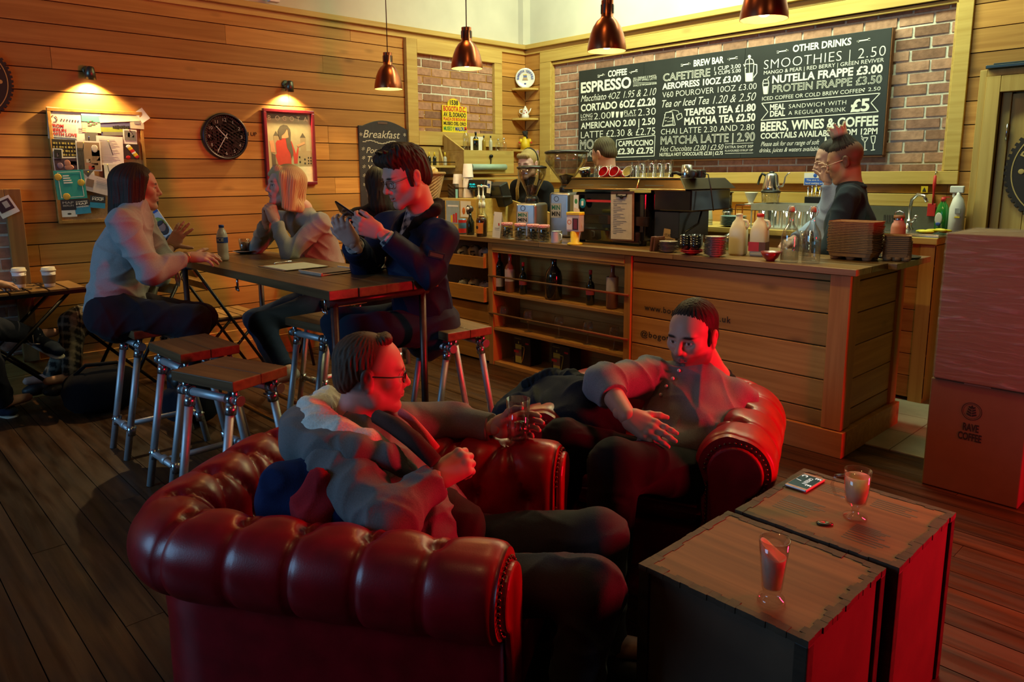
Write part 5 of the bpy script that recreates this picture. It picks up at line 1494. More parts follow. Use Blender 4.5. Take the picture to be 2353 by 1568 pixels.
MB().ball((-.012, -.028, .08), (.022, .003, .04), 14).ball((-.012, -.030, .045), (.015, .003, .012), 10, 1).build('label', [WHITEP, BLUE], t)
t = thing('spray_bottle', 'white spray bottle beside the green washing up liquid', 'bottle', (4.08, -.14, KT + .0125))
MB().lathe([(.04, 0), (.045, .006), (.045, .15), (.03, .21), (.014, .235), (.014, .25)], n=22).build('bottle_body', WHITEP, t)
MB().b2((-.05, -.014, .245), (.03, .014, .29)).b2((-.035, -.01, .215), (-.02, .01, .245)).build('trigger_head', WHITEP, t, bevel=.006)
MB().b2((.0, -.0465, .09), (.03, -.043, .10), 1).b2((.0, -.0465, .12), (.03, -.043, .15), 0).build('label', [GREY, YELLOW], t)
g = MB()
for k, (a, b, c) in enumerate(((0, 0, .0), (.05, .01, .5), (.10, -.01, -.3), (.03, -.03, .2), (.12, .02, .9))): g.ball((a, b, .012 + .006 * (k % 3)), (.045, .018, .012), 10, 0, Matrix.Rotation(c, 3, 'Z'))
o = g.build('rubber_gloves', plain('glove_yellow', (.70, .58, .02), .5)); o.location = (3.98, -.42, KT + .0135); tag(o, 'crumpled yellow rubber gloves on the edge of the sink', 'gloves')
# pour over station
t = thing('pourover_stand', 'copper wire stand holding a white dripper on the back counter', 'stand', (2.74, -.32, KT + .0005))
MB().tube([(-.09, -.05, 0), (-.09, -.05, .15), (.07, -.05, .15), (.07, -.05, 0)], .005).tube([(-.09, .05, 0), (-.09, .05, .15), (.07, .05, .15), (.07, .05, 0)], .005).build('wire_frame', COPPER, t)
MB().b2((-.09, -.05, .153), (.07, .05, .158)).build('shelf_plate', plain('dark_plate', (.06, .035, .02), .5), t)
t = thing('coffee_dripper', 'white ceramic coffee dripper on the copper stand', 'dripper', (2.745, -.32, KT + .159))
MB().lathe([(.045, 0), (.048, .004), (.02, .008), (.018, .02), (.048, .085), (.05, .09), (.047, .09), (.016, .02), (.001, .02)], n=24).build('cone', WHITE, t)
t = thing('gooseneck_kettle', 'steel gooseneck kettle with a black handle on the glass brewer', 'kettle', (2.89, -.30, KT + .262))
MB().lathe([(.066, 0), (.068, .004), (.06, .03), (.045, .11), (.03, .128), (.001, .13)], n=28).build('body', STEEL, t)
MB().lathe([(.02, .128), (.016, .14), (.001, .142)], n=16).tube([(-.045, 0, .11), (-.075, 0, .125), (-.09, 0, .10), (-.105, 0, .045)], .009).build('handle', BLACK, t)
MB().tube([(.058, 0, .03), (.09, 0, .035), (.10, 0, .06), (.105, 0, .10), (.125, 0, .125), (.14, 0, .128)], [.008, .007, .006, .005, .005, .004]).build('spout', STEEL, t)
t = thing('glass_brewer', 'round glass brewer with a black collar under the kettle', 'brewer', (2.89, -.30, KT + .0005))
MB().lathe([(.04, .12), (.062, .17), (.066, .25), (.064, .25), (.058, .17), (.001, .125)], n=24, cap=False).build('brew_glass', GLASS, t)
MB().lathe([(.069, .246), (.069, .26), (.001, .261)], n=24).build('collar', BLACK, t)
MB().lathe([(.05, 0), (.05, .10), (.04, .122)], n=24).build('base', BLACK, t)
t = thing('aeropress', 'smoked plunger brewer standing on a steel jug on the back counter', 'brewer', (2.56, -.33, KT + .0005))
MB().lathe([(.045, 0), (.05, .01), (.04, .09), (.042, .10)], n=22).build('jug', STEEL, t)
MB().lathe([(.03, .12), (.03, .245), (.027, .245), (.027, .12)], n=20, cap=False).build('tube', glass('smoke_tube', (.35, .27, .13), .05), t)
MB().lathe([(.038, .10), (.038, .125), (.001, .126)], n=20).build('collar', BLACK, t)
MB().lathe([(.04, .243), (.04, .249), (.029, .25)], n=20).build('flange', BLACK, t)
p0 = None
for k in range(7):
 o = MB().lathe([(.05, 0), (.055, .003), (.095, .014), (.098, .016), (.09, .017), (.05, .006), (.001, .006)], n=28).build('side_plate', plain('plate_blue', (.22, .34, .36), .25, coat=.3)) if p0 is None else p0.copy()
 if p0 is not None: link(o)
 p0 = p0 or o
 o.location = (2.71, -.50, KT + .0005 + .0105 * k); tag(o, 'grey blue side plate in the stack on the back counter, ' + ('lowest', 'second', 'third', 'fourth', 'fifth', 'sixth', 'topmost')[k], 'plate', 'side plates on the back counter')
c0 = None
for k in range(3):
 o = MB().lathe([(.05, 0), (.05, .004), (.036, .13), (.001, .131)], n=24).build('plastic_beaker', plain('frosted', (.48, .48, .36), .4)) if c0 is None else c0.copy()
 if c0 is not None: link(o)
 c0 = c0 or o
 o.location = (2.46, -.47, KT + .0005 + .02 * k); tag(o, ('lowest', 'middle', 'topmost')[k] + ' of the nested frosted beakers turned upside down on the counter', 'beaker', 'nested frosted beakers')
t = thing('glass_rack', 'grey plastic glass rack full of upturned glasses on the counter', 'rack', (3.12, -.40, KT + .0005))
MB().b2((-.24, -.16, .13), (.24, -.15, .175)).b2((-.24, .15, .13), (.24, .16, .175)).b2((-.24, -.15, .13), (-.23, .15, .175)).b2((.23, -.15, .13), (.24, .15, .175)).b2((-.24, -.16, 0), (.24, .16, .012)).build('rack_frame', plain('rack_grey', (.40, .42, .40), .5), t)
q = MB()
for k in range(9):
 for s_ in (-1, 1): q.b2((-.24 + .0575 * k, s_ * .155 - .003, .012), (-.232 + .0575 * k, s_ * .155 + .003, .13))
q.build('uprights', plain('rack_grey', (0, 0, 0)), t)
g0 = None; k = 0
for j in range(2):
 for i in range(5):
  o = MB().lathe([(.034, 0), (.033, .0), (.029, .11), (.001, .112), (.001, .114), (.031, .112)], n=16, cap=False).build('glass_tumbler', GLASS) if g0 is None else g0.copy()
  if g0 is not None: link(o)
  g0 = g0 or o
  o.location = (2.94 + .088 * i, -.48 + .13 * j, KT + .0135); tag(o, ('front', 'back')[j] + ' row glass in the grey rack, ' + ('first', 'second', 'third', 'fourth', 'fifth')[i] + ' from the left', 'glass', 'glasses in the grey rack')
cl = MB()
o = thing('cutlery_pot', 'dark pot of cutlery behind the glass rack', 'pot', (3.16, -.16, KT + .0005))
MB().b2((-.06, -.04, 0), (.06, .04, .22)).build('pot', BLACK, o, bevel=.004)
for k in range(5): MB().cyl((-.045 + .022 * k, 0, .1), (-.06 + .03 * k, .01, .27 + .01 * (k % 3)), .004).ball((-.06 + .03 * k, .01, .275 + .01 * (k % 3)), (.009, .003, .016), 8).build('spoon', STEEL, o)
t = thing('kettle_jug', 'dark electric kettle with a curved black handle left of the barista', 'kettle', (3.46, -.42, KT + .0125))
MB().lathe([(.075, 0), (.08, .01), (.07, .16), (.055, .19), (.001, .2)], n=24).build('body', plain('kettle_grey', (.05, .05, .05), .25, .6), t)
MB().tube([(-.05, 0, .19), (-.09, -.01, .20), (-.115, -.01, .17), (-.115, -.01, .08), (-.08, -.01, .04)], .013).build('handle', BLACK, t)
for k, (x_, y_, mm, lb) in enumerate(((2.30, -.45, gm, 'jar with a red gingham lid on the back counter'),)):
 t = thing('preserve_jar', lb, 'jar', (x_, y_, KT + .0005))
 MB().lathe([(.036, 0), (.04, .006), (.04, .08), (.035, .09)], n=20).build('jar_body', plain('mustard', (.45, .32, .05), .15, coat=.4), t)
 MB().lathe([(.042, .09), (.042, .108), (.001, .109)], n=22).build('lid', mm, t)
x, y, z = on(1648, 560)
t = thing('plastic_jug', 'tipped frosted plastic measuring jug behind the tall saucer stack', 'jug', (3.21, -1.40, CT + .05))
MB().lathe([(.04, -.05), (.045, -.045), (.055, .06), (.053, .06), (.042, -.043), (.001, -.045)], n=22, M=Matrix.Rotation(1.15, 3, 'Y'), cap=False).build('jug_body', glass('jug_plastic', (.85, .88, .75), .25), t)

# ---------------------------------------------------------------- by the corner: wall cabinet, shelf, basket, print
wc = thing('wall_cabinet', 'small pale wooden wall cabinet with a paper roll on its front', 'cabinet', (0, 0, 0))
MB().b2((.003, -1.12, 1.44), (.33, -.50, 1.46)).b2((.003, -1.12, 1.632), (.33, -.50, 1.65)).b2((.003, -1.12, 1.46), (.33, -1.10, 1.632)).b2((.003, -.52, 1.46), (.33, -.50, 1.632)).build('carcass', PALE_Y, wc, bevel=.002)
MB().b2((.331, -1.12, 1.44), (.35, -.50, 1.652)).build('flap_door', PALE_Y, wc, bevel=.002)
MB().add([(.34, -1.12, 1.655), (.06, -1.12, 1.655), (.06, -1.12, 1.80), (.34, -1.10, 1.655), (.06, -1.10, 1.655), (.06, -1.10, 1.80)], [(0, 1, 2), (5, 4, 3), (0, 2, 5, 3), (0, 3, 4, 1), (1, 4, 5, 2)]).build('side_wing', PALE_Z, wc)
MB().cyl((.36, -1.04, 1.50), (.36, -.62, 1.50), .028, n=18).build('paper_roll', plain('roll_teal', (.35, .48, .40), .7), wc)
MB().ball((.362, -.80, 1.60), (.014, .022, .016), 12).cyl((.36, -.80, 1.595), (.355, -.80, 1.53), .004).build('knob', BLACKM, wc)
MB().b2((.05, -1.15, 1.385), (.34, -.45, 1.405)).build('under_shelf', PALE_Y, wc, bevel=.002)
for k, (yy, H, R_, bm, cm, lb) in enumerate(((-1.02, .21, .028, GLASS, RED, 'clear bottle with a red cap, leftmost on the wall cabinet'), (-.90, .17, .026, DARKGLASS, BLACK, 'dark bottle with a yellow neck on the wall cabinet'), (-.80, .14, .018, plain('oil', (.3, .2, .03), .1), BLACK, 'small amber bottle with a black cap on the wall cabinet'), (-.715, .14, .017, plain('pale_oil', (.45, .45, .36), .1), BLACK, 'small pale bottle with a black cap on the wall cabinet'), (-.62, .115, .026, GLASS, STEEL, 'clear shaker with a steel cap on the cabinet, left of two'), (-.545, .125, .026, GLASS, STEEL, 'clear shaker with a steel cap at the cabinet end'))):
 bottle(lb, (.26, yy, 1.6525), H, R_, bm, cm, YELLOW if k == 1 else None, (.55, .62), neck=.25, sh=.15, cap=.14, group='bottles on the wall cabinet', name='small_bottle')
o = MB().b2((.10, -.83, 1.652), (.103, -.66, 1.79)).build('white_card', PAPER); tag(o, 'plain white card standing behind the bottles on the wall cabinet', 'card')
ws = thing('wall_shelf', 'small pine wall shelf holding little dark bottles above the wicker basket', 'shelf', (0, 0, 0))
MB().b2((.03, -1.62, 1.495), (.24, -1.13, 1.515)).build('shelf_board', PALE_Y, ws, bevel=.002)
MB().b2((.012, -1.62, 1.515), (.03, -1.13, 1.69)).build('backboard', PALE_Y, ws, bevel=.002)
MB().poly([(0, 0), (.02, 0), (.06, -.0), (.05, .05), (.02, .12), (0, .16)], 0, -.02).build('bracket', PALE_Y, ws, loc=(.03, -1.135, 1.515), rz=0)
MB().cyl((.235, -1.62, 1.545), (.235, -1.13, 1.545), .004).build('rail', BLACKM, ws)
for k, yy in enumerate((-1.36, -1.30, -1.18, -1.56)):
 bottle('little dark bottle with a yellow cap on the wall shelf, ' + ('second from the right', 'third from the right', 'rightmost', 'leftmost')[k], (.15, yy, 1.5155), .12, .017, DARKGLASS if k != 2 else plain('pale_lbl', (.5, .48, .4), .4), YELLOW, None, neck=.32, sh=.12, cap=.3, group='little bottles on the wall shelf', name='small_bottle')
bk = thing('wicker_basket', 'round wicker basket heaped with wrapped snacks behind the bar', 'basket', (.45, -1.62, CT + .27))
bk.location.z = 1.24
n = 36
vs = []; fs = []
R0 = lambda t: .10 + .05 * t
for j in range(15):
 for k in range(n):
  a = 2 * PI * k / n
  w_ = .005 * (1 if (k + j) % 2 else -1)
  vs.append(((R0(j / 14) + w_) * math.cos(a), (R0(j / 14) + w_) * math.sin(a), .20 * j / 14))
for j in range(14):
 for k in range(n): fs.append((j * n + k, j * n + (k + 1) % n, (j + 1) * n + (k + 1) % n, (j + 1) * n + k))
MB().add(vs, fs).build('weave', plain('wicker', (.34, .20, .07), .7, scale=40, noise=.25), bk)
MB().tube([(.155 * math.cos(2 * PI * k / 20), .155 * math.sin(2 * PI * k / 20), .205) for k in range(20)], .012, 8, closed=True).build('rim', plain('wicker', (0, 0, 0)), bk)
for k in range(9):
 a = k * 2.4; r_ = .09 * math.sqrt(k / 9)
 o = MB().ball((0, 0, 0), (.05, .036, .03), 10, 0, Matrix.Rotation(k, 3, 'Y')).build('wrapped_snack', plain(('wrap_cream', 'wrap_pale', 'wrap_gold')[k % 3], ((.55, .45, .25), (.60, .55, .42), (.5, .34, .10))[k % 3], .4, noise=.2, scale=20))
 o.location = (.45 + r_ * math.cos(a), -1.62 + r_ * math.sin(a), 1.24 + .20 + .035 * (k < 4)); o.rotation_euler = (0, 0, k)
 tag(o, 'wrapped snack heaped in the wicker basket', 'snack', 'wrapped snacks in the basket')
o = MB().b2((0, -.004, 0), (.20, 0, .26), 0).ball((.10, -.004, .12), (.05, .002, .07), 12, 1).ball((.06, -.005, .08), (.03, .002, .04), 10, 2).ball((.13, -.005, .06), (.03, .002, .03), 10, 3).b2((.02, -.006, .2), (.15, -.004, .23), 4).build('picture_print', [plain('print_pink', (.55, .35, .50)), plain('print_rose', (.50, .06, .16)), plain('print_violet', (.15, .08, .35)), WHITEP, YELLOW])
o.location = (-.0, -.03, 1.41); o.location.x = .02; tag(o, 'small pink and violet print on the back wall in the corner', 'print')
# ================================================================ lamps, tables, stools, boxes
def pendant(x, y, z, lb):
 t = thing('pendant_lamp', lb, 'pendant lamp', (x, y, z), 0, 'copper pendant lamps over the bar')
 D = .21
 o = [(.155, 1.245), (.16, .84), (.20, .80), (.27, .74), (.36, .60), (.43, .42), (.48, .20), (.498, .10), (.50, 0)]
 i = [(.49, 0), (.485, .10), (.465, .2), (.415, .42), (.34, .59), (.25, .72), (.14, .80)]
 MB().lathe([(r * D, h * D) for r, h in o], n=40, cap=False).lathe([(.001, 1.245 * D), (.155 * D, 1.245 * D)], n=40, cap=False).build('lamp_shade', COPPER, t)
 MB().lathe([(r * D, h * D) for r, h in i], n=40, cap=False).lathe([(.50 * D, 0), (.49 * D, 0)], n=40, cap=False).build('shade_lining', plain('lamp_lining', (.80, .70, .45), .5), t)
 s = MB()
 for k in range(8):
  a = k * PI / 4 + .2
  s.box((.161 * D * math.cos(a), .161 * D * math.sin(a), 1.03 * D), (.004, .008, .22 * D), a)
 s.build('vent_slots', BLACK, t)
 MB().ball((0, 0, .22 * D), .036, 16).build('bulb', plain('lamp_bulb', (1, .9, .6), .5, emit=(1, .80, .36), es=16), t)
 MB().cyl((0, 0, 1.245 * D), (0, 0, 4.2 - z), .0035, n=8).build('cord', plain('flex_red', (.10, .015, .012), .5), t)
 light('pendant_light', 'SPOT', (x, y, z + .03), 75, (1.0, .68, .22), (x, y, 0), .035, spot=2.6, blend=.5)
 return t


for d_, X_, Y_, lb in ((5.5, 893, 205, 'copper pendant lamp furthest left, over the plank wall end'), (4.9, 1073, 158, 'copper pendant lamp in front of the small brick recess'), (4.0, 1394, 118, 'copper pendant lamp in front of the pale plaster at the left of the menu board'), (3.3, 1755, 45, 'copper pendant lamp cut by the top of the picture above the menu board')):
 p = J(X_, Y_, d_)
 pendant(float(p[0]), float(p[1]), float(p[2]), lb)

# ---- high table
TB = .95
ht = thing('high_table', 'long high table with dark plank top and iron tube frame', 'table', (0, 0, 0))
mb = MB()
for k in range(4): mb.b2((.95, -3.912 + .1445 * k + .0008, TB - .042), (2.81 + .006 * (k % 2), -3.912 + .1445 * (k + 1) - .0008, TB))
mb.build('tabletop', wood('tabletop_wood', (.17, .105, .045), (.085, .05, .022), axis=0, rough=.33, var=.15, coat=.15), ht, bevel=.003)
IRON = plain('iron_tube', (.10, .06, .05), .4, .7, noise=.2)
for (x, y) in ((2.76, -3.86), (2.76, -3.39), (1.0, -3.86), (1.0, -3.39)):
 MB().cyl((x, y, .0), (x, y, TB - .06), .017, n=14).cyl((x, y, .0), (x, y, .012), .03, n=14).build('leg', IRON, ht)
MB().cyl((2.76, -3.89, TB - .062), (2.76, -3.36, TB - .062), .017).cyl((1.0, -3.89, TB - .062), (1.0, -3.36, TB - .062), .017).cyl((1.0, -3.62, TB - .064), (2.76, -3.62, TB - .064), .017).build('top_frame', IRON, ht)
MB().cyl((1.0, -3.74, .10), (2.76, -3.74, .10), .012).cyl((1.0, -3.50, .10), (2.76, -3.50, .10), .012).build('foot_rail', BRASS, ht)
for X_, Y_, lb in ((1.782, -3.87, 'a'), (2.70, -3.87, 'b')):
 MB().cyl((X_, Y_, TB - .10), (X_, Y_, TB - .043), .006).tube([(X_, Y_, TB - .10), (X_ + .01, Y_, TB - .115), (X_ - .02, Y_, TB - .112), (X_ - .025, Y_, TB - .095)], .005).build('bag_hook', STEEL, ht)


# ---- bar stools of galvanised scaffold tube
CLAMP = plain('clamp_zinc', (.50, .53, .56), .25, .95)


def stool_make(lb, x, y, rz):
 t = thing('bar_stool', lb, 'stool', (x, y, 0), rz, 'scaffold tube bar stools')
 H = .67
 MB().b2((-.18, -.135, H - .042), (.18, -.0005, H)).b2((-.18, .0005, H - .042), (.18, .135, H)).build('seat', DARKWOOD_X, t, bevel=.004)
 for sy in (-1, 1):
  MB().cyl((-.165, sy * .10, H - .085), (.165, sy * .10, H - .085), .017).build('top_rail', GALV, t)
  for sx in (-1, 1):
   f = MB()
   f.cyl((sx * .145, sy * .10, H - .085), (sx * .145, sy * .10, H - .043), .012)
   f.cyl((sx * .12, sy * .101, H - .108), (sx * .12, sy * .107, H - .145), .022)
   f.cyl((sx * .104, sy * .10, H - .085), (sx * .137, sy * .10, H - .085), .022)
   f.cyl((sx * .158, sy * .10, H - .085), (sx * .176, sy * .10, H - .085), .021)
   f.build('tube_clamp', CLAMP, t)
   f = MB()
   f.cyl((sx * .12, sy * .168, .175), (sx * .12, sy * .176, .125), .022)
   f.ball((sx * .12, sy * .190, .16), .009, 8)
   f.build('tube_clamp', CLAMP, t)
  for sx in (-1, 1):
   MB().cyl((sx * .12, sy * .102, H - .10), (sx * .12, sy * .205, 0), .0165).build('leg', GALV, t)
  MB().cyl((-.12, sy * .174, .15), (.12, sy * .174, .15), .0145).build('stretcher', GALV, t)
 MB().cyl((0, -.174, .15), (0, .174, .15), .0145).cyl((-.024, -.17, .15), (.024, -.17, .15), .021).cyl((-.024, .17, .15), (.024, .17, .15), .021).build('cross_bar', GALV, t)
 return t


st = stool_make('empty scaffold tube bar stool closest to the sofas', 2.70, -4.31, .30)
dup(st, (2.14, -4.245, 0), .05, 'empty scaffold tube bar stool between the front stool and the pale jacketed woman')
dup(st, (1.49, -4.23, 0), 0.0, 'bar stool under the woman in the pale jacket')
dup(st, (2.02, -3.50, 0), .1, 'bar stool pushed in under the middle of the high table')
dup(st, (1.40, -3.10, 0), .1, 'bar stool under the blonde woman behind the table')
dup(st, (2.64, -3.13, 0), -.08, 'bar stool under the man looking at his phone')

# ---- on the high table
def onT(x, y): return [float(c) for c in px(x, y, 2, TB)[:2]] + [TB + .0006]
t = thing('water_bottle', 'clear plastic water bottle with a blue cap and blue ICE label on the table', 'bottle', onT(514, 599))
MB().lathe([(.026, 0), (.031, .008), (.031, .03), (.029, .036), (.031, .042), (.029, .055), (.031, .06), (.030, .10), (.031, .145), (.022, .172), (.013, .186), (.013, .192)], n=24).build('bottle_body', plain('icy_plastic', (.72, .68, .66), .18, noise=.15, coat=.5), t)
MB().lathe([(.0145, .19), (.0145, .205), (.001, .206)], n=20).build('cap', BLUE, t)
MB().lathe([(.0315, .103), (.0315, .135)], n=24, cap=False).build('label', BLUE, t)
lm = MB().text('ICE', -.02, .113, .017, .04, 0, .03)
MM = Matrix.Rotation(YAW, 3, 'Z')
lm.v = [tuple(MM @ Vector((.0325 * math.sin(v[0] / .0325), -.0325 * math.cos(v[0] / .0325), v[2]))) for v in lm.v]
lm.build('label_lettering', WHITEP, t)
t = thing('coffee_glass', 'ribbed glass of milky coffee on the dark saucer by the water bottle', 'glass', onT(563, 583))
t.location.z += .008
MB().lathe([(.024, 0), (.028, .004), (.036, .085), (.0345, .085), (.025, .008), (.001, .006)], n=24, cap=False).build('glass_wall', GLASS, t)
MB().lathe([(.001, .009), (.0255, .0095), (.0325, .065), (.001, .066)], n=24).build('coffee', plain('milky_coffee', (.22, .11, .045), .3), t)
t = thing('saucer', 'dark saucer with a pale rim under the coffee glass', 'saucer', onT(563, 583))
MB().lathe(SAU, n=30).build('dish', BLACKC, t); MB().lathe(SAUR, n=30, cap=False).build('rim', CREAMS, t)
t = thing('menu_clipboard', 'clipboard with a pale menu sheet lying on the high table', 'clipboard', (1.925, -3.615, TB + .0006), .02)
MB().b2((-.155, -.13, 0), (.135, .13, .004)).build('backing_board', wood('clip_wood', (0, 0, 0), (0, 0, 0)), t)
MB().b2((-.115, -.12, .0045), (.145, .12, .006)).build('sheet', plain('menu_card', (.50, .48, .36), .7), t)
MB().tube([(-.12, -.05, .008), (-.125, -.05, .016), (-.125, .05, .016), (-.12, .05, .008)], .004).build('clip', STEEL, t)
t = thing('wooden_tray', 'small pale tray with dark folded papers in front of the man with the phone', 'tray', (2.275, -3.595, TB + .0006), .05)
MB().b2((-.10, -.115, 0), (.09, .115, .006)).b2((-.11, -.118, .006), (.10, -.108, .016)).b2((-.11, .108, .006), (.10, .118, .016)).build('tray_body', plain('tray_pale', (.55, .36, .24), .5), t, bevel=.002)
MB().b2((-.085, -.10, .0065), (.075, .10, .012)).build('folded_papers', plain('paper_dark', (.09, .08, .08), .4), t)
t = thing('coffee_cup', 'black coffee cup with a cream inside beside the tray on the high table', 'cup', onT(866, 622), 2.6)
t.location.z += .008
MB().lathe([(.024, 0), (.028, .004), (.044, .03), (.049, .06), (.047, .06), (.042, .032), (.001, .01)], n=30, cap=False).build('outside', BLACKC, t)
MB().lathe([(.0468, .0605), (.0465, .055), (.041, .03), (.001, .012)], n=30, cap=False).lathe([(.049, .0598), (.048, .0612), (.0466, .0604)], n=30, cap=False).build('inside', CREAMC, t)
MB().tube([(.046, 0, .05), (.066, 0, .047), (.066, 0, .026), (.04, 0, .018)], .005).build('handle', BLACKC, t)
t = thing('saucer', 'black saucer under the black coffee cup', 'saucer', onT(866, 622))
MB().lathe(SAU, n=30).build('dish', BLACKC, t)

# ---- folding bistro table and chairs by the plank wall
bt = thing('bistro_table', 'slatted wooden bistro table with crossed black legs by the plank wall', 'table', (.22, -4.72, 0))
BZ = .755
mb = MB()
for k in range(9): mb.b2((-.2, -.44 + .10 * k, BZ - .016), (.2, -.44 + .10 * k + .088, BZ))
mb.build('slats', wood('bistro_slats', (.30, .17, .06), (.20, .11, .04), axis=0, rough=.45), bt, bevel=.002)
MB().b2((-.21, -.46, BZ - .035), (-.2, .46, BZ - .012)).b2((.2, -.46, BZ - .035), (.21, .46, BZ - .012)).b2((-.2, -.46, BZ - .03), (.2, -.45, BZ - .012)).b2((-.2, .45, BZ - .03), (.2, .46, BZ - .012)).build('top_frame', BLACKM, bt)
for sx in (-.17, .17):
 for s_ in (-1, 1): MB().cyl((sx, s_ * .38, 0), (sx + .015, -s_ * .36, BZ - .03), .011, n=8).build('leg', BLACKM, bt)


def takeaway(x_, y_, lb, ring):
 p = px(x_, y_, 2, BZ)
 t = thing('takeaway_cup', lb, 'cup', (float(p[0]), float(p[1]), BZ + .0006), 0, 'takeaway cups on the bistro table')
 MB().lathe([(.028, 0), (.029, .003), (.040, .10), (.001, .10)], n=28).build('paper_cup', WHITEP, t)
 MB().lathe([(.0325, .022), (.0385, .075)], n=28, cap=False).build('sleeve', plain('cup_sleeve', (.24, .16, .08), .8), t)
 MB().lathe([(.043, .098), (.043, .106), (.039, .108), (.037, .122), (.033, .124), (.032, .118), (.001, .118)], n=28).build('lid', plain('cup_lid', (.62, .58, .46), .5), t)
 if ring: MB().lathe([(.011, 0), (.009, 0)], (0, -.0372, .05), 16, Matrix.Rotation(PI / 2, 3, 'X'), cap=False).build('stamp', INK, t).rotation_euler = (0, 0, .6)


takeaway(47, 661, 'takeaway coffee cup with a stamped sleeve, left of two on the bistro table', True)
takeaway(115, 659, 'takeaway coffee cup with a plain sleeve, right of two on the bistro table', False)
for X_, Y_, lb in ((92, 655, 'pair of spectacles lying between the two takeaway cups'), (52, 668, 'dark spectacles lying in front of the stamped takeaway cup')):
 p = px(X_, Y_, 2, BZ)
 g = MB()
 for s_ in (-1, 1): g.tube([(.025 * math.cos(a), s_ * .032 + .027 * math.sin(a), .006) for a in [k * PI / 8 for k in range(16)]], .002, 6, closed=True)
 g.tube([(0, -.06, .006), (-.11, -.055, .004)], .002, 6).tube([(0, .06, .006), (-.11, .055, .004)], .002, 6)
 o = g.build('spectacles', BLACKM); o.location = (float(p[0]) + .03, float(p[1]), BZ + .0006); o.rotation_euler = (0, 0, .8); tag(o, lb, 'glasses')


def bistro_chair(lb, x, y, rz):
 t = thing('folding_chair', lb, 'chair', (x, y, 0), rz, 'folding bistro chairs')
 mb = MB()
 for k in range(5): mb.b2((-.19 + .078 * k, -.2, .45), (-.19 + .078 * k + .066, .2, .464))
 mb.build('seat', wood('bistro_slats', (0, 0, 0), (0, 0, 0)), t, bevel=.002)
 MB().b2((-.2, -.205, .435), (.2, -.195, .452)).b2((-.2, .195, .435), (.2, .205, .452)).build('seat_frame', BLACKM, t)
 for s_ in (-1, 1):
  MB().cyl((.24, s_ * .21, 0), (-.26, s_ * .21, .82), .011, n=8).build('leg', BLACKM, t)
  MB().cyl((-.24, s_ * .185, 0), (.19, s_ * .185, .44), .011, n=8).build('leg', BLACKM, t)
 mb = MB()
 for z in (.70, .79): mb.box((-.20 - .06 * (z - .7) / .09, 0, z), (.014, .42, .065), M=Matrix.Rotation(-.5, 3, 'Y'))
 mb.build('backrest', wood('bistro_slats', (0, 0, 0), (0, 0, 0)), t, bevel=.002)
 return t


fc = bistro_chair('folding bistro chair behind the high table by the plank wall', .34, -3.38, PI / 2)
dup(fc, (.42, -4.02, 0), -PI / 2 + .25, 'folding bistro chair under the person in checked trousers')
dup(fc, (.35, -2.55, 0), -.2, 'folding bistro chair by the plank wall behind the blonde woman')
dup(fc, (.75, -5.3, 0), PI / 2, 'folding bistro chair at the left edge under the person in canvas shoes')

# ---- bags, scarf on the floor and stool
FAB = cloth('black_bag_cloth', (.012, .012, .016), 300)


def softbox(name, lb, cat, c, d, rz, mat, p=3.0, group=None):
 n = 24; vs = []; fs = []
 m = 12
 for i in range(m + 1):
  t = -PI / 2 + PI * i / m
  for k in range(n):
   a = 2 * PI * k / n
   f = lambda v: abs(v) ** (2 / p) * (1 if v > 0 else -1)
   x, y, z = f(math.cos(t)) * f(math.cos(a)), f(math.cos(t)) * f(math.sin(a)), f(math.sin(t))
   w_ = 1 + .05 * math.sin(3 * a + 2 * z) + .03 * math.sin(7 * a + 5 * z)
   vs.append((x * d[0] / 2 * w_, y * d[1] / 2 * w_, (z + 1) * d[2] / 2))
 for i in range(m):
  for k in range(n): fs.append((i * n + k, i * n + (k + 1) % n, (i + 1) * n + (k + 1) % n, (i + 1) * n + k))
 mb = MB().add(vs, fs, 0, True)
 return mb


t = thing('shoulder_bag', 'black soft bag standing on the floor beside the stool legs', 'bag', (.62, -4.28, .001), PI / 2)
softbox('b', '', '', 0, (.42, .26, .27), 0, FAB).build('bag_body', FAB, t)
MB().tube([(-.14, 0, .25), (-.09, -.05, .31), (.08, -.06, .30), (.13, 0, .25)], .012).build('strap', FAB, t)
t = thing('backpack', 'dark backpack on the floor behind the bar stool under the woman', 'backpack', (1.28, -3.96, .001), .4)
softbox('b', '', '', 0, (.30, .24, .46), 0, FAB, 2.6).build('bag_body', cloth('backpack_cloth', (.016, .017, .025), 300), t)
softbox('b', '', '', 0, (.22, .10, .2), 0, FAB, 2.6).build('front_pocket', cloth('backpack_cloth', (0, 0, 0)), t, loc=(0, -.13, .05))
MB().tube([(-.04, 0, .45), (0, 0, .5), (.04, 0, .45)], .01).build('handle', FAB, t)
sc_ = thing('scarf', 'pale grey scarf with a fringe hanging down beside the bar stool', 'scarf', (1.50, -4.09, .16), 0)
mb = MB(); vs = []; fs = []
for i in range(15):
 z = .50 * i / 14
 for k in range(7):
  u = (k - 3) / 3
  vs.append((u * (.055 - .012 * math.sin(z * 9)) + .02 * math.sin(z * 6), .015 * math.sin(u * 5 + z * 7), z))
for i in range(14):
 for k in range(6): fs.append((i * 7 + k, i * 7 + k + 1, (i + 1) * 7 + k + 1, (i + 1) * 7 + k))
mb.add(vs, fs, 0, True); mb.add([(v[0], v[1] + .008, v[2]) for v in vs], [f[::-1] for f in fs], 0, True)
SCARF = cloth('scarf_wool', (.36, .42, .42), 250)
mb.build('wool', SCARF, sc_)
f = MB()
for k in range(12): f.cyl((-.055 + .01 * k, .004, .005), (-.06 + .011 * k, .004, -.06), .002, n=5)
f.build('fringe', SCARF, sc_)

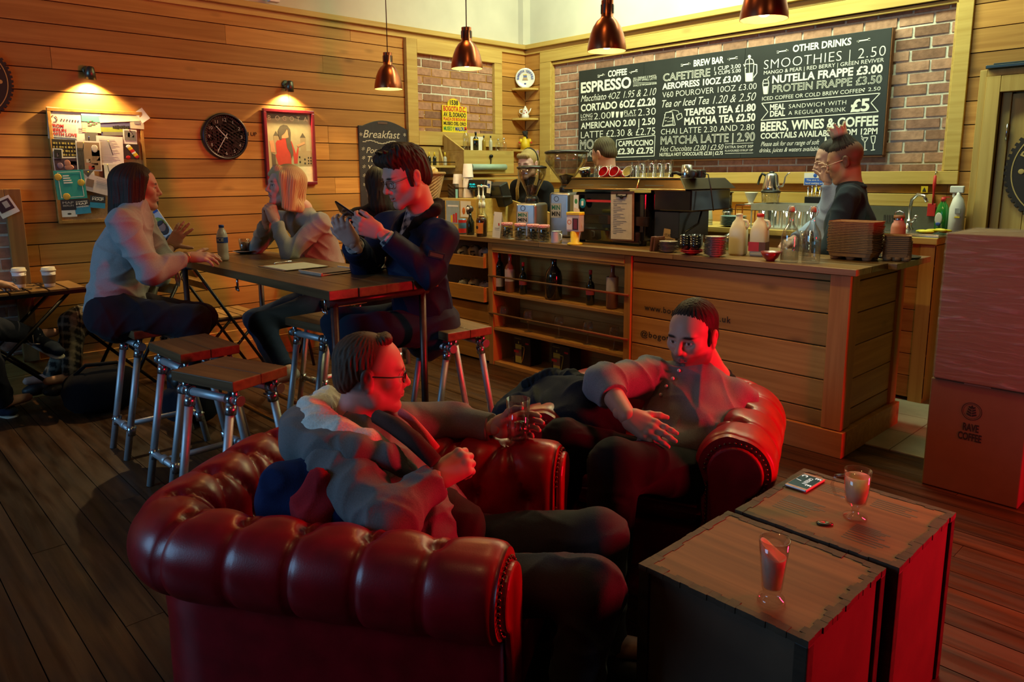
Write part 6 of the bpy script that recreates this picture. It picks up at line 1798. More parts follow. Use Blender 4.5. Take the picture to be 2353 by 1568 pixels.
# ---- cardboard boxes
def carton(name, lb, x0, x1, y0, y1, z0, z1):
 t = thing(name, lb, 'box', (x0, y0, z0))
 w_, d_, h_ = x1 - x0, y1 - y0, z1 - z0
 n = 8
 vs = []; fs = []
 mb = MB().b2((0, 0, 0), (w_, d_, h_))
 mb.build('carton', CARD, t, bevel=.006, seg=3)
 return t, w_, d_, h_


t, w_, d_, h_ = carton('cardboard_box', 'large cardboard box printed RAVE COFFEE standing on the floor', 4.52, 4.90, -1.85, -1.42, .001, .512)
lg = MB()
cx_, cz_ = .173, .39
for r0, r1 in ((.040, .0372), (.033, .0315)):
 vs = []; fs = []
 for k in range(40):
  a = 2 * PI * k / 40
  vs += [(cx_ + r0 * math.cos(a), -.0008, cz_ + r0 * math.sin(a)), (cx_ + r1 * math.cos(a), -.0008, cz_ + r1 * math.sin(a))]
 for k in range(40): j = (k + 1) % 40; fs.append((2 * k, 2 * k + 1, 2 * j + 1, 2 * j))
 lg.add(vs, fs)
for k in range(4):     # a leaf of foam
 for s_ in (-1, 1):
  b = cz_ - .024 + .011 * k; q_ = .020 - .0022 * k
  lg.add([(cx_ + s_ * .0015, -.0008, b), (cx_ + s_ * q_, -.0008, b + .008), (cx_ + s_ * (q_ - .001), -.0008, b + .015), (cx_ + s_ * .0015, -.0008, b + .008)], [(0, 1, 2, 3) if s_ > 0 else (3, 2, 1, 0)])
lg.add([(cx_, -.0008, cz_ + .014), (cx_ + .006, -.0008, cz_ + .02), (cx_, -.0008, cz_ + .029), (cx_ - .006, -.0008, cz_ + .02)], [(0, 1, 2, 3)])
lg.text('RAVE', cx_ - .028, .30, .033, .062, -.0008, .03); lg.text('COFFEE', cx_ - .044, .257, .033, .092, -.0008, .03)
lg.build('logo', INK, t)
MB().b2((w_ * .35, -.001, h_ - .004), (w_ * .62, .2, h_ + .0012)).build('tape', plain('tape', (.34, .24, .15), .25), t)
t, w_, d_, h_ = carton('cardboard_box', 'cardboard box wrapped in shiny stretch film on top of the other box', 4.53, 5.06, -1.86, -1.44, .514, 1.167)


def film_mat():
 m, nt, b = newmat('stretch_film')
 N = nt.nodes; Lk = nt.links
 setin(b, Base_Color=(.75, .72, .75, 1), Roughness=.14, Alpha=.1)
 tc = N.new('ShaderNodeTexCoord'); mp = N.new('ShaderNodeMapping'); mp.inputs['Scale'].default_value = (3.5, 3.5, 30); mp.inputs['Rotation'].default_value = (0, .12, 0)
 no = N.new('ShaderNodeTexNoise'); no.inputs['Scale'].default_value = 1.5; no.inputs['Detail'].default_value = 4; no.inputs['Distortion'].default_value = 1.2
 Lk.new(tc.outputs['Object'], mp.inputs[0]); Lk.new(mp.outputs[0], no.inputs['Vector'])
 bp = N.new('ShaderNodeBump'); bp.inputs['Strength'].default_value = .9; bp.inputs['Distance'].default_value = .02
 Lk.new(no.outputs['Fac'], bp.inputs['Height']); Lk.new(bp.outputs[0], b.inputs['Normal'])
 r = N.new('ShaderNodeMapRange'); r.inputs[1].default_value = .5; r.inputs[2].default_value = .75; r.inputs[3].default_value = .06; r.inputs[4].default_value = .26
 Lk.new(no.outputs['Fac'], r.inputs[0]); Lk.new(r.outputs[0], b.inputs['Alpha'])
 return m


MB().b2((-.004, -.004, .004), (w_ + .004, d_ + .004, h_ + .004)).build('stretch_film', film_mat(), t, bevel=.008, seg=3)

# ---- tea chests used as low tables
EDGE = wood('chest_edge', (.075, .05, .03), (.035, .025, .016), axis=0, rough=.5, var=.3, bump=.5)


def chest(lb, x0, x1, y0, y1, h, stencil):
 t = thing('tea_chest', lb, 'chest', (x0, y0, 0), 0, 'tea chests used as low tables')
 w_, d_ = x1 - x0, y1 - y0
 b = plain('chest_ply', (.10, .055, .028), .65, noise=.3, scale=6, bump=.2)
 MB().b2((.008, .008, .001), (w_ - .008, d_ - .008, h - .012)).build('chest_body', b, t)
 for x, y in ((0, 0), (w_ - .03, 0), (0, d_ - .03), (w_ - .03, d_ - .03)): MB().b2((x, y, 0), (x + .03, y + .03, h - .013)).build('corner_batten', EDGE, t, bevel=.003)
 e = MB(); n = 18
 for k in range(n):
  a, b = w_ * k / n, w_ * (k + 1) / n
  r = [random.uniform(.016, .030) for _ in range(4)]
  e.b2((a, random.uniform(-.001, .002), h - .014), (b, r[0], h + random.uniform(0, .0012))).b2((a, d_ - r[1], h - .014), (b, d_ + random.uniform(-.002, .001), h + random.uniform(0, .0012)))
  a, b = d_ * k / n, d_ * (k + 1) / n
  e.b2((random.uniform(-.001, .002), a, h - .014), (r[2], b, h + random.uniform(0, .0011))).b2((w_ - r[3], a, h - .014), (w_ + random.uniform(-.002, .001), b, h + random.uniform(0, .0011)))
 e.build('metal_edge', plain('chest_rim', (.075, .045, .022), .7, .1, noise=.45, scale=24, bump=.5), t)
 MB().b2((.012, .012, h - .012), (w_ - .012, d_ - .012, h - .001)).build('lid_panel', RAWPLY, t)
 if stencil:
  q = MB()
  for k, (x, y, a, b_) in enumerate(((.06, .10, .10, .03), (.06, .16, .12, .02), (.27, .06, .11, .03), (.27, .12, .09, .02), (.05, .30, .13, .025), (.25, .30, .12, .03))):
   for j in range(5): q.b2((x, y + b_ * j / 2.2, h - .0008), (x + a * (1 - .1 * ((j * 3 + k) % 4)), y + b_ * j / 2.2 + .006, h - .0005))
  q.build('faded_stencil', plain('stencil_ink', (.10, .075, .045), .6), t)
 return t


chest('plain tea chest closest to the camera with the tall latte glass on it', 4.578, 5.0, -4.10, -3.692, .5, False)
chest('stencilled tea chest with the phone and handled glass on it', 4.588, 5.022, -3.672, -3.25, .5, True)
# latte glass
t = thing('latte_glass', 'tall footed latte glass half full of pale foam on the plain chest', 'glass', (4.879, -4.022, .5006))
MB().lathe([(.028, 0), (.030, .003), (.028, .012), (.020, .018), (.018, .024), (.022, .035), (.028, .10), (.033, .148), (.0315, .148), (.0262, .10), (.0195, .036), (.001, .03)], n=30, cap=False).build('glass_wall', GLASS, t)
mb = MB(); prof = [(.001, .0315), (.0185, .037), (.024, .085)]
mb.lathe(prof + [(.0262, .108)], n=30)
for k in range(30):     # foam clinging higher on one side
 i = 3 * 30 + k; v = mb.v[i]; a = math.atan2(v[1], v[0]); up = max(0, math.cos(a - 3.4)) * .035
 s_ = 1 + up * 2.6; mb.v[i] = (v[0] * s_, v[1] * s_, v[2] + up)
FOAM = plain('latte_foam', (.90, .66, .46), .5)
fb = FOAM.node_tree.nodes['Principled BSDF']
fb.inputs['Subsurface Weight'].default_value = .8; fb.inputs['Subsurface Radius'].default_value = (.06, .035, .02); fb.inputs['Subsurface Scale'].default_value = .6
mb.build('latte', FOAM, t)
t = thing('coffee_mug_glass', 'footed glass mug with a handle and foam remains on the stencilled chest', 'glass', (4.838, -3.475, .5006), 3.6)
MB().lathe([(.030, 0), (.031, .004), (.012, .010), (.008, .02), (.012, .03), (.026, .042), (.031, .07), (.035, .135), (.0335, .135), (.0295, .07), (.024, .044), (.001, .036)], n=30, cap=False).build('glass_wall', GLASS, t)
MB().lathe([(.001, .038), (.0225, .045), (.0285, .072), (.0315, .118), (.029, .118), (.02, .07), (.001, .06)], n=30, cap=False).build('foam_film', FOAM, t)
MB().tube([(.033, 0, .115), (.055, 0, .112), (.063, 0, .085), (.052, 0, .055), (.028, 0, .05)], .004).build('handle', GLASS, t)
t = thing('smartphone', 'lit smartphone with white letters on its screen lying on the stencilled chest', 'phone', (4.645, -3.363, .5006), 1.55)
MB().b2((-.062, -.034, 0), (.062, .034, .008)).build('body', plain('phone_pink', (.50, .36, .33), .3, .3), t, bevel=.003)
MB().b2((-.05, -.03, .0081), (.05, .03, .0086)).build('screen', plain('screen_glow', (.01, .02, .02), .1, emit=(.03, .10, .09), es=.35), t)
q = MB().text('GREEN', -.032, 0, .012, .055, 0, .0).text('E', -.045, .014, .016, None, 0, .03).text('E', .02, .014, .016, None, 0, .03).text('C', -.045, -.026, .016, None, 0, .03).text('/', .0, -.026, .016, None, 0, .03)
q.v = [(-v[0], -v[2], .009) for v in q.v]
q.build('screen_letters', plain('letters_glow', (.5, .6, .55), .5, emit=(.75, .9, .85), es=.7), t)
t = thing('key_fob', 'small oval red and green fob lying on the stencilled chest', 'fob', (4.80, -3.577, .5006), .6)
MB().lathe([(.016, 0), (.017, .003), (.012, .005), (.001, .005)], n=20, M=Matrix.Diagonal((1.3, .8, 1))).build('fob_rim', plain('fob_dark', (.06, .05, .02), .3), t)
MB().ball((-.006, 0, .0045), (.008, .007, .002), 10, 0).ball((.008, 0, .0045), (.008, .007, .002), 10, 1).build('fob_enamel', [RED, plain('fob_green', (.12, .14, .03), .3)], t)
# ================================================================ buttoned leather club chairs
def leather_mat():
 m, nt, b = newmat('oxblood_leather')
 N = nt.nodes; Lk = nt.links
 tc = N.new('ShaderNodeTexCoord')
 v = N.new('ShaderNodeTexVoronoi'); v.inputs['Scale'].default_value = 260
 n = N.new('ShaderNodeTexNoise'); n.inputs['Scale'].default_value = 14; n.inputs['Detail'].default_value = 4
 for q in (v, n): Lk.new(tc.outputs['Object'], q.inputs['Vector'])
 cr = N.new('ShaderNodeValToRGB')
 cr.color_ramp.elements[0].position = .3; cr.color_ramp.elements[0].color = (.24, .001, .005, 1)
 cr.color_ramp.elements[1].position = .7; cr.color_ramp.elements[1].color = (.38, .002, .010, 1)
 Lk.new(n.outputs['Fac'], cr.inputs[0]); Lk.new(cr.outputs[0], b.inputs['Base Color'])
 bp = N.new('ShaderNodeBump'); bp.inputs['Strength'].default_value = .08; bp.inputs['Distance'].default_value = .001
 Lk.new(v.outputs['Distance'], bp.inputs['Height']); Lk.new(bp.outputs[0], b.inputs['Normal'])
 b.inputs['Roughness'].default_value = .34
 b.inputs['Coat Weight'].default_value = .12; b.inputs['Coat Roughness'].default_value = .18
 return m


LEATHER = leather_mat()
STUD = plain('antique_stud', (.20, .09, .05), .3, .9)


def seg_dist(p, a, b):
 ab = b - a; t = np.clip(((p - a) @ ab) / (ab @ ab), 0, 1)
 return np.hypot(*(p - a - t[:, None] * ab).T)


def club_chair(lb, x, y, rz, XB=-.30, nb=12, R_=.12, ZC=.50):
 root = thing('leather_armchair', lb, 'armchair', (x, y, 0), rz)
 HY = .335          # half spacing of the rolls
 XF, RC = .40, .17
 # path of the roll centre: right arm front -> back -> left arm front, outward normals
 P_ = []; Nn = []
 ns = 220
 segs = [('l', (XF, -HY), (XB + RC, -HY)), ('a', (XB + RC, -HY + RC), -PI / 2, -PI), ('l', (XB, -HY + RC), (XB, HY - RC)), ('a', (XB + RC, HY - RC), PI, PI / 2), ('l', (XB + RC, HY), (XF, HY))]
 lens = [math.hypot(s[2][0] - s[1][0], s[2][1] - s[1][1]) if s[0] == 'l' else RC * PI / 2 for s in segs]
 tot = sum(lens)
 S = np.linspace(0, tot, ns)
 for s in S:
  for sg, L_ in zip(segs, lens):
   if s <= L_ + 1e-9: break
   s -= L_
  t = min(1, s / L_)
  if sg[0] == 'l':
   a, b = np.array(sg[1]), np.array(sg[2]); d = (b - a) / L_
   P_.append(a + (b - a) * t); Nn.append((-d[1], d[0]))
  else:
   an = sg[2] + (sg[3] - sg[2]) * t
   P_.append(np.array(sg[1]) + RC * np.array((math.cos(an), math.sin(an)))); Nn.append((math.cos(an), math.sin(an)))
 P_ = np.array(P_); Nn = np.array(Nn)
 # profile: inner face up, over the roll, under it, then the outer panel
 pr = [(-.085, .26), (-.098, .34), (-.112, .42)]
 pr += [(R_ * math.cos(a), ZC + R_ * math.sin(a)) for a in np.linspace(PI, -PI * .42, 40)]
 pr += [(.030, .37), (.028, .30), (.030, .20), (.030, .09)]
 # finer profile
 pr = np.array(pr); d = np.r_[0, np.cumsum(np.hypot(*np.diff(pr, axis=0).T))]
 nt_ = 84
 T = np.linspace(0, d[-1], nt_)
 prof = np.c_[np.interp(T, d, pr[:, 0]), np.interp(T, d, pr[:, 1])]
 tg = np.gradient(prof, axis=0); nrm = np.c_[-tg[:, 1], tg[:, 0]]; nrm /= np.linalg.norm(nrm, axis=1)[:, None]
 tA = d[3] + R_ * PI * .47            # button row near the top of the roll, inner side
 tB = d[3] - .045                      # second row on the inner face
 tE = d[3] + R_ * PI * 1.40           # where the roll tucks under
 ss, tt = np.meshgrid(S, T, indexing='ij')
 pts = np.c_[ss.ravel(), tt.ravel()]
 sp = tot / nb
 disp = np.zeros(len(pts))
 crease = np.full(len(pts), 9.0)
 for k in range(nb + 1):
  a = np.array((k * sp, tA)); bL = np.array(((k - .5) * sp, tB)); bR = np.array(((k + .5) * sp, tB))
  if 0 < k < nb:
   crease = np.minimum(crease, seg_dist(pts, a, np.array((k * sp, tE))))
   crease = np.minimum(crease, seg_dist(pts, a, bL)); crease = np.minimum(crease, seg_dist(pts, a, bR))
   disp -= .026 * np.exp(-((pts[:, 0] - a[0]) ** 2 + (pts[:, 1] - a[1]) ** 2) / .019 ** 2)
  if k < nb:
   disp -= .030 * np.exp(-((pts[:, 0] - bR[0]) ** 2 + (pts[:, 1] - bR[1]) ** 2) / .026 ** 2)
   crease = np.minimum(crease, seg_dist(pts, bR, np.array((bR[0], .0))))
 w_ = np.clip(1 - (pts[:, 1] - tE) / .03, 0, 1)
 inn = np.clip((tA + .02 - pts[:, 1]) / .04, 0, 1)
 disp += w_ * ((.007 + .011 * inn) * (1 - np.exp(-crease / (.016 + .012 * inn))) - .0065 * np.exp(-(crease / .0045) ** 2) - .004)
 disp = disp.reshape(ns, nt_)
 V = np.zeros((ns, nt_, 3))
 n_ = prof[:, 0][None, :] + nrm[:, 0][None, :] * disp
 # the rolls swell and round off at the front ends
 endw = np.minimum(S, tot - S)
 shr = np.where(endw < .05, np.sqrt(np.clip(1 - (1 - endw / .05) ** 2, 0, 1)) * .12 + .88, 1.0)[:, None]
 zz = prof[:, 1][None, :] + nrm[:, 1][None, :] * disp
 n_ = np.where(zz > .3, n_ * shr, n_); zz = np.where(zz > .36, ZC + (zz - ZC) * shr, zz)
 V[:, :, 0] = P_[:, 0][:, None] + Nn[:, 0][:, None] * n_
 V[:, :, 1] = P_[:, 1][:, None] + Nn[:, 1][:, None] * n_
 V[:, :, 2] = zz
 mb = MB()
 I = lambda i, j: i * nt_ + j
 mb.add(V.reshape(-1, 3), [(I(i, j), I(i + 1, j), I(i + 1, j + 1), I(i, j + 1)) for i in range(ns - 1) for j in range(nt_ - 1)][::1], 0, True)
 for i in (0, ns - 1):
  f = [I(i, j) for j in range(nt_)]
  mb.f.append(f if i else f[::-1]); mb.m.append(0); mb.sm.append(False)
 mb.build('buttoned_frame', LEATHER, root)
 bt_ = MB()
 for k in range(nb):
  for s, t_ in ((k * sp, tA), ((k + .5) * sp, tB)):
   if s <= 0: continue
   i = int(round(s / tot * (ns - 1))); j = int(round(t_ / d[-1] * (nt_ - 1)))
   bt_.ball(V[i, j], .009, 10)
 bt_.build('buttons', LEATHER, root)
 # front scroll panels, inset, with a line of studs
 for sy in (-1, 1):
  q = [(R_ * .72 * math.cos(a), ZC + R_ * .72 * math.sin(a)) for a in np.linspace(-PI * .35, PI, 22)] + [(-.075, .40), (-.062, .28), (-.05, .10), (.0, .10), (.01, .28), (.02, .38)]
  mb = MB().poly(q, .0, -.02)
  vs = []
  for v in mb.v: vs.append((XF + .002 - v[1] * 1.0, sy * (HY + v[0]), v[2]))
  mb.v = vs
  mb.build('scroll_panel', LEATHER, root, bevel=.008, seg=3)
  sd = MB()
  for a, b in [(R_ * .80 * math.cos(a), ZC + R_ * .80 * math.sin(a)) for a in np.linspace(-PI * .35, PI, 26)] + [(-.088, .47 - .014 * k) for k in range(1, 26)]:
   sd.ball((XF + .006, sy * (HY + a), b), .0045, 6)
  sd.build('studs', STUD, root)
 # seat deck, front rail, cushion, feet
 MB().b2((XB + .02, -.30, .09), (XF - .02, .355, .27)).build('seat_base', LEATHER, root, bevel=.02, seg=3)
 n = 26; vs = []; fs = []
 cu = MB()
 for side in (0, 1):
  for i in range(n):
   for j in range(n):
    u, v = -1 + 2 * i / (n - 1), -1 + 2 * j / (n - 1)
    e = (1 - abs(u) ** 6) * (1 - abs(v) ** 6)
    z = .335 + (.055 * e ** .35 + .014 * (1 - u * u) * (1 - v * v) if side else -.055 * e ** .35)
    vs.append((.075 + u * .325, v * .232, z))
 for side in (0, 1):
  o = side * n * n
  for i in range(n - 1):
   for j in range(n - 1):
    f = (o + i * n + j, o + (i + 1) * n + j, o + (i + 1) * n + j + 1, o + i * n + j + 1)
    fs.append(f if side else f[::-1])
 cu.add(vs, fs, 0, True)
 cu.build('seat_cushion', LEATHER, root)
 e = [(.075 + .325 * sx, .232 * sy) for sx, sy in ((1, -1), (1, 1), (-1, 1), (-1, -1))]
 MB().tube([(XF + .003, -.22, .363), (XF + .005, 0, .368), (XF + .003, .22, .363)], .006).build('piping', LEATHER, root)
 for sx in (XB, .36):
  for sy in (-.28, .28): MB().cyl((sx, sy, 0), (sx, sy, .095), .022, .032, n=14).build('foot', plain('chair_foot', (.03, .015, .01), .4), root)
 return root


club_chair('red buttoned leather armchair with its side turned, under the man in the grey hoodie', 3.962, -4.385, math.radians(33), -.53, 15, .104, .52)
club_chair('red buttoned leather armchair in front of the bar under the man in the grey shirt', 3.985, -3.20, math.atan2(-.917, .40))
# ================================================================ people: one surface grown round a skeleton
def V3(p): return np.asarray(p, float)
def unit(v): v = V3(v); return v / np.linalg.norm(v)


class Fig:
 """a list of rounded volumes that melt into each other; mesh() returns their common skin"""
 def __init__(s): s.p = []

 def cone(s, a, b, ra, rb, k=.02, flat=None, op=1, cut=0):
  a, b = V3(a), V3(b); r = max(ra, rb)
  s.p.append(('c', (a, b, ra, rb, flat, cut), k, op, np.minimum(a, b) - r, np.maximum(a, b) + r)); return s

 def ell(s, c, r, M=None, k=.02, op=1):
  c = V3(c); r = V3(r) if hasattr(r, '__len__') else np.full(3, float(r)); m = r.max()
  s.p.append(('e', (c, r, M), k, op, c - m, c + m)); return s

 def chain(s, pts, rs, k=.02, flat=None):
  for i in range(len(pts) - 1): s.cone(pts[i], pts[i + 1], rs[i], rs[i + 1], k, flat)
  return s

 def half(s, c, n, k=.004, lim=.3):
  """cut away everything beyond the plane through c with normal n (within lim of c)"""
  c = V3(c); s.p.append(('h', (c, unit(n), lim), k, -1, c - lim, c + lim)); return s

 @staticmethod
 def dist(kind, a, X):
  if kind == 'c':
   A, B, ra, rb, flat, cut = a
   ab = B - A; L2 = max(ab @ ab, 1e-12)
   t = np.clip(((X - A) @ ab) / L2, 0, 1)
   o = X - A - t[..., None] * ab
   if flat is not None:
    w, q = flat
    o = o + np.asarray(w) * ((o @ np.asarray(w)) * (1 / q - 1))[..., None]
    d = (np.sqrt((o * o).sum(-1)) - (ra + (rb - ra) * t)) * min(q, 1.0)
   else: d = np.sqrt((o * o).sum(-1)) - (ra + (rb - ra) * t)
   if cut:
    L_ = math.sqrt(L2); h = ((X - A) @ ab) / L_
    if cut & 1: d = np.maximum(d, h - L_)
    if cut & 2: d = np.maximum(d, -h)
   return d
  if kind == 'e':
   c, r, M = a
   q = X - c
   if M is not None: q = q @ M       # columns of M are the ellipsoid's axes
   k0 = np.sqrt(((q / r) ** 2).sum(-1)); k1 = np.sqrt(((q / (r * r)) ** 2).sum(-1)) + 1e-9
   return k0 * (k0 - 1) / k1
  c, n, lim = a
  q = X - c
  return np.maximum(-(q @ n), np.sqrt((q * q).sum(-1)) - lim)

 def mesh(s, h):
  lo = np.min([p[4] for p in s.p if p[3] > 0], 0) - 3 * h; hi = np.max([p[5] for p in s.p if p[3] > 0], 0) + 3 * h
  n = np.ceil((hi - lo) / h).astype(int) + 1
  F = np.full(n, 1.0, np.float32)
  for kind, a, k, op, l, u in s.p:
   m = k + 3 * h
   i0 = np.clip(np.floor((l - m - lo) / h).astype(int), 0, n - 1); i1 = np.clip(np.ceil((u + m - lo) / h).astype(int) + 1, 1, n)
   if (i1 <= i0).any(): continue
   ax = [lo[j] + h * np.arange(i0[j], i1[j]) for j in range(3)]
   X = np.stack(np.meshgrid(*ax, indexing='ij'), -1)
   d = s.dist(kind, a, X).astype(np.float32)
   sl = tuple(slice(i0[j], i1[j]) for j in range(3))
   f = F[sl]
   if op > 0:
    q = np.maximum(k - np.abs(f - d), 0) / max(k, 1e-6)
    F[sl] = np.minimum(f, d) - q * q * k * .25
   else:
    q = np.maximum(k - np.abs(f + d), 0) / max(k, 1e-6)
    F[sl] = np.maximum(f, -d) + q * q * k * .25
  return nets(F, lo, h)


def nets(F, lo, h):
 """surface nets"""
 I = F < 0
 nx, ny, nz = F.shape
 c = [(i, j, k) for i in (0, 1) for j in (0, 1) for k in (0, 1)]
 cnt = np.zeros((nx - 1, ny - 1, nz - 1), np.int8)
 for i, j, k in c: cnt += I[i:nx - 1 + i, j:ny - 1 + j, k:nz - 1 + k]
 act = (cnt > 0) & (cnt < 8)
 idx = np.argwhere(act)
 if not len(idx): return np.zeros((0, 3)), np.zeros((0, 4), int)
 vals = {o: F[idx[:, 0] + o[0], idx[:, 1] + o[1], idx[:, 2] + o[2]].astype(np.float64) for o in c}
 acc = np.zeros((len(idx), 3)); w = np.zeros(len(idx))
 for a in c:
  for ax in range(3):
   if a[ax]: continue
   b = list(a); b[ax] = 1; b = tuple(b)
   fa, fb = vals[a], vals[b]
   m = (fa < 0) != (fb < 0)
   t = np.where(m, fa / np.where(m, fa - fb, 1), 0)
   p = np.array(a, float)[None, :].repeat(len(idx), 0); p[:, ax] += t
   acc += p * m[:, None]; w += m
 V = lo + h * (idx + acc / w[:, None])
 num = np.full(act.shape, -1, np.int64); num[act] = np.arange(len(idx))
 Q = []
 for ax in range(3):
  u, v = [(1, 2), (2, 0), (0, 1)][ax]
  A = [slice(1, -1)] * 3; A[ax] = slice(0, -1); B = [slice(1, -1)] * 3; B[ax] = slice(1, None)
  a, b = I[tuple(A)], I[tuple(B)]
  e = np.argwhere(a != b)
  if not len(e): continue
  sgn = a[tuple(e.T)]
  off = np.zeros(3, int); off[u] = 1; off[v] = 1
  e = e + off
  def cell(du, dv):
   q = e.copy(); q[:, u] -= du; q[:, v] -= dv
   return num[tuple(q.T)]
  f = np.stack([cell(1, 1), cell(0, 1), cell(0, 0), cell(1, 0)], 1)
  f[~sgn] = f[~sgn][:, ::-1]
  Q.append(f[(f >= 0).all(1)])
 return V, np.concatenate(Q)


def np_mesh(name, parts, mat, parent=None, cols=None, smooth=True):
 """mesh object from one or several (verts, quads)"""
 Vs, Qs = [], []; n = 0
 for V, Q in parts: Vs.append(V); Qs.append(Q + n); n += len(V)
 V = np.concatenate(Vs); Q = np.concatenate(Qs)
 me = bpy.data.meshes.new(name)
 me.vertices.add(len(V)); me.vertices.foreach_set('co', V.astype(np.float32).ravel())
 me.loops.add(Q.size); me.loops.foreach_set('vertex_index', Q.astype(np.int32).ravel())
 me.polygons.add(len(Q)); me.polygons.foreach_set('loop_start', np.arange(0, Q.size, 4, dtype=np.int32)); me.polygons.foreach_set('loop_total', np.full(len(Q), 4, np.int32))
 me.polygons.foreach_set('use_smooth', np.full(len(Q), smooth))
 me.update(calc_edges=True); me.validate()
 if cols is not None:
  at = me.color_attributes.new('Col', 'FLOAT_COLOR', 'POINT')
  at.data.foreach_set('color', np.c_[cols, np.ones(len(cols))].astype(np.float32).ravel())
 me.materials.append(mat)
 o = bpy.data.objects.new(name, me)
 return link(o, parent)


def vnormals(V, Q):
 a, b, c_, d = (V[Q[:, i]] for i in range(4))
 n = np.cross(c_ - a, d - b)
 N = np.zeros_like(V)
 for i in range(4): np.add.at(N, Q[:, i], n)
 return N / (np.linalg.norm(N, axis=1)[:, None] + 1e-12)


def folds(V, Q, amp, seed=0, freq=26.0, stretch=(1, 1, 1)):
 """cloth wrinkles pushed along the surface normal: sharp ridges that fade in and out"""
 r = np.random.default_rng(seed)
 w = np.zeros(len(V))
 warp = np.stack([np.sin(V @ r.normal(size=3) * 8 + r.uniform(0, 6)) for _ in range(3)], 1) * .035
 fine = np.stack([np.sin(V @ r.normal(size=3) * 22 + r.uniform(0, 6)) for _ in range(3)], 1) * .006
 X = V + warp + fine
 for i in range(9):
  k = r.normal(size=3); k /= np.linalg.norm(k)
  s = np.abs(np.sin(X @ k * freq * (.45 + .7 * r.random()) + r.uniform(0, 6)))
  m = np.clip(np.sin(V @ r.normal(size=3) * 6 + r.uniform(0, 6)) * 1.6 - .3, 0, 1)
  w += (1 - s) ** 3 * m
 n = vnormals(V, Q)
 w = np.minimum(w, 1.4)
 return V + n * (amp * 1.7 * (w - .35))[:, None]


SKIN_V = vcol('skin', rough=.52, spec=.35, bump=.06, bscale=420)
HAIR_V = vcol('hair', rough=.62, spec=.22, bump=.5, bscale=160)


def frame(F, U=(0, 0, 1)):
 """columns: right, front, up for a head looking along F"""
 F = unit(F); R_ = unit(np.cross(F, U)); return np.stack([R_, F, np.cross(R_, F)], 1)


def head(H, M, s=1.0, jaw=1.0, nose=1.0, female=False, neck=None, chest=None, mouth_open=0.0, ear=True, cheek=1.0):
 """head centre H (between the ears), axes M"""
 f = Fig()
 def L(x, y, z): return V3(H) + M @ (np.array((x, y, z)) * s)
 def c(a, b, ra, rb, k, **kw): f.cone(L(*a), L(*b), ra * s, rb * s, k * s, **kw)
 def e(p, r, k, op=1, rot=None): f.ell(L(*p), np.array(r) * s, M if rot is None else M @ rot, k * s, op)
 e((0, -.018, .042), (.074, .092, .084), .02)                 # skull
 e((0, .030, .030), (.064, .060, .062), .03)                  # forehead
 e((0, .034, -.030), (.058 * jaw, .056, .070), .03)           # face
 for sx in (-1, 1):
  c((sx * .056 * jaw, -.004, -.035), (sx * .050 * jaw, .020, -.070), .018, .016, .03)    # jaw angle
  c((sx * .050 * jaw, .020, -.070), (sx * .014, .072, -.098), .016, .015, .03)
  e((sx * .040, .062, -.014), (.023 * cheek, .022, .020), .03)                            # cheekbone
 e((0, .076, -.096), (.020, .018, .017), .02)                 # chin
 c((-.036, .080, .026), (.036, .080, .026), .011, .011, .022)  # brow ridge
 for sx in (-1, 1): e((sx * .031, .096, .004), (.019, .016, .013), .012, -1)
 for sx in (-1, 1): e((sx * .031, .0765, .004), (.0140, .0125, .0125), .004)
 for sx in (-1, 1): c((sx * .018, .0875, .0125), (sx * .044, .078, .0105), .0042, .0038, .006)   # upper lid
 for sx in (-1, 1): c((sx * .019, .0865, -.006), (sx * .043, .078, -.005), .0032, .003, .006)
 c((0, .090, .016), (0, .108 * nose ** .2, -.020), .0085, .0095 * nose, .014)
 e((0, .108, -.026), (.0125 * nose, .0125 * nose, .0105), .010)
 for sx in (-1, 1): e((sx * .0125 * nose, .098, -.030), (.008, .010, .0075), .006)
 for sx in (-1, 1): e((sx * .006, .104, -.037), (.0035, .006, .004), .003, -1)
 e((0, .078, -.052), (.030, .020, .022), .02)                 # muzzle
 o = mouth_open
 for sx in (-1, 1): c((0, .0975, -.0545), (sx * .021, .088, -.058), .0050, .0028, .006)
 for sx in (-1, 1): c((0, .0960, -.0665 - o), (sx * .019, .088, -.062 - o * .6), .0058, .003, .006)
 c((-.021, .0945, -.0600 - o * .5), (.021, .0945, -.0600 - o * .5), .0016 + o * .5, .0016 + o * .5, .003, op=-1)
 c((0, .094, -.0745 - o), (0, .094, -.0745 - o), .006, .006, .010, op=-1)
 if ear:
  for sx in (-1, 1):
   a_ = .25
   R3 = np.array([[math.cos(sx * a_), 0, 0], [0, 1, 0], [0, 0, 1]])
   e((sx * .0755, -.012, -.004), (.0085, .019, .032), .006)
   e((sx * .0800, -.016, .010), (.0075, .015, .020), .006)
   e((sx * .0885, -.010, .004), (.0065, .009, .016), .004, -1)
   e((sx * .076, -.004, -.030), (.007, .009, .009), .005)
 nb_ = neck if neck is not None else L(0, -.05, -.19)
 r0 = .050 if female else .060
 f.cone(L(0, -.020, -.055), nb_, r0 * s, r0 * 1.04 * s, .03)
 if not female: f.ell(L(0, .022, -.135), np.array((.012, .012, .014)) * s, M, .02)
 if chest is not None:
  f.cone(nb_, chest, r0 * .98 * s, .052 * s, .03)
 return f, L


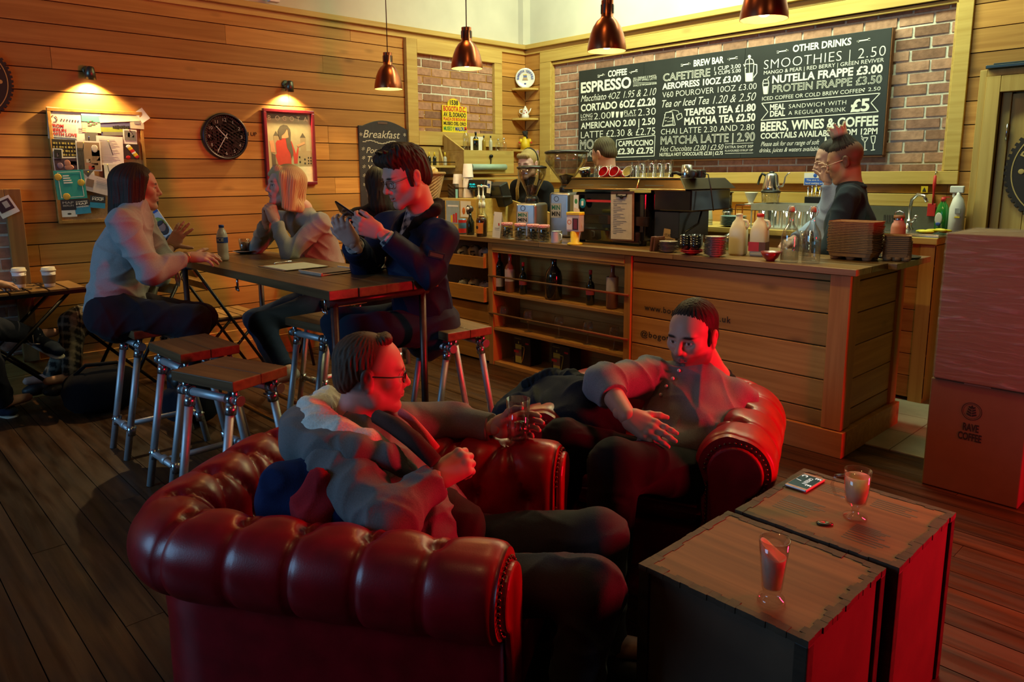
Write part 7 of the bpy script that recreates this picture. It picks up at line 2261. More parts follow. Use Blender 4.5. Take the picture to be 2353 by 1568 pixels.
def paint_head(V, H, M, s, skin, lip, hairc, brow=1.0, stubble=0.0, iris=(.05, .03, .02), beard_c=None, hairline=None, eyes=True, lashes=.0):
 q = ((V - V3(H)) @ M) / s
 x, y, z = q[:, 0], q[:, 1], q[:, 2]
 ax_ = np.abs(x)
 C = np.tile(np.array(skin, float), (len(V), 1))
 def mix(m, col): C[:] = C * (1 - m[:, None]) + np.array(col) * m[:, None]
 g = lambda u, v, a, b: np.exp(-((u / a) ** 2 + (v / b) ** 2))
 front = (y > .05)
 mix(.28 * g(ax_ - .040, z + .022, .02, .018) * front, (skin[0] * 1.05, skin[1] * .70, skin[2] * .68))
 mix(.30 * g(x, z + .028, .014, .012) * (y > .09), (skin[0] * 1.02, skin[1] * .72, skin[2] * .7))
 mix(.4 * np.clip((ax_ - .07) / .01, 0, 1) * (np.abs(z) < .04), (skin[0], skin[1] * .72, skin[2] * .68))
 if stubble:
  m = stubble * np.clip((-.036 - z) / .014, 0, 1) * np.clip((y + .005) / .03, 0, 1) * np.clip((z + .135) / .02, 0, 1)
  m = np.maximum(m, stubble * g(x, z + .047, .030, .008) * front)
  mix(m * .8, beard_c or hairc)
 L_ = np.clip(1 - ((ax_ / .024) ** 2 + ((z + .0600) / .0105) ** 2), 0, 1) > 0
 mix((L_ & (y > .080)) * .65, lip)
 mix(np.clip(1.6 * brow * g(ax_ - .033, z - .0265 - .10 * np.clip(.03 - np.abs(ax_ - .033), 0, .02) + .002, .017, .0048) - .15, 0, 1) * (y > .05), hairc)
 if eyes:
  ex, ez = (ax_ - .031) / .0132, (z - .0030) / .0058
  eye = (ex ** 2 + ez ** 2 < 1) & (y > .07)
  mix(eye * 1.0, (.52, .48, .45))
  iv = ((ax_ - .031) ** 2 + (z - .0035) ** 2 < .0058 ** 2) & eye
  mix(iv * 1.0, iris)
  ln = (np.abs(ex ** 2 + ez ** 2 - 1.15) < .30) & (z > .0035) & (y > .07)
  mix(ln * (.55 + lashes), (.03, .02, .015))
 if hairline is not None: mix(hairline(x, y, z), hairc)
 return np.clip(C, 0, 1)


def hand(f, W, D, Nn, side, curl=(.35, .35, .35, .35), spread=.10, thumb=(.7, .55, .35), tcurl=.3, s=1.0, k=.006):
 """wrist W, pointing D, palm facing Nn; side +1 if the thumb lies along cross(D, Nn)"""
 D = unit(D); Nn = unit(V3(Nn) - D * (V3(Nn) @ D)); S = np.cross(D, Nn) * side
 W = V3(W)
 P_ = lambda a, b, c_: W + (D * a + S * b + Nn * c_) * s
 f.cone(P_(-.03, 0, 0), P_(.012, 0, 0), .024 * s, .025 * s, .02, flat=(Nn, .75))
 base = [(.088, .031, .002), (.092, .010, -.003), (.088, -.011, -.002), (.080, -.030, .003)]
 for b in base: f.cone(P_(.014, b[1] * .55, 0), P_(*b), .0150 * s, .0110 * s, .016)
 f.cone(P_(.018, .022, .010), P_(.055, .028, .012), .017 * s, .013 * s, .02)         # ball of the thumb
 f.cone(P_(.02, -.020, .008), P_(.06, -.024, .008), .014 * s, .012 * s, .02)
 for i, (b, ln) in enumerate(zip(base, (.074, .082, .076, .060))):
  c = curl[i] if hasattr(curl[i], '__len__') else (curl[i], curl[i] * 1.15, curl[i] * .7)
  sp = spread * (1.5 - i)
  p = P_(*b); a = 0.0
  rs = np.array((.0098, .0090, .0082, .0068)) * s * (1 if i < 3 else .88)
  for j, fr in enumerate((.46, .30, .24)):
   a += c[j]
   d = D * math.cos(a) + Nn * math.sin(a) + S * sp * math.cos(a)
   d = unit(d); q = p + d * ln * fr * s
   f.cone(p, q, rs[j], rs[j + 1], k if j else .010)
   p = q
 T = thumb
 d = unit(S * T[0] + D * T[1] + Nn * T[2]); p = P_(.022, .024, .006)
 for j, (ln, ra, rb) in enumerate(((.040, .0135, .0115), (.032, .0112, .0105), (.025, .0102, .0078))):
  if j: d = unit(d + (Nn * .55 + D * .45 - S * .5) * tcurl)
  q = p + d * ln * s
  f.cone(p, q, ra * s, rb * s, .010 if j == 0 else k); p = q
 return f


def person(label, group=None):
 return label


def make_body(label, H, M, skin, parts_fig, headkw, paintkw, hands=(), hs=1.0, hv=.0024, bv=.009, handv=.0024, cat='person'):
 """the figure itself: head and neck, hands and the body under the clothes, one mesh"""
 hf, L = head(H, M, hs, **headkw)
 pv = hf.mesh(hv)
 ch = paint_head(pv[0], H, M, hs, **paintkw)
 parts = [pv]; cols = [ch]
 for fg in hands:
  p = fg.mesh(handv); parts.append(p)
  n_ = vnormals(*p)
  cols.append(np.tile(np.array(skin), (len(p[0]), 1)))
 if parts_fig is not None:
  p = parts_fig.mesh(bv); parts.append(p); cols.append(np.tile(np.array(skin), (len(p[0]), 1)))
 o = np_mesh('person', parts, SKIN_V, None, np.concatenate(cols))
 tag(o, label, cat)
 return o, L


def garment(name, fig, mat, parent, h=.007, amp=.004, seed=0, freq=26, label=None, cols=None):
 V, Q = fig.mesh(h)
 if amp: V = folds(V, Q, amp, seed, freq)
 o = np_mesh(name, [(V, Q)], mat, parent, None if cols is None else cols(V))
 if label: o['label'] = label
 return o


def hair_mesh(fig, parent, colA, colB, H, M, h=.004, amp=.003, strands=60, seed=0, vertical=True, name='hair', label=None, tipc=None):
 V, Q = fig.mesh(h)
 q = (V - V3(H)) @ M
 r = np.random.default_rng(seed)
 th = np.arctan2(q[:, 0], q[:, 1])
 w = np.zeros(len(V))
 for i in range(5):
  w += np.sin(th * strands * (.4 + .5 * r.random()) + q[:, 2] * r.normal() * 40 + r.uniform(0, 6) + 2 * np.sin(q[:, 2] * 30 + i) * (not vertical)
     + (q[:, 1] * r.normal() * 90 if not vertical else 0)) * (1 - .12 * i)
 w /= 3
 V = V + vnormals(V, Q) * (amp * w)[:, None]
 t = np.clip(.5 + .5 * w, 0, 1)[:, None]
 C = np.array(colA) * (1 - t) + np.array(colB) * t
 if tipc is not None:
  m = np.clip(tipc[1](q), 0, 1)[:, None]; C = C * (1 - m) + np.array(tipc[0]) * m
 o = np_mesh(name, [(V, Q)], HAIR_V, parent, C)
 if label: o['label'] = label
 return o


def glasses(parent, L, s, mat, r=.021, hy=.103, thin=.0014, rect=False, label=None):
 mb = MB()
 for sx in (-1, 1):
  pts = []
  for k in range(20):
   a = 2 * PI * k / 20; c_, s_ = math.cos(a), math.sin(a)
   e = .6 if rect else 1
   pts.append(L(sx * .033 + r * 1.15 * abs(c_) ** e * np.sign(c_), hy - .010 * abs((sx * .033 + r * c_) / .05) ** 2, .003 + r * .78 * abs(s_) ** e * np.sign(s_)))
  mb.tube(pts, thin * s, 6, closed=True)
  mb.tube([L(sx * .057, hy - .010, .008), L(sx * .074, .06, .008), L(sx * .080, -.01, .010)], thin * s, 6)
 mb.tube([L(-.010, hy, .006), L(0, hy + .002, .009), L(.010, hy, .006)], thin * s, 6)
 o = mb.build('spectacles', mat, parent)
 if label: o['label'] = label
 return o


def limb(f, pts, rs, k=.03):
 f.chain(pts, rs, k); return f


def inner_body(pel, chest, nb, sh, arms, legs):
 """plain body under the clothes"""
 f = Fig()
 f.cone(pel, chest, .095, .10, .05); f.cone(chest, nb, .06, .04, .05)
 for s_ in sh: f.cone(V3(nb) * .9 + V3(s_) * .1 - np.array((0, 0, .03)), s_, .03, .034, .02)
 for a in arms: f.chain(a, (.044, .036, .026), .02)
 for l in legs: f.chain(l[:3], (.078, .050, .034), .03); f.cone(l[2], l[3], .036, .026, .02)
 return f
# ================================================================ the people
UP = np.array((0, 0, 1.0))
HF = unit((CF[0], CF[1], 0)); HR = unit((CR[0], CR[1], 0))       # level directions into the picture and to its right


def top_fig(pel, chest, nb, sh, front, w=.155, dp=.68, sr=.062, k=.026, belly=0.0):
 f = Fig()
 fr = unit(front); mid = V3(pel) * .5 + V3(chest) * .5 + fr * belly
 f.cone(pel, mid, w * .98, w, k, flat=(fr, dp)).cone(mid, chest, w, w * 1.02, k, flat=(fr, dp))
 m = (V3(sh[0]) + V3(sh[1])) / 2
 f.cone(V3(sh[0]) * .84 + m * .16, V3(sh[1]) * .84 + m * .16, sr * .98, sr * .98, k)
 for q in sh: f.cone(nb + (m - nb) * .15, q, sr * .72, sr * .86, k)
 f.cone(chest, m, w * .95, sr * 1.5, .06, flat=(fr, dp))
 f.cone(m, nb, sr * 1.25, .058, .04)
 return f


def sleeve(f, s_, e, w_, r=(.066, .056, .043), k=.022, cut=True):
 f.cone(s_, e, r[0], r[1], k)
 f.cone(e, w_, r[1], r[2], k, cut=1 if cut else 0)
 return f


def trousers_fig(hips, legs, r=(.098, .074, .056), hipr=.125, k=.03):
 f = Fig().cone(hips[0], hips[1], hipr, hipr, k)
 for h, kn, an in legs:
  f.cone(h, kn, r[0] * 1.08, r[1], k).cone(kn, an, r[1], r[2], k, cut=1)
 return f


def shoe(parent, an, toe, mat, sole=None, h=.006, name='shoe'):
 an, toe = V3(an), V3(toe)
 d = unit(toe - an); heel = an - d * .04
 f = Fig().cone(heel + UP * .0, an + UP * .03, .040, .042, .02).cone(heel, an * .4 + toe * .6, .040, .043, .02, flat=(UP, .9)).cone(an * .4 + toe * .6, toe - d * .03, .043, .036, .02, flat=(UP, .75))
 n = unit(np.cross(np.cross(d, UP), d))
 f.half(an - n * .042, -n, .004, .4)
 o = garment(name, f, mat, parent, h, 0)
 if sole is not None:
  g = Fig().cone(heel - n * .033, toe - d * .035 - n * .033, .043, .041, .01, flat=(n, .3))
  so = garment('sole', g, sole, o, .006, 0)
 return o


def collar_ring(f, c, ax_, r, t, k=.01):
 ax_ = unit(ax_); a = unit(np.cross(ax_, (.3, .2, 1))); b = np.cross(ax_, a)
 p = [V3(c) + r * (a * math.cos(q) + b * math.sin(q)) for q in np.linspace(0, 2 * PI, 13)]
 f.chain(p, [t] * 13, k); return f


SK_FAIR = (.55, .33, .25); SK_PINK = (.56, .32, .25); SK_DARK = (.33, .17, .10)
JEAN = cloth('dark_denim', (.020, .026, .045), 400, bump=.25)
BLKJEAN = cloth('black_denim', (.012, .012, .015), 400, bump=.25)

# ---------------------------------------------------------------- man in the grey hoodie
def man_hoodie():
 d = np.array((.839, .545, 0)); lat = np.array((-.545, .839, 0))
 H = J(852, 858, 2.10); nb = J(818, 968, 2.12); shR = J(770, 1062, 1.93); shL = J(915, 975, 2.27)
 pel = np.array((4.04, -4.275, .345)); chest = (shR + shL) / 2 * .55 + pel * .45 + d * .0
 elR = J(893, 1200, 1.80); wrR = J(1003, 1098, 1.90); elL = J(1045, 968, 2.34); wrL = J(1138, 982, 2.26)
 hR, hL = pel - lat * .09, pel + lat * .09
 kR, kL = J(1362, 1352, 1.74), J(1375, 1228, 2.03)
 aR, aL = np.array((4.50, -4.27, .11)), np.array((4.36, -3.96, .11))
 M = frame(HR * .98 + HF * .20 - UP * .10)
 hands = [hand(Fig(), wrR, HR * .75 + UP * .35 + HF * .35, -UP * .6 + HF * .7, 1, (.9, .95, 1.0, 1.0), .03, (.2, .8, .5), .5, .95),
    hand(Fig(), wrL, HR * .92 + HF * .25 + UP * .05, -HF * .8 + HR * .45, -1, (.45, .45, .5, .55), .05, (.75, .45, .5), .4, .95)]
 def hl(x, y, z):
  a = np.clip((z - .062 + .9 * (y - .0)) / .01, 0, 1) * 0
  back = np.clip((-(y - .030) + .35 * (z - .04)) / .03, 0, 1) * np.clip((z + .055 - .5 * np.clip(y + .02, 0, .1)) / .02, 0, 1)
  top_ = np.clip((z - .108) / .012, 0, 1) * np.clip((.045 - y) / .03, 0, 1)
  return np.clip(np.maximum(back, .6 * top_) * .92, 0, 1)
 o, L = make_body('man in a grey hoodie and glasses sitting side on in an armchair, holding a glass', H, M, (.56, .32, .26),
      inner_body(pel, chest, nb, (shR, shL), ((shR, elR, wrR), (shL, elL, wrL)), ((hR, kR, aR, aR + d * .14), (hL, kL, aL, aL + d * .14))),
      dict(neck=nb, chest=chest, cheek=1.1), dict(skin=(.56, .32, .26), lip=(.38, .14, .12), hairc=(.045, .028, .018), stubble=.25, hairline=hl), hands, .95)
 # hair: short, receding, a tuft at the front
 f = Fig()
 f.ell(L(0, -.024, .040), np.array((.0775, .0925, .085)) * .95, M, .01).ell(L(0, -.066, -.012), np.array((.058, .045, .058)) * .95, M, .02)
 f.cone(L(-.03, .040, .106), L(.03, .040, .106), .015, .015, .03)
 f.half(L(0, .040, .078), M @ np.array((0, .80, -.62)), .012).half(L(0, -.02, -.050), M @ np.array((0, .35, -1)), .02)
 for sx in (-1, 1): f.ell(L(sx * .058, .068, .075), np.array((.030, .040, .040)) * .95, M, .02, -1)
 hair_mesh(f, o, (.050, .030, .020), (.13, .075, .045), H, M, .0034, .0022, 70, 3, False, label='short receding brown hair')
 glasses(o, L, .95, BLACK, .020, .104, .0018, True, 'black framed spectacles')
 HOOD = cloth('grey_sweat', (.19, .18, .18), 300, sheen=.2)
 f = top_fig(pel + d * .03, chest, nb - UP * .03, (shR, shL), d + UP * .5, .138, .80, .066, belly=.015)
 sleeve(f, shR, elR, wrR - unit(wrR - elR) * .02, (.074, .063, .045)); sleeve(f, shL, elL, wrL - unit(wrL - elL) * .01, (.066, .055, .042))
 for w_, e in ((wrR, elR), (wrL, elL)): f.cone(w_ - unit(w_ - e) * .07, w_ - unit(w_ - e) * .012, .046, .044, .006, cut=3)
 f.cone(pel + d * .04 - lat * .09 + UP * .03, pel + d * .06 + lat * .02 + UP * .03, .075, .07, .03)
 # open neck
 f.cone(nb + UP * .06 + d * .05, nb + d * .11 - UP * .16, .052, .040, .02, op=-1)
 hd = garment('hoodie', f, HOOD, o, .006, .006, 11, 24)
 # hood lying on the shoulders, pale fleece inside
 f = Fig().chain([J(722, 935, 2.16), J(696, 972, 2.10), J(700, 1020, 2.02), J(752, 1034, 1.93), J(822, 1036, 1.89), J(890, 1050, 1.90), J(940, 1085, 1.92)], [.030, .046, .054, .048, .032, .024, .016], .04)
 f.ell(J(715, 1005, 2.06), (.07, .07, .075), None, .05)
 garment('hood', f, HOOD, hd, .006, .005, 5, 22)
 f = Fig().chain([J(800, 916, 2.24), J(752, 925, 2.18), J(722, 948, 2.09), J(735, 982, 2.00), J(790, 1000, 1.94), J(850, 1015, 1.92), J(915, 1042, 1.93)], [.028, .038, .042, .042, .036, .026, .014], .03)
 garment('fleece_lining', f, cloth('fleece', (.88, .80, .72), 180, bump=.8), hd, .006, .004, 9, 60, 'pale fleece hood lining')
 # dark shirt and the flap of the open zip, the striped strap across the chest
 f = Fig().cone(nb - UP * .02 + d * .02, chest + d * .055, .060, .070, .03).cone(chest + d * .055, pel + d * .05 + UP * .12, .070, .07, .04)
 garment('tshirt', f, cloth('dark_tee', (.035, .022, .022), 300), o, .008, .003, 2)
 st = MB()
 st.tube([J(866, 958, 2.0), J(905, 978, 1.95), J(950, 1012, 1.92), J(1000, 1062, 1.89)], (.020, .024, .024, .020), 10, 0)
 st.tube([J(922, 948, 2.03), J(945, 965, 1.99), J(975, 998, 1.96), J(1002, 1032, 1.94)], .012, 10, 1)
 st.build('bag_strap', [cloth('strap_brown', (.06, .035, .03), 300), cloth('strap_pink', (.55, .10, .12), 300)], o)
 tr = garment('jeans', trousers_fig((hR, hL), ((hR, kR, aR), (hL, kL, aL)), (.080, .070, .058), .11), cloth('blue_black_denim', (.050, .055, .065), 380), o, .007, .005, 7, 22)
 for a_ in (aR, aL): shoe(o, a_ - UP * .05, a_ + d * .19 - UP * .075, plain('trainer_dark', (.03, .03, .03), .5))
 # the glass in his left hand stands on the far chair arm
 return o


man_hoodie()
gp = px(1191, 1017, 2, .622)
t = thing('water_glass', 'ribbed water glass held in the hand of the man in the hoodie', 'glass', (float(gp[0]), float(gp[1]), .6225))
MB().lathe([(.028, 0), (.030, .003), (.037, .138), (.0355, .138), (.0285, .012), (.001, .010)], n=32, cap=False).build('glass_wall', GLASS, t)
MB().lathe([(.001, .0105), (.028, .012), (.0315, .070), (.001, .070)], n=28).build('water', glass('water_tint', (.90, .88, .86), .02), t)
q = MB()
for k in range(12): a = 2 * PI * k / 12; q.cyl((.0305 * math.cos(a), .0305 * math.sin(a), .006), (.0335 * math.cos(a), .0335 * math.sin(a), .075), .0028, n=6)
q.build('ribs', GLASS, t)
# blue and red bag wedged behind him
bgp = J(722, 1190, 1.92)
t = thing('cloth_bag', 'blue cloth bag with a red lining wedged behind the man in the hoodie', 'bag', tuple(float(c) for c in bgp), .6)
V_, Q_ = Fig().cone((-.10, 0, .04), (.10, 0, .04), .065, .07, .03).cone((-.09, 0, .10), (.07, .02, .13), .05, .035, .04).mesh(.008)
np_mesh('bag_body', [(folds(V_, Q_, .008, 3, 24), Q_)], cloth('bag_blue', (.012, .025, .09), 300), t)
V_, Q_ = Fig().cone((.0, -.055, .05), (.05, -.055, .13), .04, .03, .03, flat=(np.array((0, 1., 0)), .4)).cone((.03, -.05, .02), (.09, -.03, .08), .045, .03, .03).mesh(.007)
np_mesh('bag_lining', [(folds(V_, Q_, .005, 4, 30), Q_)], cloth('bag_red', (.42, .02, .03), 300), t)


# ---------------------------------------------------------------- man in the grey shirt in the far armchair
def man_grey():
 d = np.array((.40, -.917, 0)); lat = np.array((.917, .40, 0))     # lat: his left
 H = J(1592, 772, 2.72); nb = J(1640, 876, 2.85); shR = J(1492, 868, 2.74); shL = J(1688, 915, 2.70)
 pel = np.array((4.22, -3.34, .40)); chest = (shR + shL) / 2 * .55 + pel * .45
 elR = J(1388, 880, 2.56); wrR = J(1442, 958, 2.40); elL = J(1640, 1015, 2.56); wrL = J(1480, 1030, 2.40)
 hR, hL = pel - lat * .09, pel + lat * .09
 kR, kL = J(1298, 1020, 2.42), J(1412, 1065, 2.27)
 aR, aL = np.array((4.02, -3.83, .12)), np.array((4.25, -3.82, .12))
 M = frame(-HR * .64 - HF * .72 - UP * .16)
 dh = unit(J(1520, 1003, 2.33) - wrR)
 hands = [hand(Fig(), wrR, dh, HF * .8 - UP * .5, 1, (.10, .10, .14, .2), .07, (.6, .7, .2), .2, 1.0),
    hand(Fig(), J(1445, 1042, 2.40), unit(J(1350, 1065, 2.36) - J(1445, 1042, 2.40)), -UP * .4 + HF, -1, (.5, .55, .6, .6), .03, (.4, .8, .4), .4, 1.0)]
 SKN = (.50, .28, .21)
 o, L = make_body('bearded man in a grey button neck shirt slouched in an armchair, hand on belly', H, M, SKN,
      inner_body(pel, chest, nb, (shR, shL), ((shR, elR, wrR), (shL, elL, wrL)), ((hR, kR, aR, aR + d * .14), (hL, kL, aL, aL + d * .14))),
      dict(neck=nb, chest=chest, jaw=1.02, nose=1.1), dict(skin=SKN, lip=(.36, .13, .11), hairc=(.022, .013, .009), stubble=.85, brow=1.5, beard_c=(.05, .028, .02)), hands, 1.03)
 fa = Fig(); fa.cone(elR, wrR, .044, .030, .02)
 garment('forearm', fa, plain('skin_plain', SKN, .52, noise=.05), o, .005, 0)
 s = 1.03
 f = Fig().ell(L(0, -.020, .046), np.array((.079, .096, .088)) * s, M, .01).ell(L(0, -.055, -.010), np.array((.066, .056, .055)) * s, M, .02)
 f.half(L(0, .050, .066), M @ np.array((0, .80, -.52)), .012).half(L(0, -.02, -.045), M @ np.array((0, .40, -1)), .02)
 f.ell(L(-.0, .112, .022), np.array((.060, .055, .060)) * s, M, .012, -1).ell(L(.042, .092, .070), np.array((.022, .04, .022)) * s, M, .02, -1)
 for sx in (-1, 1): f.cone(L(sx * .073, .012, .03), L(sx * .070, .014, -.022), .010 * s, .006 * s, .012)
 hair_mesh(f, o, (.012, .008, .006), (.040, .024, .016), H, M, .0034, .0022, 60, 5, False, label='short dark hair swept to one side')
 SH = cloth('grey_marl', (.20, .20, .215), 420, var=.5)
 f = top_fig(pel + d * .02, chest, nb - UP * .02, (shR, shL), d + UP * .45, .16, .78, .070, belly=.02)
 sleeve(f, shR, elR, elR * .55 + wrR * .45, (.074, .064, .053)); sleeve(f, shL, elL, wrL, (.074, .062, .045))
 sh = garment('henley_shirt', f, SH, o, .006, .006, 21, 26)
 f = Fig(); collar_ring(f, nb + d * .03 + UP * .004, UP * .85 + d * .42 - lat * .1, .074, .013)
 garment('neck_band', f, cloth('black_rib', (.012, .012, .014), 300), sh, .005, 0)
 # pale buttons down the placket
 for k, (X_, Y_) in enumerate(((1560, 852), (1546, 870), (1531, 888), (1518, 907))):
  p0 = J(X_, Y_, 2.2); dr = unit(p0 - CAM)
  Vv = np.array([v.co for v in sh.data.vertices]) - CAM
  tt = Vv @ dr; off = np.linalg.norm(Vv - tt[:, None] * dr, axis=1)
  near = off < .014
  t_ = tt[near].min() if near.any() else 2.5
  b = MB().ball(CAM + dr * (t_ + .001), .0065, 10).build('button', WHITEP, sh)
 tr = garment('jeans', trousers_fig((hR, hL), ((hR, kR, aR), (hL, kL, aL)), (.090, .074, .058)), BLKJEAN, o, .007, .005, 17, 22)
 for a_ in (aR, aL): shoe(o, a_ - UP * .06, a_ + d * .17 - UP * .085, plain('boot_black', (.015, .013, .012), .4))
 return o


man_grey()
# dark jacket thrown over the arm of the far chair
jk = J(1265, 925, 2.78)
t = thing('jacket', 'dark quilted jacket thrown over the arm of the far armchair', 'jacket', (0, 0, 0))
f = Fig().cone(J(1200, 945, 2.80), J(1330, 960, 2.62), .07, .09, .06).cone(J(1255, 900, 2.88), J(1345, 915, 2.66), .075, .08, .06).cone(J(1180, 955, 2.85), J(1225, 900, 2.95), .05, .05, .05).cone(J(1290, 985, 2.66), J(1380, 985, 2.60), .06, .07, .06).cone(J(1160, 945, 2.80), J(1180, 950, 2.80), .035, .04, .04)
V_, Q_ = f.mesh(.008)
np_mesh('jacket_cloth', [(folds(V_, Q_, .012, 8, 20), Q_)], cloth('quilted_black', (.014, .015, .020), 200), t)
f = Fig().chain([J(1215, 882, 2.88), J(1265, 868, 2.86), J(1310, 870, 2.80), J(1345, 882, 2.70)], (.022, .028, .028, .022), .02)
V_, Q_ = f.mesh(.006)
np_mesh('ribbed_collar', [(folds(V_, Q_, .005, 2, 90), Q_)], cloth('rib_black', (.016, .016, .018), 200), t)


# ---------------------------------------------------------------- man looking at his phone
def man_phone():
 H = J(934, 408, 3.48); nb = J(972, 494, 3.60); shL = J(1018, 545, 3.46); shR = J(890, 520, 3.80)
 pel = J(985, 742, 3.84); front = unit(-HR * .85 - HF * .5); chest = (shL + shR) / 2 * .6 + pel * .4 + front * .02
 elL = J(985, 626, 3.42); wrL = J(873, 535, 3.34); elR = J(838, 606, 3.66); wrR = J(812, 560, 3.46)
 lat = unit(np.cross(UP, front))          # his left
 hL, hR = pel + lat * .09, pel - lat * .09
 kL, kR = pel + front * .44 + lat * .10 + UP * .02, pel + front * .44 - lat * .12 + UP * .02
 aL, aR = kL - UP * .42 - front * .06, kR - UP * .42 - front * .05
 s = 1.10
 M = frame(-HR * .80 - HF * .52 - UP * .34)
 hands = [hand(Fig(), wrL, -HR * .88 - HF * .1 + UP * .32, HF * .9 + UP * .35 - HR * .1, -1, ((.55, .7, .5), (.65, .8, .5), (.75, .8, .6), (.85, .8, .6)), .05, (.40, .85, .30), .35, 1.05),
    hand(Fig(), wrR, -HR * .42 + UP * .75 - HF * .2, HF * .8 + HR * .25, 1, (.5, .6, .7, .8), .05, (.6, .6, .3), .3, 1.08)]
 o, L = make_body('dark haired man in a navy waxed jacket and glasses looking at his phone', H, M, SK_PINK,
      inner_body(pel, chest, nb, (shR, shL), ((shR, elR, wrR), (shL, elL, wrL)), ((hR, kR, aR, aR + front * .14), (hL, kL, aL, aL + front * .14))),
      dict(neck=nb, chest=chest, jaw=1.04, nose=1.12, mouth_open=.004), dict(skin=SK_PINK, lip=(.42, .16, .14), hairc=(.018, .011, .008), stubble=.32, brow=1.3), hands, s)
 f = Fig().ell(L(0, -.020, .050), np.array((.083, .098, .094)) * s, M, .01).ell(L(0, -.060, -.005), np.array((.070, .056, .066)) * s, M, .02)
 f.cone(L(-.045, .062, .095), L(.05, .066, .100), .030 * s, .032 * s, .03).cone(L(-.05, .01, .118), L(.05, .01, .122), .030 * s, .032 * s, .04)
 f.half(L(0, .064, .052), M @ np.array((0, .72, -.62)), .010).half(L(0, -.02, -.058), M @ np.array((0, .30, -1)), .02)
 f.ell(L(0, .120, .006), np.array((.066, .058, .064)) * s, M, .012, -1)
 for sx in (-1, 1): f.cone(L(sx * .074, .012, .03), L(sx * .071, .016, -.030), .011 * s, .007 * s, .012)
 for k in range(9):
  a = k * .7; f.cone(L(.05 * math.cos(a), .03 + .04 * math.sin(a), .125), L(.058 * math.cos(a + .3), .045 + .045 * math.sin(a + .3), .140), .012, .006, .012)
 hair_mesh(f, o, (.010, .007, .005), (.050, .030, .020), H, M, .0036, .0034, 46, 8, False, label='thick tousled dark hair')
 glasses(o, L, s, plain('glasses_metal', (.10, .05, .04), .25, .8), .0205, .1035, .0013, True, 'thin rimmed spectacles')
 NAVY_J = cloth('navy_wax', (.012, .018, .048), 120, bump=.15, rough=.6, sheen=.1)
 f = top_fig(pel - UP * .03, chest, nb - UP * .03, (shR, shL), front, .165, .80, .070, belly=.01)
 sleeve(f, shL, elL, wrL - unit(wrL - elL) * .045, (.082, .070, .054)); sleeve(f, shR, elR, wrR - unit(wrR - elR) * .03, (.076, .066, .052))
 f.cone(nb + UP * .10 + front * .05, nb + front * .12 - UP * .14, .050, .038, .02, op=-1)
 jk = garment('jacket', f, NAVY_J, o, .007, .007, 31, 20)
 f = Fig()
 q = [nb + front * .10 - lat * .05 - UP * .10, nb + front * .03 - lat * .075 + UP * .00, nb - front * .055 - lat * .05 + UP * .045, nb - front * .07 + lat * .02 + UP * .05, nb - front * .03 + lat * .078 + UP * .025, nb + front * .06 + lat * .07 - UP * .035, nb + front * .12 + lat * .02 - UP * .13]
 f.chain(q, (.020, .024, .026, .027, .027, .026, .022), .015)
 garment('collar', f, cloth('cord_black', (.012, .010, .010), 200), jk, .006, .002, 3, 60, 'black corduroy collar')
 f = Fig().cone(nb + UP * .015 + front * .02, nb + front * .085 - UP * .13, .062, .050, .02)
 f.cone(nb + lat * .05 + UP * .035 + front * .0, nb + front * .085 + lat * .01 - UP * .035, .016, .016, .015)
 def gingham(V):
  a = np.sin(V @ (lat * 170 + UP * 60)) > 0; b = np.sin(V @ (UP * 170 - lat * 60)) > 0
  t = (a.astype(float) + b) / 2
  return np.array((.55, .52, .50)) * (1 - t[:, None]) + np.array((.03, .035, .06)) * t[:, None]
 garment('checked_shirt', f, vcol('gingham_shirt', .9), o, .005, 0, cols=gingham)
 f = Fig().cone(wrL - unit(wrL - elL) * .06, wrL - unit(wrL - elL) * .03, .044, .040, .01, cut=1).cone(wrR - unit(wrR - elR) * .05, wrR - unit(wrR - elR) * .012, .046, .043, .01, cut=1)
 garment('shirt_cuff', f, vcol('gingham_shirt'), o, .004, 0, cols=gingham)
 # sewn arm badge
 bp_ = shL * .55 + elL * .45
 V_ = np.array([v.co for v in jk.data.vertices]); i = np.argmin(((V_ - (bp_ - HF * .095 - HR * -.01)) ** 2).sum(1))
 c0 = V_[i] - HF * .004
 b = MB().box((0, 0, 0), (.075, .006, .030)); b.b2((-.03, -.004, -.008), (.03, -.003, .008), 1)
 bo = b.build('sleeve_badge', [plain('badge_dark', (.015, .012, .010), .6), plain('badge_gold', (.10, .07, .02), .6)], jk)
 bo.matrix_world = Matrix(((HR[0], HF[0], 0, c0[0]), (HR[1], HF[1], 0, c0[1]), (0, 0, 1, c0[2]), (0, 0, 0, 1))) @ Matrix.Rotation(.25, 4, 'Y')
 garment('trousers', trousers_fig((hR, hL), ((hR, kR, aR), (hL, kL, aL)), (.098, .078, .058)), JEAN, o, .008, .005, 33, 20)
 for a_ in (aR, aL): shoe(o, a_ - UP * .05, a_ + front * .17 - UP * .075, plain('shoe_brown', (.05, .025, .015), .4))
 # the phone
 c0 = J(797, 489, 3.40)
 ax_ = unit(J(822, 500, 3.38) - J(778, 470, 3.46)); n_ = H - c0; n_ = unit(n_ - ax_ * (n_ @ ax_)); w_ = np.cross(n_, ax_)
 p = thing('smartphone', 'black smartphone held up by the man in the navy jacket', 'phone', tuple(c0))
 R3 = Matrix([list(ax_), list(w_), list(n_)]).transposed()
 MB().box((0, 0, 0), (.145, .072, .009), M=R3).build('body', plain('phone_black', (.008, .008, .009), .12, coat=.5), p, bevel=.003)
 MB().box(tuple(n_ * .0052), (.125, .066, .0006), M=R3).build('screen', plain('phone_screen', (.10, .11, .12), .1, emit=(.5, .55, .6), es=.25), p)
 return o


man_phone()


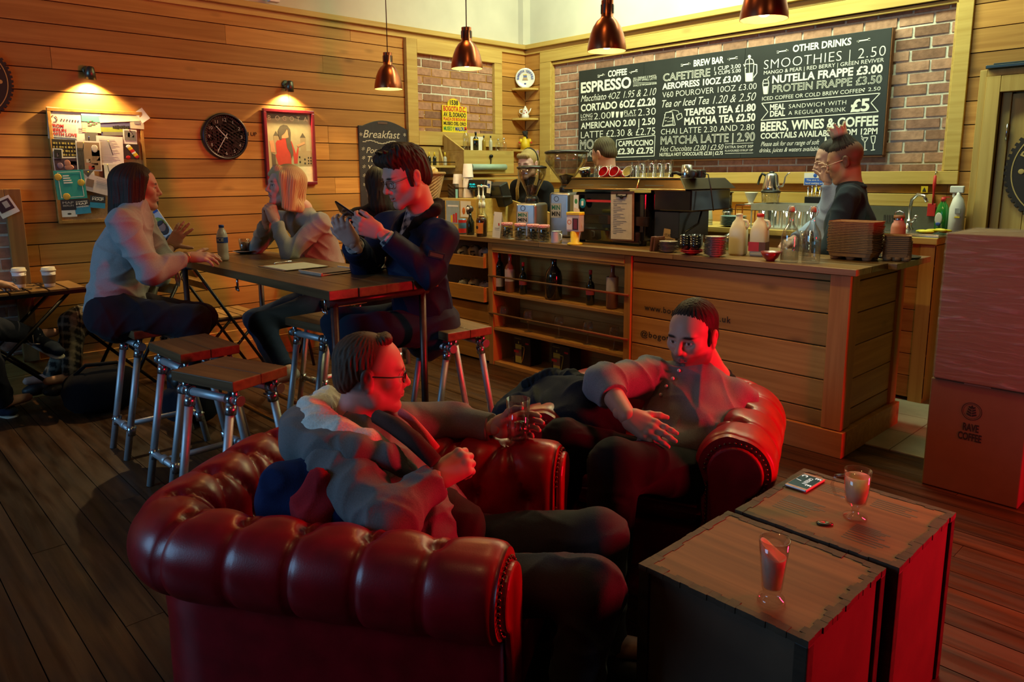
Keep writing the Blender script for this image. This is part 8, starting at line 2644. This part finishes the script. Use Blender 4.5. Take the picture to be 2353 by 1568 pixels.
# ---------------------------------------------------------------- blonde woman
def woman_blonde():
 H = J(655, 428, 4.42); nb = J(696, 480, 4.50); shL = J(735, 514, 4.42); shR = J(650, 502, 4.66)
 pel = J(745, 690, 4.76); front = unit(-HR * .80 - HF * .55); chest = (shL + shR) / 2 * .6 + pel * .4 - front * .01
 elL = J(664, 584, 4.34); wrL = J(632, 508, 4.34); elR = J(588, 570, 4.66); wrR = J(613, 510, 4.44)
 lat = unit(np.cross(UP, front))
 hL, hR = pel + lat * .085, pel - lat * .085
 kL, kR = J(600, 742, 4.45), J(585, 735, 4.68); aL, aR = J(655, 845, 4.40), J(640, 850, 4.60)
 M = frame(-HR * .80 - HF * .60 + UP * .04)
 s = .98
 hands = [hand(Fig(), wrL, UP * .92 - HR * .22 - HF * .05, HF * .6 - HR * .75, -1, (1.0, 1.05, 1.05, 1.0), .02, (.35, .8, .5), .4, .92),
    hand(Fig(), wrR, UP * .95 + HR * .05, -HF * .35 + HR * .9, 1, (.95, 1.0, 1.05, 1.05), .02, (.35, .8, .5), .4, .92)]
 SKN = (.56, .36, .28)
 o, L = make_body('woman with a blonde bob in a grey jumper resting her chin on clasped hands', H, M, SKN,
      inner_body(pel, chest, nb, (shR, shL), ((shR, elR, wrR), (shL, elL, wrL)), ((hR, kR, aR, aR + front * .12), (hL, kL, aL, aL + front * .12))),
      dict(neck=nb, chest=chest, female=True, jaw=.92), dict(skin=SKN, lip=(.42, .15, .14), hairc=(.12, .075, .04), brow=.9, lashes=.3), hands, s)
 f = Fig().ell(L(0, -.022, .046), np.array((.084, .100, .090)) * s, M, .01)
 for sx in (-1, 1):
  f.cone(L(sx * .070, -.018, .03), L(sx * .074, .000, -.140), .036 * s, .030 * s, .03)
  f.cone(L(sx * .060, .044, .065), L(sx * .076, .034, -.120), .024 * s, .016 * s, .02)
 f.cone(L(0, -.070, .03), L(0, -.066, -.150), .062 * s, .058 * s, .04)
 f.cone(L(-.05, -.055, -.13), L(.05, -.055, -.13), .040 * s, .040 * s, .03)
 f.cone(L(-.02, .058, .105), L(.045, .074, .070), .026 * s, .014 * s, .02)
 f.ell(L(0, .105, -.02), np.array((.062, .066, .092)) * s, M, .012, -1)
 f.half(L(0, 0, -.150), M @ np.array((0, .15, -1)), .012)
 hair_mesh(f, o, (.36, .24, .10), (.66, .50, .25), H, M, .0034, .0018, 85, 12, True, label='straight blonde bob with darker roots', tipc=((.17, .10, .05), lambda q: (q[:, 2] - .112) / .03))
 GJ = cloth('grey_knit', (.30, .31, .28), 260)
 f = top_fig(pel - UP * .04, chest, nb - UP * .04, (shR, shL), front, .140, .76, .058, belly=.0)
 f.cone(J(752, 600, 4.62), J(735, 528, 4.52), .10, .085, .04)
 f.ell(chest + front * .085 - lat * .02 - UP * .03, (.085, .085, .075), None, .05)
 sleeve(f, shL, elL, wrL - unit(wrL - elL) * .02, (.062, .050, .036)); sleeve(f, shR, elR, wrR - unit(wrR - elR) * .02, (.060, .048, .036))
 f.cone(nb + UP * .04 + front * .05, nb + front * .10 - UP * .10, .050, .020, .02, op=-1)
 garment('jumper', f, GJ, o, .006, .005, 41, 26)
 garment('jeans', trousers_fig((hR, hL), ((hR, kR, aR), (hL, kL, aL)), (.086, .066, .050), .115), cloth('blue_denim', (.020, .035, .075), 380), o, .008, .004, 43, 22)
 for a_ in (aR, aL): shoe(o, a_ - UP * .05, a_ + front * .16 - UP * .06, plain('shoe_white_dull', (.25, .24, .22), .6))
 return o


woman_blonde()


# ---------------------------------------------------------------- woman in the pale jacket
def woman_jacket():
 H = J(316, 432, 3.88); nb = J(304, 482, 3.84); shR = J(280, 512, 3.68); shL = J(326, 502, 4.02)
 pel = J(268, 716, 3.84); front = unit(HR * .93 + HF * .30); chest = (shL + shR) / 2 * .6 + pel * .4 - front * .005
 elR = J(348, 628, 3.66); wrR = J(434, 590, 3.82); elL = J(372, 602, 4.05); wrL = J(392, 566, 4.14)
 lat = unit(np.cross(UP, front))
 hL, hR = pel + lat * .085, pel - lat * .085
 kR, kL = J(448, 738, 3.76), J(462, 730, 4.00); aR, aL = J(430, 860, 3.85), J(420, 850, 4.05)
 M = frame(HR * .93 + HF * .36 - UP * .06)
 hands = [hand(Fig(), wrR, HR * .93 + HF * .25 - UP * .02, -UP * .85 + HF * .35, 1, (.25, .3, .35, .4), .10, (.75, .5, -.1), .2, .95),
    hand(Fig(), wrL, HR * .50 + UP * .75 + HF * .1, HF * .9 + HR * .3, -1, (.08, .06, .10, .16), .22, (.9, .35, .15), .1, .95)]
 SKN = (.50, .28, .20)
 o, L = make_body('long dark haired woman in a pale grey jacket perched on a bar stool', H, M, SKN,
      inner_body(pel, chest, nb, (shR, shL), ((shR, elR, wrR), (shL, elL, wrL)), ((hR, kR, aR, aR + front * .12), (hL, kL, aL, aL + front * .12))),
      dict(neck=nb, chest=chest, female=True, jaw=.92), dict(skin=SKN, lip=(.40, .14, .12), hairc=(.03, .017, .012), brow=1.0, lashes=.4), hands, .97)
 fa = Fig(); fa.cone(elL, wrL, .036, .026, .02); garment('forearm', fa, plain('skin_plain2', SKN, .52, noise=.05), o, .005, 0)
 s = .97
 f = Fig().ell(L(0, -.022, .044), np.array((.086, .102, .092)) * s, M, .01)
 for sx in (-1, 1):
  f.cone(L(sx * .068, -.020, .03), L(sx * .076, -.024, -.200), .040 * s, .036 * s, .03)
  f.cone(L(sx * .066, .030, .060), L(sx * .078, .018, -.090), .026 * s, .018 * s, .02)
  f.cone(L(sx * .076, .010, -.080), L(sx * .06, .020, -.200), .022 * s, .016 * s, .02)
 f.cone(L(0, -.072, .03), L(0, -.080, -.195), .070 * s, .068 * s, .04)
 f.cone(L(-.055, -.072, -.18), L(.055, -.072, -.18), .044 * s, .044 * s, .03)
 f.ell(L(0, .108, -.03), np.array((.066, .064, .105)) * s, M, .012, -1)
 f.half(L(0, -.05, -.205), M @ np.array((0, .12, -1)), .012, .16)
 hair_mesh(f, o, (.014, .009, .006), (.050, .028, .016), H, M, .0036, .0020, 80, 15, True, label='long straight dark brown hair')
 PJ = cloth('pale_suede', (.34, .33, .32), 260, bump=.15, sheen=.3)
 f = top_fig(pel + UP * .055, chest, nb - UP * .03, (shR, shL), front, .150, .82, .064, belly=.0)
 sleeve(f, shR, elR, elR * .18 + wrR * .82, (.074, .062, .044)); sleeve(f, shL, elL, elL * .45 + wrL * .55, (.064, .052, .042))
 f.cone(pel + UP * .01, pel + UP * .07, .168, .160, .02, flat=(front, .84))
 f.half(pel - UP * .005, -UP, .006, .4)
 f.cone(nb - UP * .04 + front * .02, nb + UP * .0 + front * .02, .070, .060, .02)
 jk = garment('jacket', f, PJ, o, .006, .006, 51, 22)
 f = Fig().cone(wrR * .86 + elR * .14, wrR * .80 + elR * .20, .046, .046, .01, cut=3)
 q = MB()
 cw = wrR * .66 + elR * .34 - UP * .05
 for sx in (-1, 1): q.tube([cw + UP * .005, cw + HR * .012 * sx - UP * .035, cw + HR * .006 * sx - UP * .075, cw + HR * .002 * sx - UP * .03], .004, 6)
 q.build('cuff_tie', PJ, jk)
 q = MB()
 for c_, e_, w_ in ((wrR, elR, .031), (wrL, elL, .030)):
  a_ = unit(c_ - e_); b1 = unit(np.cross(a_, UP)); b2 = np.cross(a_, b1); c_ = c_ - a_ * .012
  q.tube([c_ + w_ * (b1 * math.cos(t) + b2 * math.sin(t)) for t in np.linspace(0, 2 * PI, 16)[:-1]], .0028, 6, closed=True)
 q.build('bracelet', BRASS, o)
 f = Fig().cone(pel + UP * .03, pel - UP * .02, .150, .148, .03, flat=(front, .85))
 garment('top_hem', f, cloth('black_top', (.008, .008, .010), 300), o, .008, 0)
 garment('trousers', trousers_fig((hR, hL), ((hR, kR, aR), (hL, kL, aL)), (.100, .074, .056), .130), cloth('dark_trouser', (.022, .016, .022), 380), o, .008, .004, 53, 22)
 for a_ in (aR, aL): shoe(o, a_ - UP * .04, a_ + front * .16 - UP * .06, plain('boot_black', (0, 0, 0)))
 return o


woman_jacket()


# ---------------------------------------------------------------- simple standing or seated figure for the back of the room
def figure(label, H, F, feet, skin, topm, s=1.0, female=False, arms=None, hips=None, legs=None, legm=None, paintkw=None, hands=(), wid=.15, headkw=None, hv=.0035):
 H = V3(H); M = frame(F)
 fr = unit((F[0], F[1], 0)); lat = unit(np.cross(UP, fr))
 nb = H - UP * .140 * s - fr * .045
 sh = (nb - UP * .055 - lat * .155 * s, nb - UP * .07 + lat * .155 * s)     # right, left
 pel = V3(hips) if hips is not None else np.array((nb[0], nb[1], nb[2] - .52 * s)) - fr * .01
 chest = (sh[0] + sh[1]) / 2 * .6 + pel * .4
 if arms is None: arms = [(sh[0] - lat * .05 - UP * .26 * s, sh[0] - lat * .04 - UP * .42 * s + fr * .15), (sh[1] + lat * .05 - UP * .26 * s, sh[1] + lat * .04 - UP * .42 * s + fr * .15)]
 if legs is None:
  g = np.array((pel[0], pel[1], 0.0))
  legs = [(g - lat * .09 + UP * .48 + fr * .02, g - lat * .09 + UP * .10), (g + lat * .09 + UP * .48 + fr * .02, g + lat * .09 + UP * .10)]
 hp = (pel - lat * .085, pel + lat * .085)
 kw = dict(skin=skin, lip=(skin[0] * .75, skin[1] * .45, skin[2] * .45), hairc=(.03, .02, .014))
 kw.update(paintkw or {})
 hk = dict(neck=nb, chest=chest, female=female, jaw=.92 if female else 1.0); hk.update(headkw or {})
 hs_ = list(hands)
 if not hs_:
  for (e, w_), sd in zip(arms, (1, -1)):
   a_ = unit(w_ - e); hs_.append(hand(Fig(), w_, a_, -UP + fr * .2, sd, (.4, .4, .45, .5), .05, (.6, .6, .3), .3, .95 * s))
 o, L = make_body(label, H, M, skin, inner_body(pel, chest, nb, sh, [(sh[i], arms[i][0], arms[i][1]) for i in (0, 1)], [(hp[i], legs[i][0], legs[i][1], legs[i][1] + fr * .13) for i in (0, 1)]), hk, kw, hs_, s, hv, .012, .004)
 f = top_fig(pel - UP * .04, chest, nb - UP * .03, sh, fr, wid, .76, .062)
 for i in (0, 1): sleeve(f, sh[i], arms[i][0], arms[i][1] - unit(arms[i][1] - arms[i][0]) * .015, (.066, .054, .042))
 garment('top', f, topm, o, .009, .005, int(abs(H[0] * 100)) % 97, 22)
 garment('trousers', trousers_fig(hp, [(hp[i], legs[i][0], legs[i][1]) for i in (0, 1)]), legm or BLKJEAN, o, .010, .004, 3, 20)
 for i in (0, 1): shoe(o, legs[i][1] - UP * .05, legs[i][1] + fr * .16 - UP * .065, plain('shoe_dark', (.02, .018, .018), .5), None, .009)
 return o, L, M, fr, lat, sh, nb


def short_hair(o, L, M, H, s, ca, cb, label, cover=.06, vol=1.0, seed=4):
 f = Fig().ell(L(0, -.020, .048), np.array((.081, .097, .090)) * s * vol, M, .01).ell(L(0, -.058, -.008), np.array((.068, .055, .060)) * s, M, .02)
 f.half(L(0, cover, .05), M @ np.array((0, .75, -.55)), .012).half(L(0, -.02, -.05), M @ np.array((0, .35, -1)), .02)
 f.ell(L(0, .118, .01), np.array((.064, .058, .064)) * s, M, .012, -1)
 hair_mesh(f, o, ca, cb, H, M, .005, .003, 50, seed, False, label=label)


# barista at the right with the bleached topknot
H = px(1943, 372, 1, -.98)
F_ = -HR * .80 + HF * .50 - UP * .32
fr = unit((F_[0], F_[1], 0)); lt_ = unit(np.cross(UP, fr))
o, L, M, fr, lat, sh, nb = figure('barista in a dark navy jumper with a bleached topknot and clear glasses behind the bar', H, F_, None, (.36, .185, .11), cloth('navy_knit', (.016, .026, .040), 260), 1.0, True,
  arms=[(H - UP * .50 - fr * .02 - lt_ * .24, H - UP * .54 + fr * .22 - lt_ * .16), (H - UP * .50 + fr * .02 + lt_ * .24, H - UP * .54 + fr * .24 + lt_ * .10)], wid=.165, paintkw=dict(hairline=lambda x, y, z: .72 * np.clip((.030 + .3 * z - y) / .03, 0, 1) * np.clip((z + .062) / .02, 0, 1)))
f = Fig().ell(L(0, -.01, .075), (.070, .085, .058), M, .01)
f.half(L(0, .066, .06), M @ np.array((0, .8, -.5)), .01).cone(L(0, -.02, .125), L(0, -.005, .165), .046, .040, .03)
for k in range(10):
 a = k * .63; f.cone(L(.02 * math.cos(a), -.01 + .02 * math.sin(a), .165), L(.05 * math.cos(a), -.005 + .05 * math.sin(a), .205 + .01 * (k % 3)), .018, .007, .015)
hair_mesh(f, o, (.010, .008, .007), (.035, .026, .02), H, M, .005, .004, 40, 6, False, label='dark hair tied up with a bleached topknot', tipc=((.62, .56, .38), lambda q: (q[:, 2] - .150) / .022))
glasses(o, L, 1.0, plain('clear_frame', (.62, .42, .32), .2), .022, .105, .0022, True, 'clear pinkish spectacles')
f = Fig(); collar_ring(f, nb - UP * .005, UP, .066, .014); garment('neck_band', f, cloth('navy_knit', (0, 0, 0)), o, .006, 0)

# colleague half hidden in front of her
H2 = px(1912, 368, 1, -.80)
fr2 = unit(-HR * .7 + HF * .2); lt2 = unit(np.cross(UP, fr2))
o, L, M, *_ = figure('colleague in a pale blue shirt almost hidden behind the barista with the topknot', H2, -HR * .85 + HF * .2 - UP * .2, None, SK_FAIR, cloth('pale_blue_shirt', (.26, .33, .48), 300), .96,
  arms=[(H2 - UP * .40 - lt2 * .2, H2 - UP * .50 + fr2 * .2), (px(1912, 470, 1, -.88), px(1903, 418, 1, -.92))])
short_hair(o, L, M, H2, .96, (.010, .008, .007), (.03, .02, .016), 'short dark hair')

# barista at the left with braids
H3 = px(1214, 378, 1, -.86)
F3 = -HR * .55 - HF * .78 - UP * .20
o, L, M, fr, lat, sh, nb = figure('young barista with short fringe and long thin braids in a black top behind the till', H3, F3, None, (.60, .38, .34), cloth('black_top', (0, 0, 0)), .98, True, paintkw=dict(lip=(.50, .10, .14), hairc=(.20, .13, .06), lashes=.5))
f = Fig().ell(L(0, -.020, .046), np.array((.083, .098, .090)) * .98, M, .01).cone(L(-.04, .070, .088), L(.04, .070, .088), .022, .022, .02)
f.cone(L(0, -.06, .02), L(0, -.06, -.05), .06, .05, .03).ell(L(0, .115, -.012), np.array((.068, .060, .078)), M, .012, -1).half(L(0, 0, -.06), M @ np.array((0, .3, -1)), .012)
hair_mesh(f, o, (.22, .15, .05), (.46, .34, .14), H3, M, .0045, .003, 50, 9, True, label='pale brown hair with a short fringe')
q = MB()
for i, (sx, n_) in enumerate(((-1, 3), (1, 3))):
 for k in range(n_):
  a = [L(sx * (.076 + .004 * k), -.01, -.045), L(sx * (.085 + .01 * k), .03, -.12), L(sx * (.080 + .012 * k), .085, -.20), L(sx * (.075 + .015 * k), .105, -.29 - .02 * k)]
  q.tube(a, .0055, 6)
q.build('braids', plain('braid_straw', (.42, .30, .11), .6, noise=.3, scale=90), o)
q = MB().tube([L(.083 * math.cos(t), -.035 - .0 * t, .045 + .092 * math.sin(t)) for t in np.linspace(-.2, PI + .2, 14)], .008, 8)
q.build('headband', INK, o)

# head bent down behind the espresso machine
H4 = px(1388, 356, 1, -.92)
o, L, M, *_ = figure('person with short dark hair bent over behind the espresso machine', H4, -HR * .55 + HF * .65 - UP * .35, None, SK_FAIR, cloth('black_top', (0, 0, 0)), .98)
short_hair(o, L, M, H4, .98, (.035, .028, .014), (.11, .09, .045), 'short dark brown hair')

# figure in black seated by the chalkboard, seen from behind
H5 = J(868, 428, 5.25)
o, L, M, fr, lat, sh, nb = figure('person dressed in black with black hair sitting by the chalkboard, seen from behind', H5, HF * .95 - HR * .25 - UP * .1, None, SK_FAIR, cloth('black_coat', (.006, .006, .007), 200), 1.0,
  hips=np.array((H5[0], H5[1], .60)), legs=[(np.array((H5[0], H5[1], .58)) + HF * .42 - HR * .12, np.array((H5[0], H5[1], .12)) + HF * .40 - HR * .12), (np.array((H5[0], H5[1], .58)) + HF * .42 + HR * .10, np.array((H5[0], H5[1], .12)) + HF * .40 + HR * .10)], wid=.20)
f = Fig().ell(L(0, -.022, .044), (.088, .102, .094), M, .01).cone(L(0, -.06, .02), L(0, -.07, -.14), .08, .075, .04).ell(L(0, .112, -.02), (.066, .062, .09), M, .012, -1)
hair_mesh(f, o, (.004, .004, .004), (.012, .010, .009), H5, M, .006, .003, 50, 2, True, label='black hair')
st5 = dup(st, (H5[0] + .02, H5[1] + .02, 0), .8, 'bar stool under the person in black by the chalkboard')

# person in checked trousers, mostly hidden behind the pale jacket
H6 = J(322, 470, 4.72)
f6 = unit(-HR * .75 - HF * .65); l6 = unit(np.cross(UP, f6))
p6 = J(300, 725, 4.95)
def checks(V):
 a = np.sin(V @ np.array((95., 60, 30))) > .55; b = np.sin(V @ np.array((-40., 60, 100))) > .55
 t = np.clip(a * .6 + b * .6, 0, 1) * .8
 return np.array((.012, .012, .012)) * (1 - t[:, None]) + np.array((.34, .30, .22)) * t[:, None]
k6 = (J(165, 742, 4.72), J(190, 728, 4.80)); a6 = (J(165, 868, 4.60), J(118, 868, 4.70))
fm = cloth('black_top', (0, 0, 0))
o, L, M, *_ = figure('person in black and white checked trousers sitting behind the woman in the pale jacket', H6, f6 - UP * .25, None, SK_FAIR, cloth('pale_top', (.26, .27, .22), 260), .93, True, hips=p6,
  arms=[(J(280, 610, 4.6), J(335, 560, 4.45)), (J(370, 640, 4.75), J(372, 575, 4.6))], legs=[(k6[0], a6[0]), (k6[1], a6[1])], legm=fm)
for ch in list(o.children):
 if ch.name.startswith('trousers'):
  me = ch.data; V_ = np.array([v.co for v in me.vertices])
  at = me.color_attributes.new('Col', 'FLOAT_COLOR', 'POINT'); at.data.foreach_set('color', np.c_[checks(V_), np.ones(len(V_))].astype(np.float32).ravel())
  me.materials[0] = vcol('checked_cloth', .9)
  ch['label'] = 'black and white checked trousers'
short_hair(o, L, M, H6, .93, (.02, .012, .008), (.06, .035, .02), 'brown hair')
# the magazine in that person's hands
mc = J(364, 532, 4.42)
t = thing('magazine', 'folded magazine with a smiling child on the cover, seen beyond the pale jacket sleeve', 'magazine', tuple(mc), math.atan2(HR[1], HR[0]))
MB().box((0, 0, 0), (.15, .008, .22), M=Matrix.Rotation(-.55, 3, 'Y')).build('pages', PAPER, t)
q = MB().box((-.045, -.006, .085), (.05, .002, .08), M=Matrix.Rotation(-.55, 3, 'Y'), mi=0)
R_ = Matrix.Rotation(-.55, 3, 'Y')
def mg(x, z, w, h, mi, y=-.006): c_ = R_ @ Vector((x, y, z)); q.ball(c_, (w, .0012, h), 14, mi, R_)
mg(.03, .02, .042, .055, 4, -.0052); mg(.035, .0, .034, .042, 2, -.0062); mg(.035, .012, .026, .030, 1, -.0072); mg(.035, .034, .03, .014, 2, -.0082); mg(-.04, -.06, .03, .03, 3); mg(.04, -.07, .03, .02, 2)
q.box(R_ @ Vector((.0, -.0058, .105)), (.15, .001, .012), M=R_, mi=5)
q.build('cover_print', [PAPER, plain('cover_skin', (.45, .22, .14)), plain('cover_hair', (.06, .03, .02)), ORANGE, plain('cover_lime', (.32, .42, .04)), BLUE], t)

# legs at the left edge of the picture
H7 = np.array((.78, -5.28, 1.20)); f7 = unit(np.array((-.15, 1, 0)))
k7 = (np.array((.60, -4.86, .56)), np.array((.64, -4.92, .66)))
a7 = (np.array(px(8, 925, 2, .10)), np.array(J(72, 772, 4.55)))
o, L, M, *_ = figure('person in dark jeans and navy canvas shoes, only crossed legs in view at left edge', H7, f7 - UP * .1, None, SK_FAIR, cloth('grey_tee', (.12, .12, .13), 260), 1.0, hips=np.array((.75, -5.32, .52)),
  arms=[(np.array((.95, -5.2, .84)), np.array((.8, -5.0, .80))), (np.array((.70, -5.08, .93)), J(-8, 652, 4.35))], legs=[(k7[0], a7[0]), (k7[1], a7[1])], legm=JEAN)
short_hair(o, L, M, H7, 1.0, (.03, .02, .014), (.08, .05, .03), 'brown hair')
for ch in list(o.children):
 if ch.name.startswith('shoe'): bpy.data.objects.remove(ch)
NAVYC = cloth('navy_canvas', (.014, .024, .045), 300)
for an, toe in ((np.array(px(-15, 935, 2, .045)), np.array(px(34, 948, 2, .03))), (J(82, 778, 4.50), J(142, 812, 4.42))):
 s_ = shoe(o, an, toe, NAVYC, plain('rubber_white', (.55, .52, .42), .6), .005, 'canvas_shoe')
 d_ = unit(toe - an); n_ = unit(np.cross(np.cross(d_, UP), d_)); w_ = np.cross(d_, n_)
 q = MB()
 for k in range(5):
  c_ = an + d_ * (.015 + .020 * k) + n_ * (.046 - .006 * k)
  q.tube([c_ - w_ * .024 - n_ * .010, c_ + n_ * .002, c_ + w_ * .024 - n_ * .010], .0028, 6)
 q.tube([an + d_ * .01 + n_ * .05, an + n_ * .035 + w_ * .035 + d_ * .02, an + d_ * .05 + n_ * .0 + w_ * .045], .0025, 6).tube([an + d_ * .01 + n_ * .05, an + n_ * .035 - w_ * .035 + d_ * .02, an + d_ * .05 - w_ * .045], .0025, 6)
 q.build('laces', plain('lace_white', (.5, .48, .42), .8), s_)
 for sd in (-1, 1):
  MB().tube([an - d_ * .02 + w_ * sd * .044 - n_ * .005, an + d_ * .03 + w_ * sd * .047 - n_ * .012, an + d_ * .08 + w_ * sd * .044 + n_ * .004, an + d_ * .10 + w_ * sd * .040 + n_ * .012], .0035, 6).build('side_stripe', plain('lace_white', (0, 0, 0)), s_)
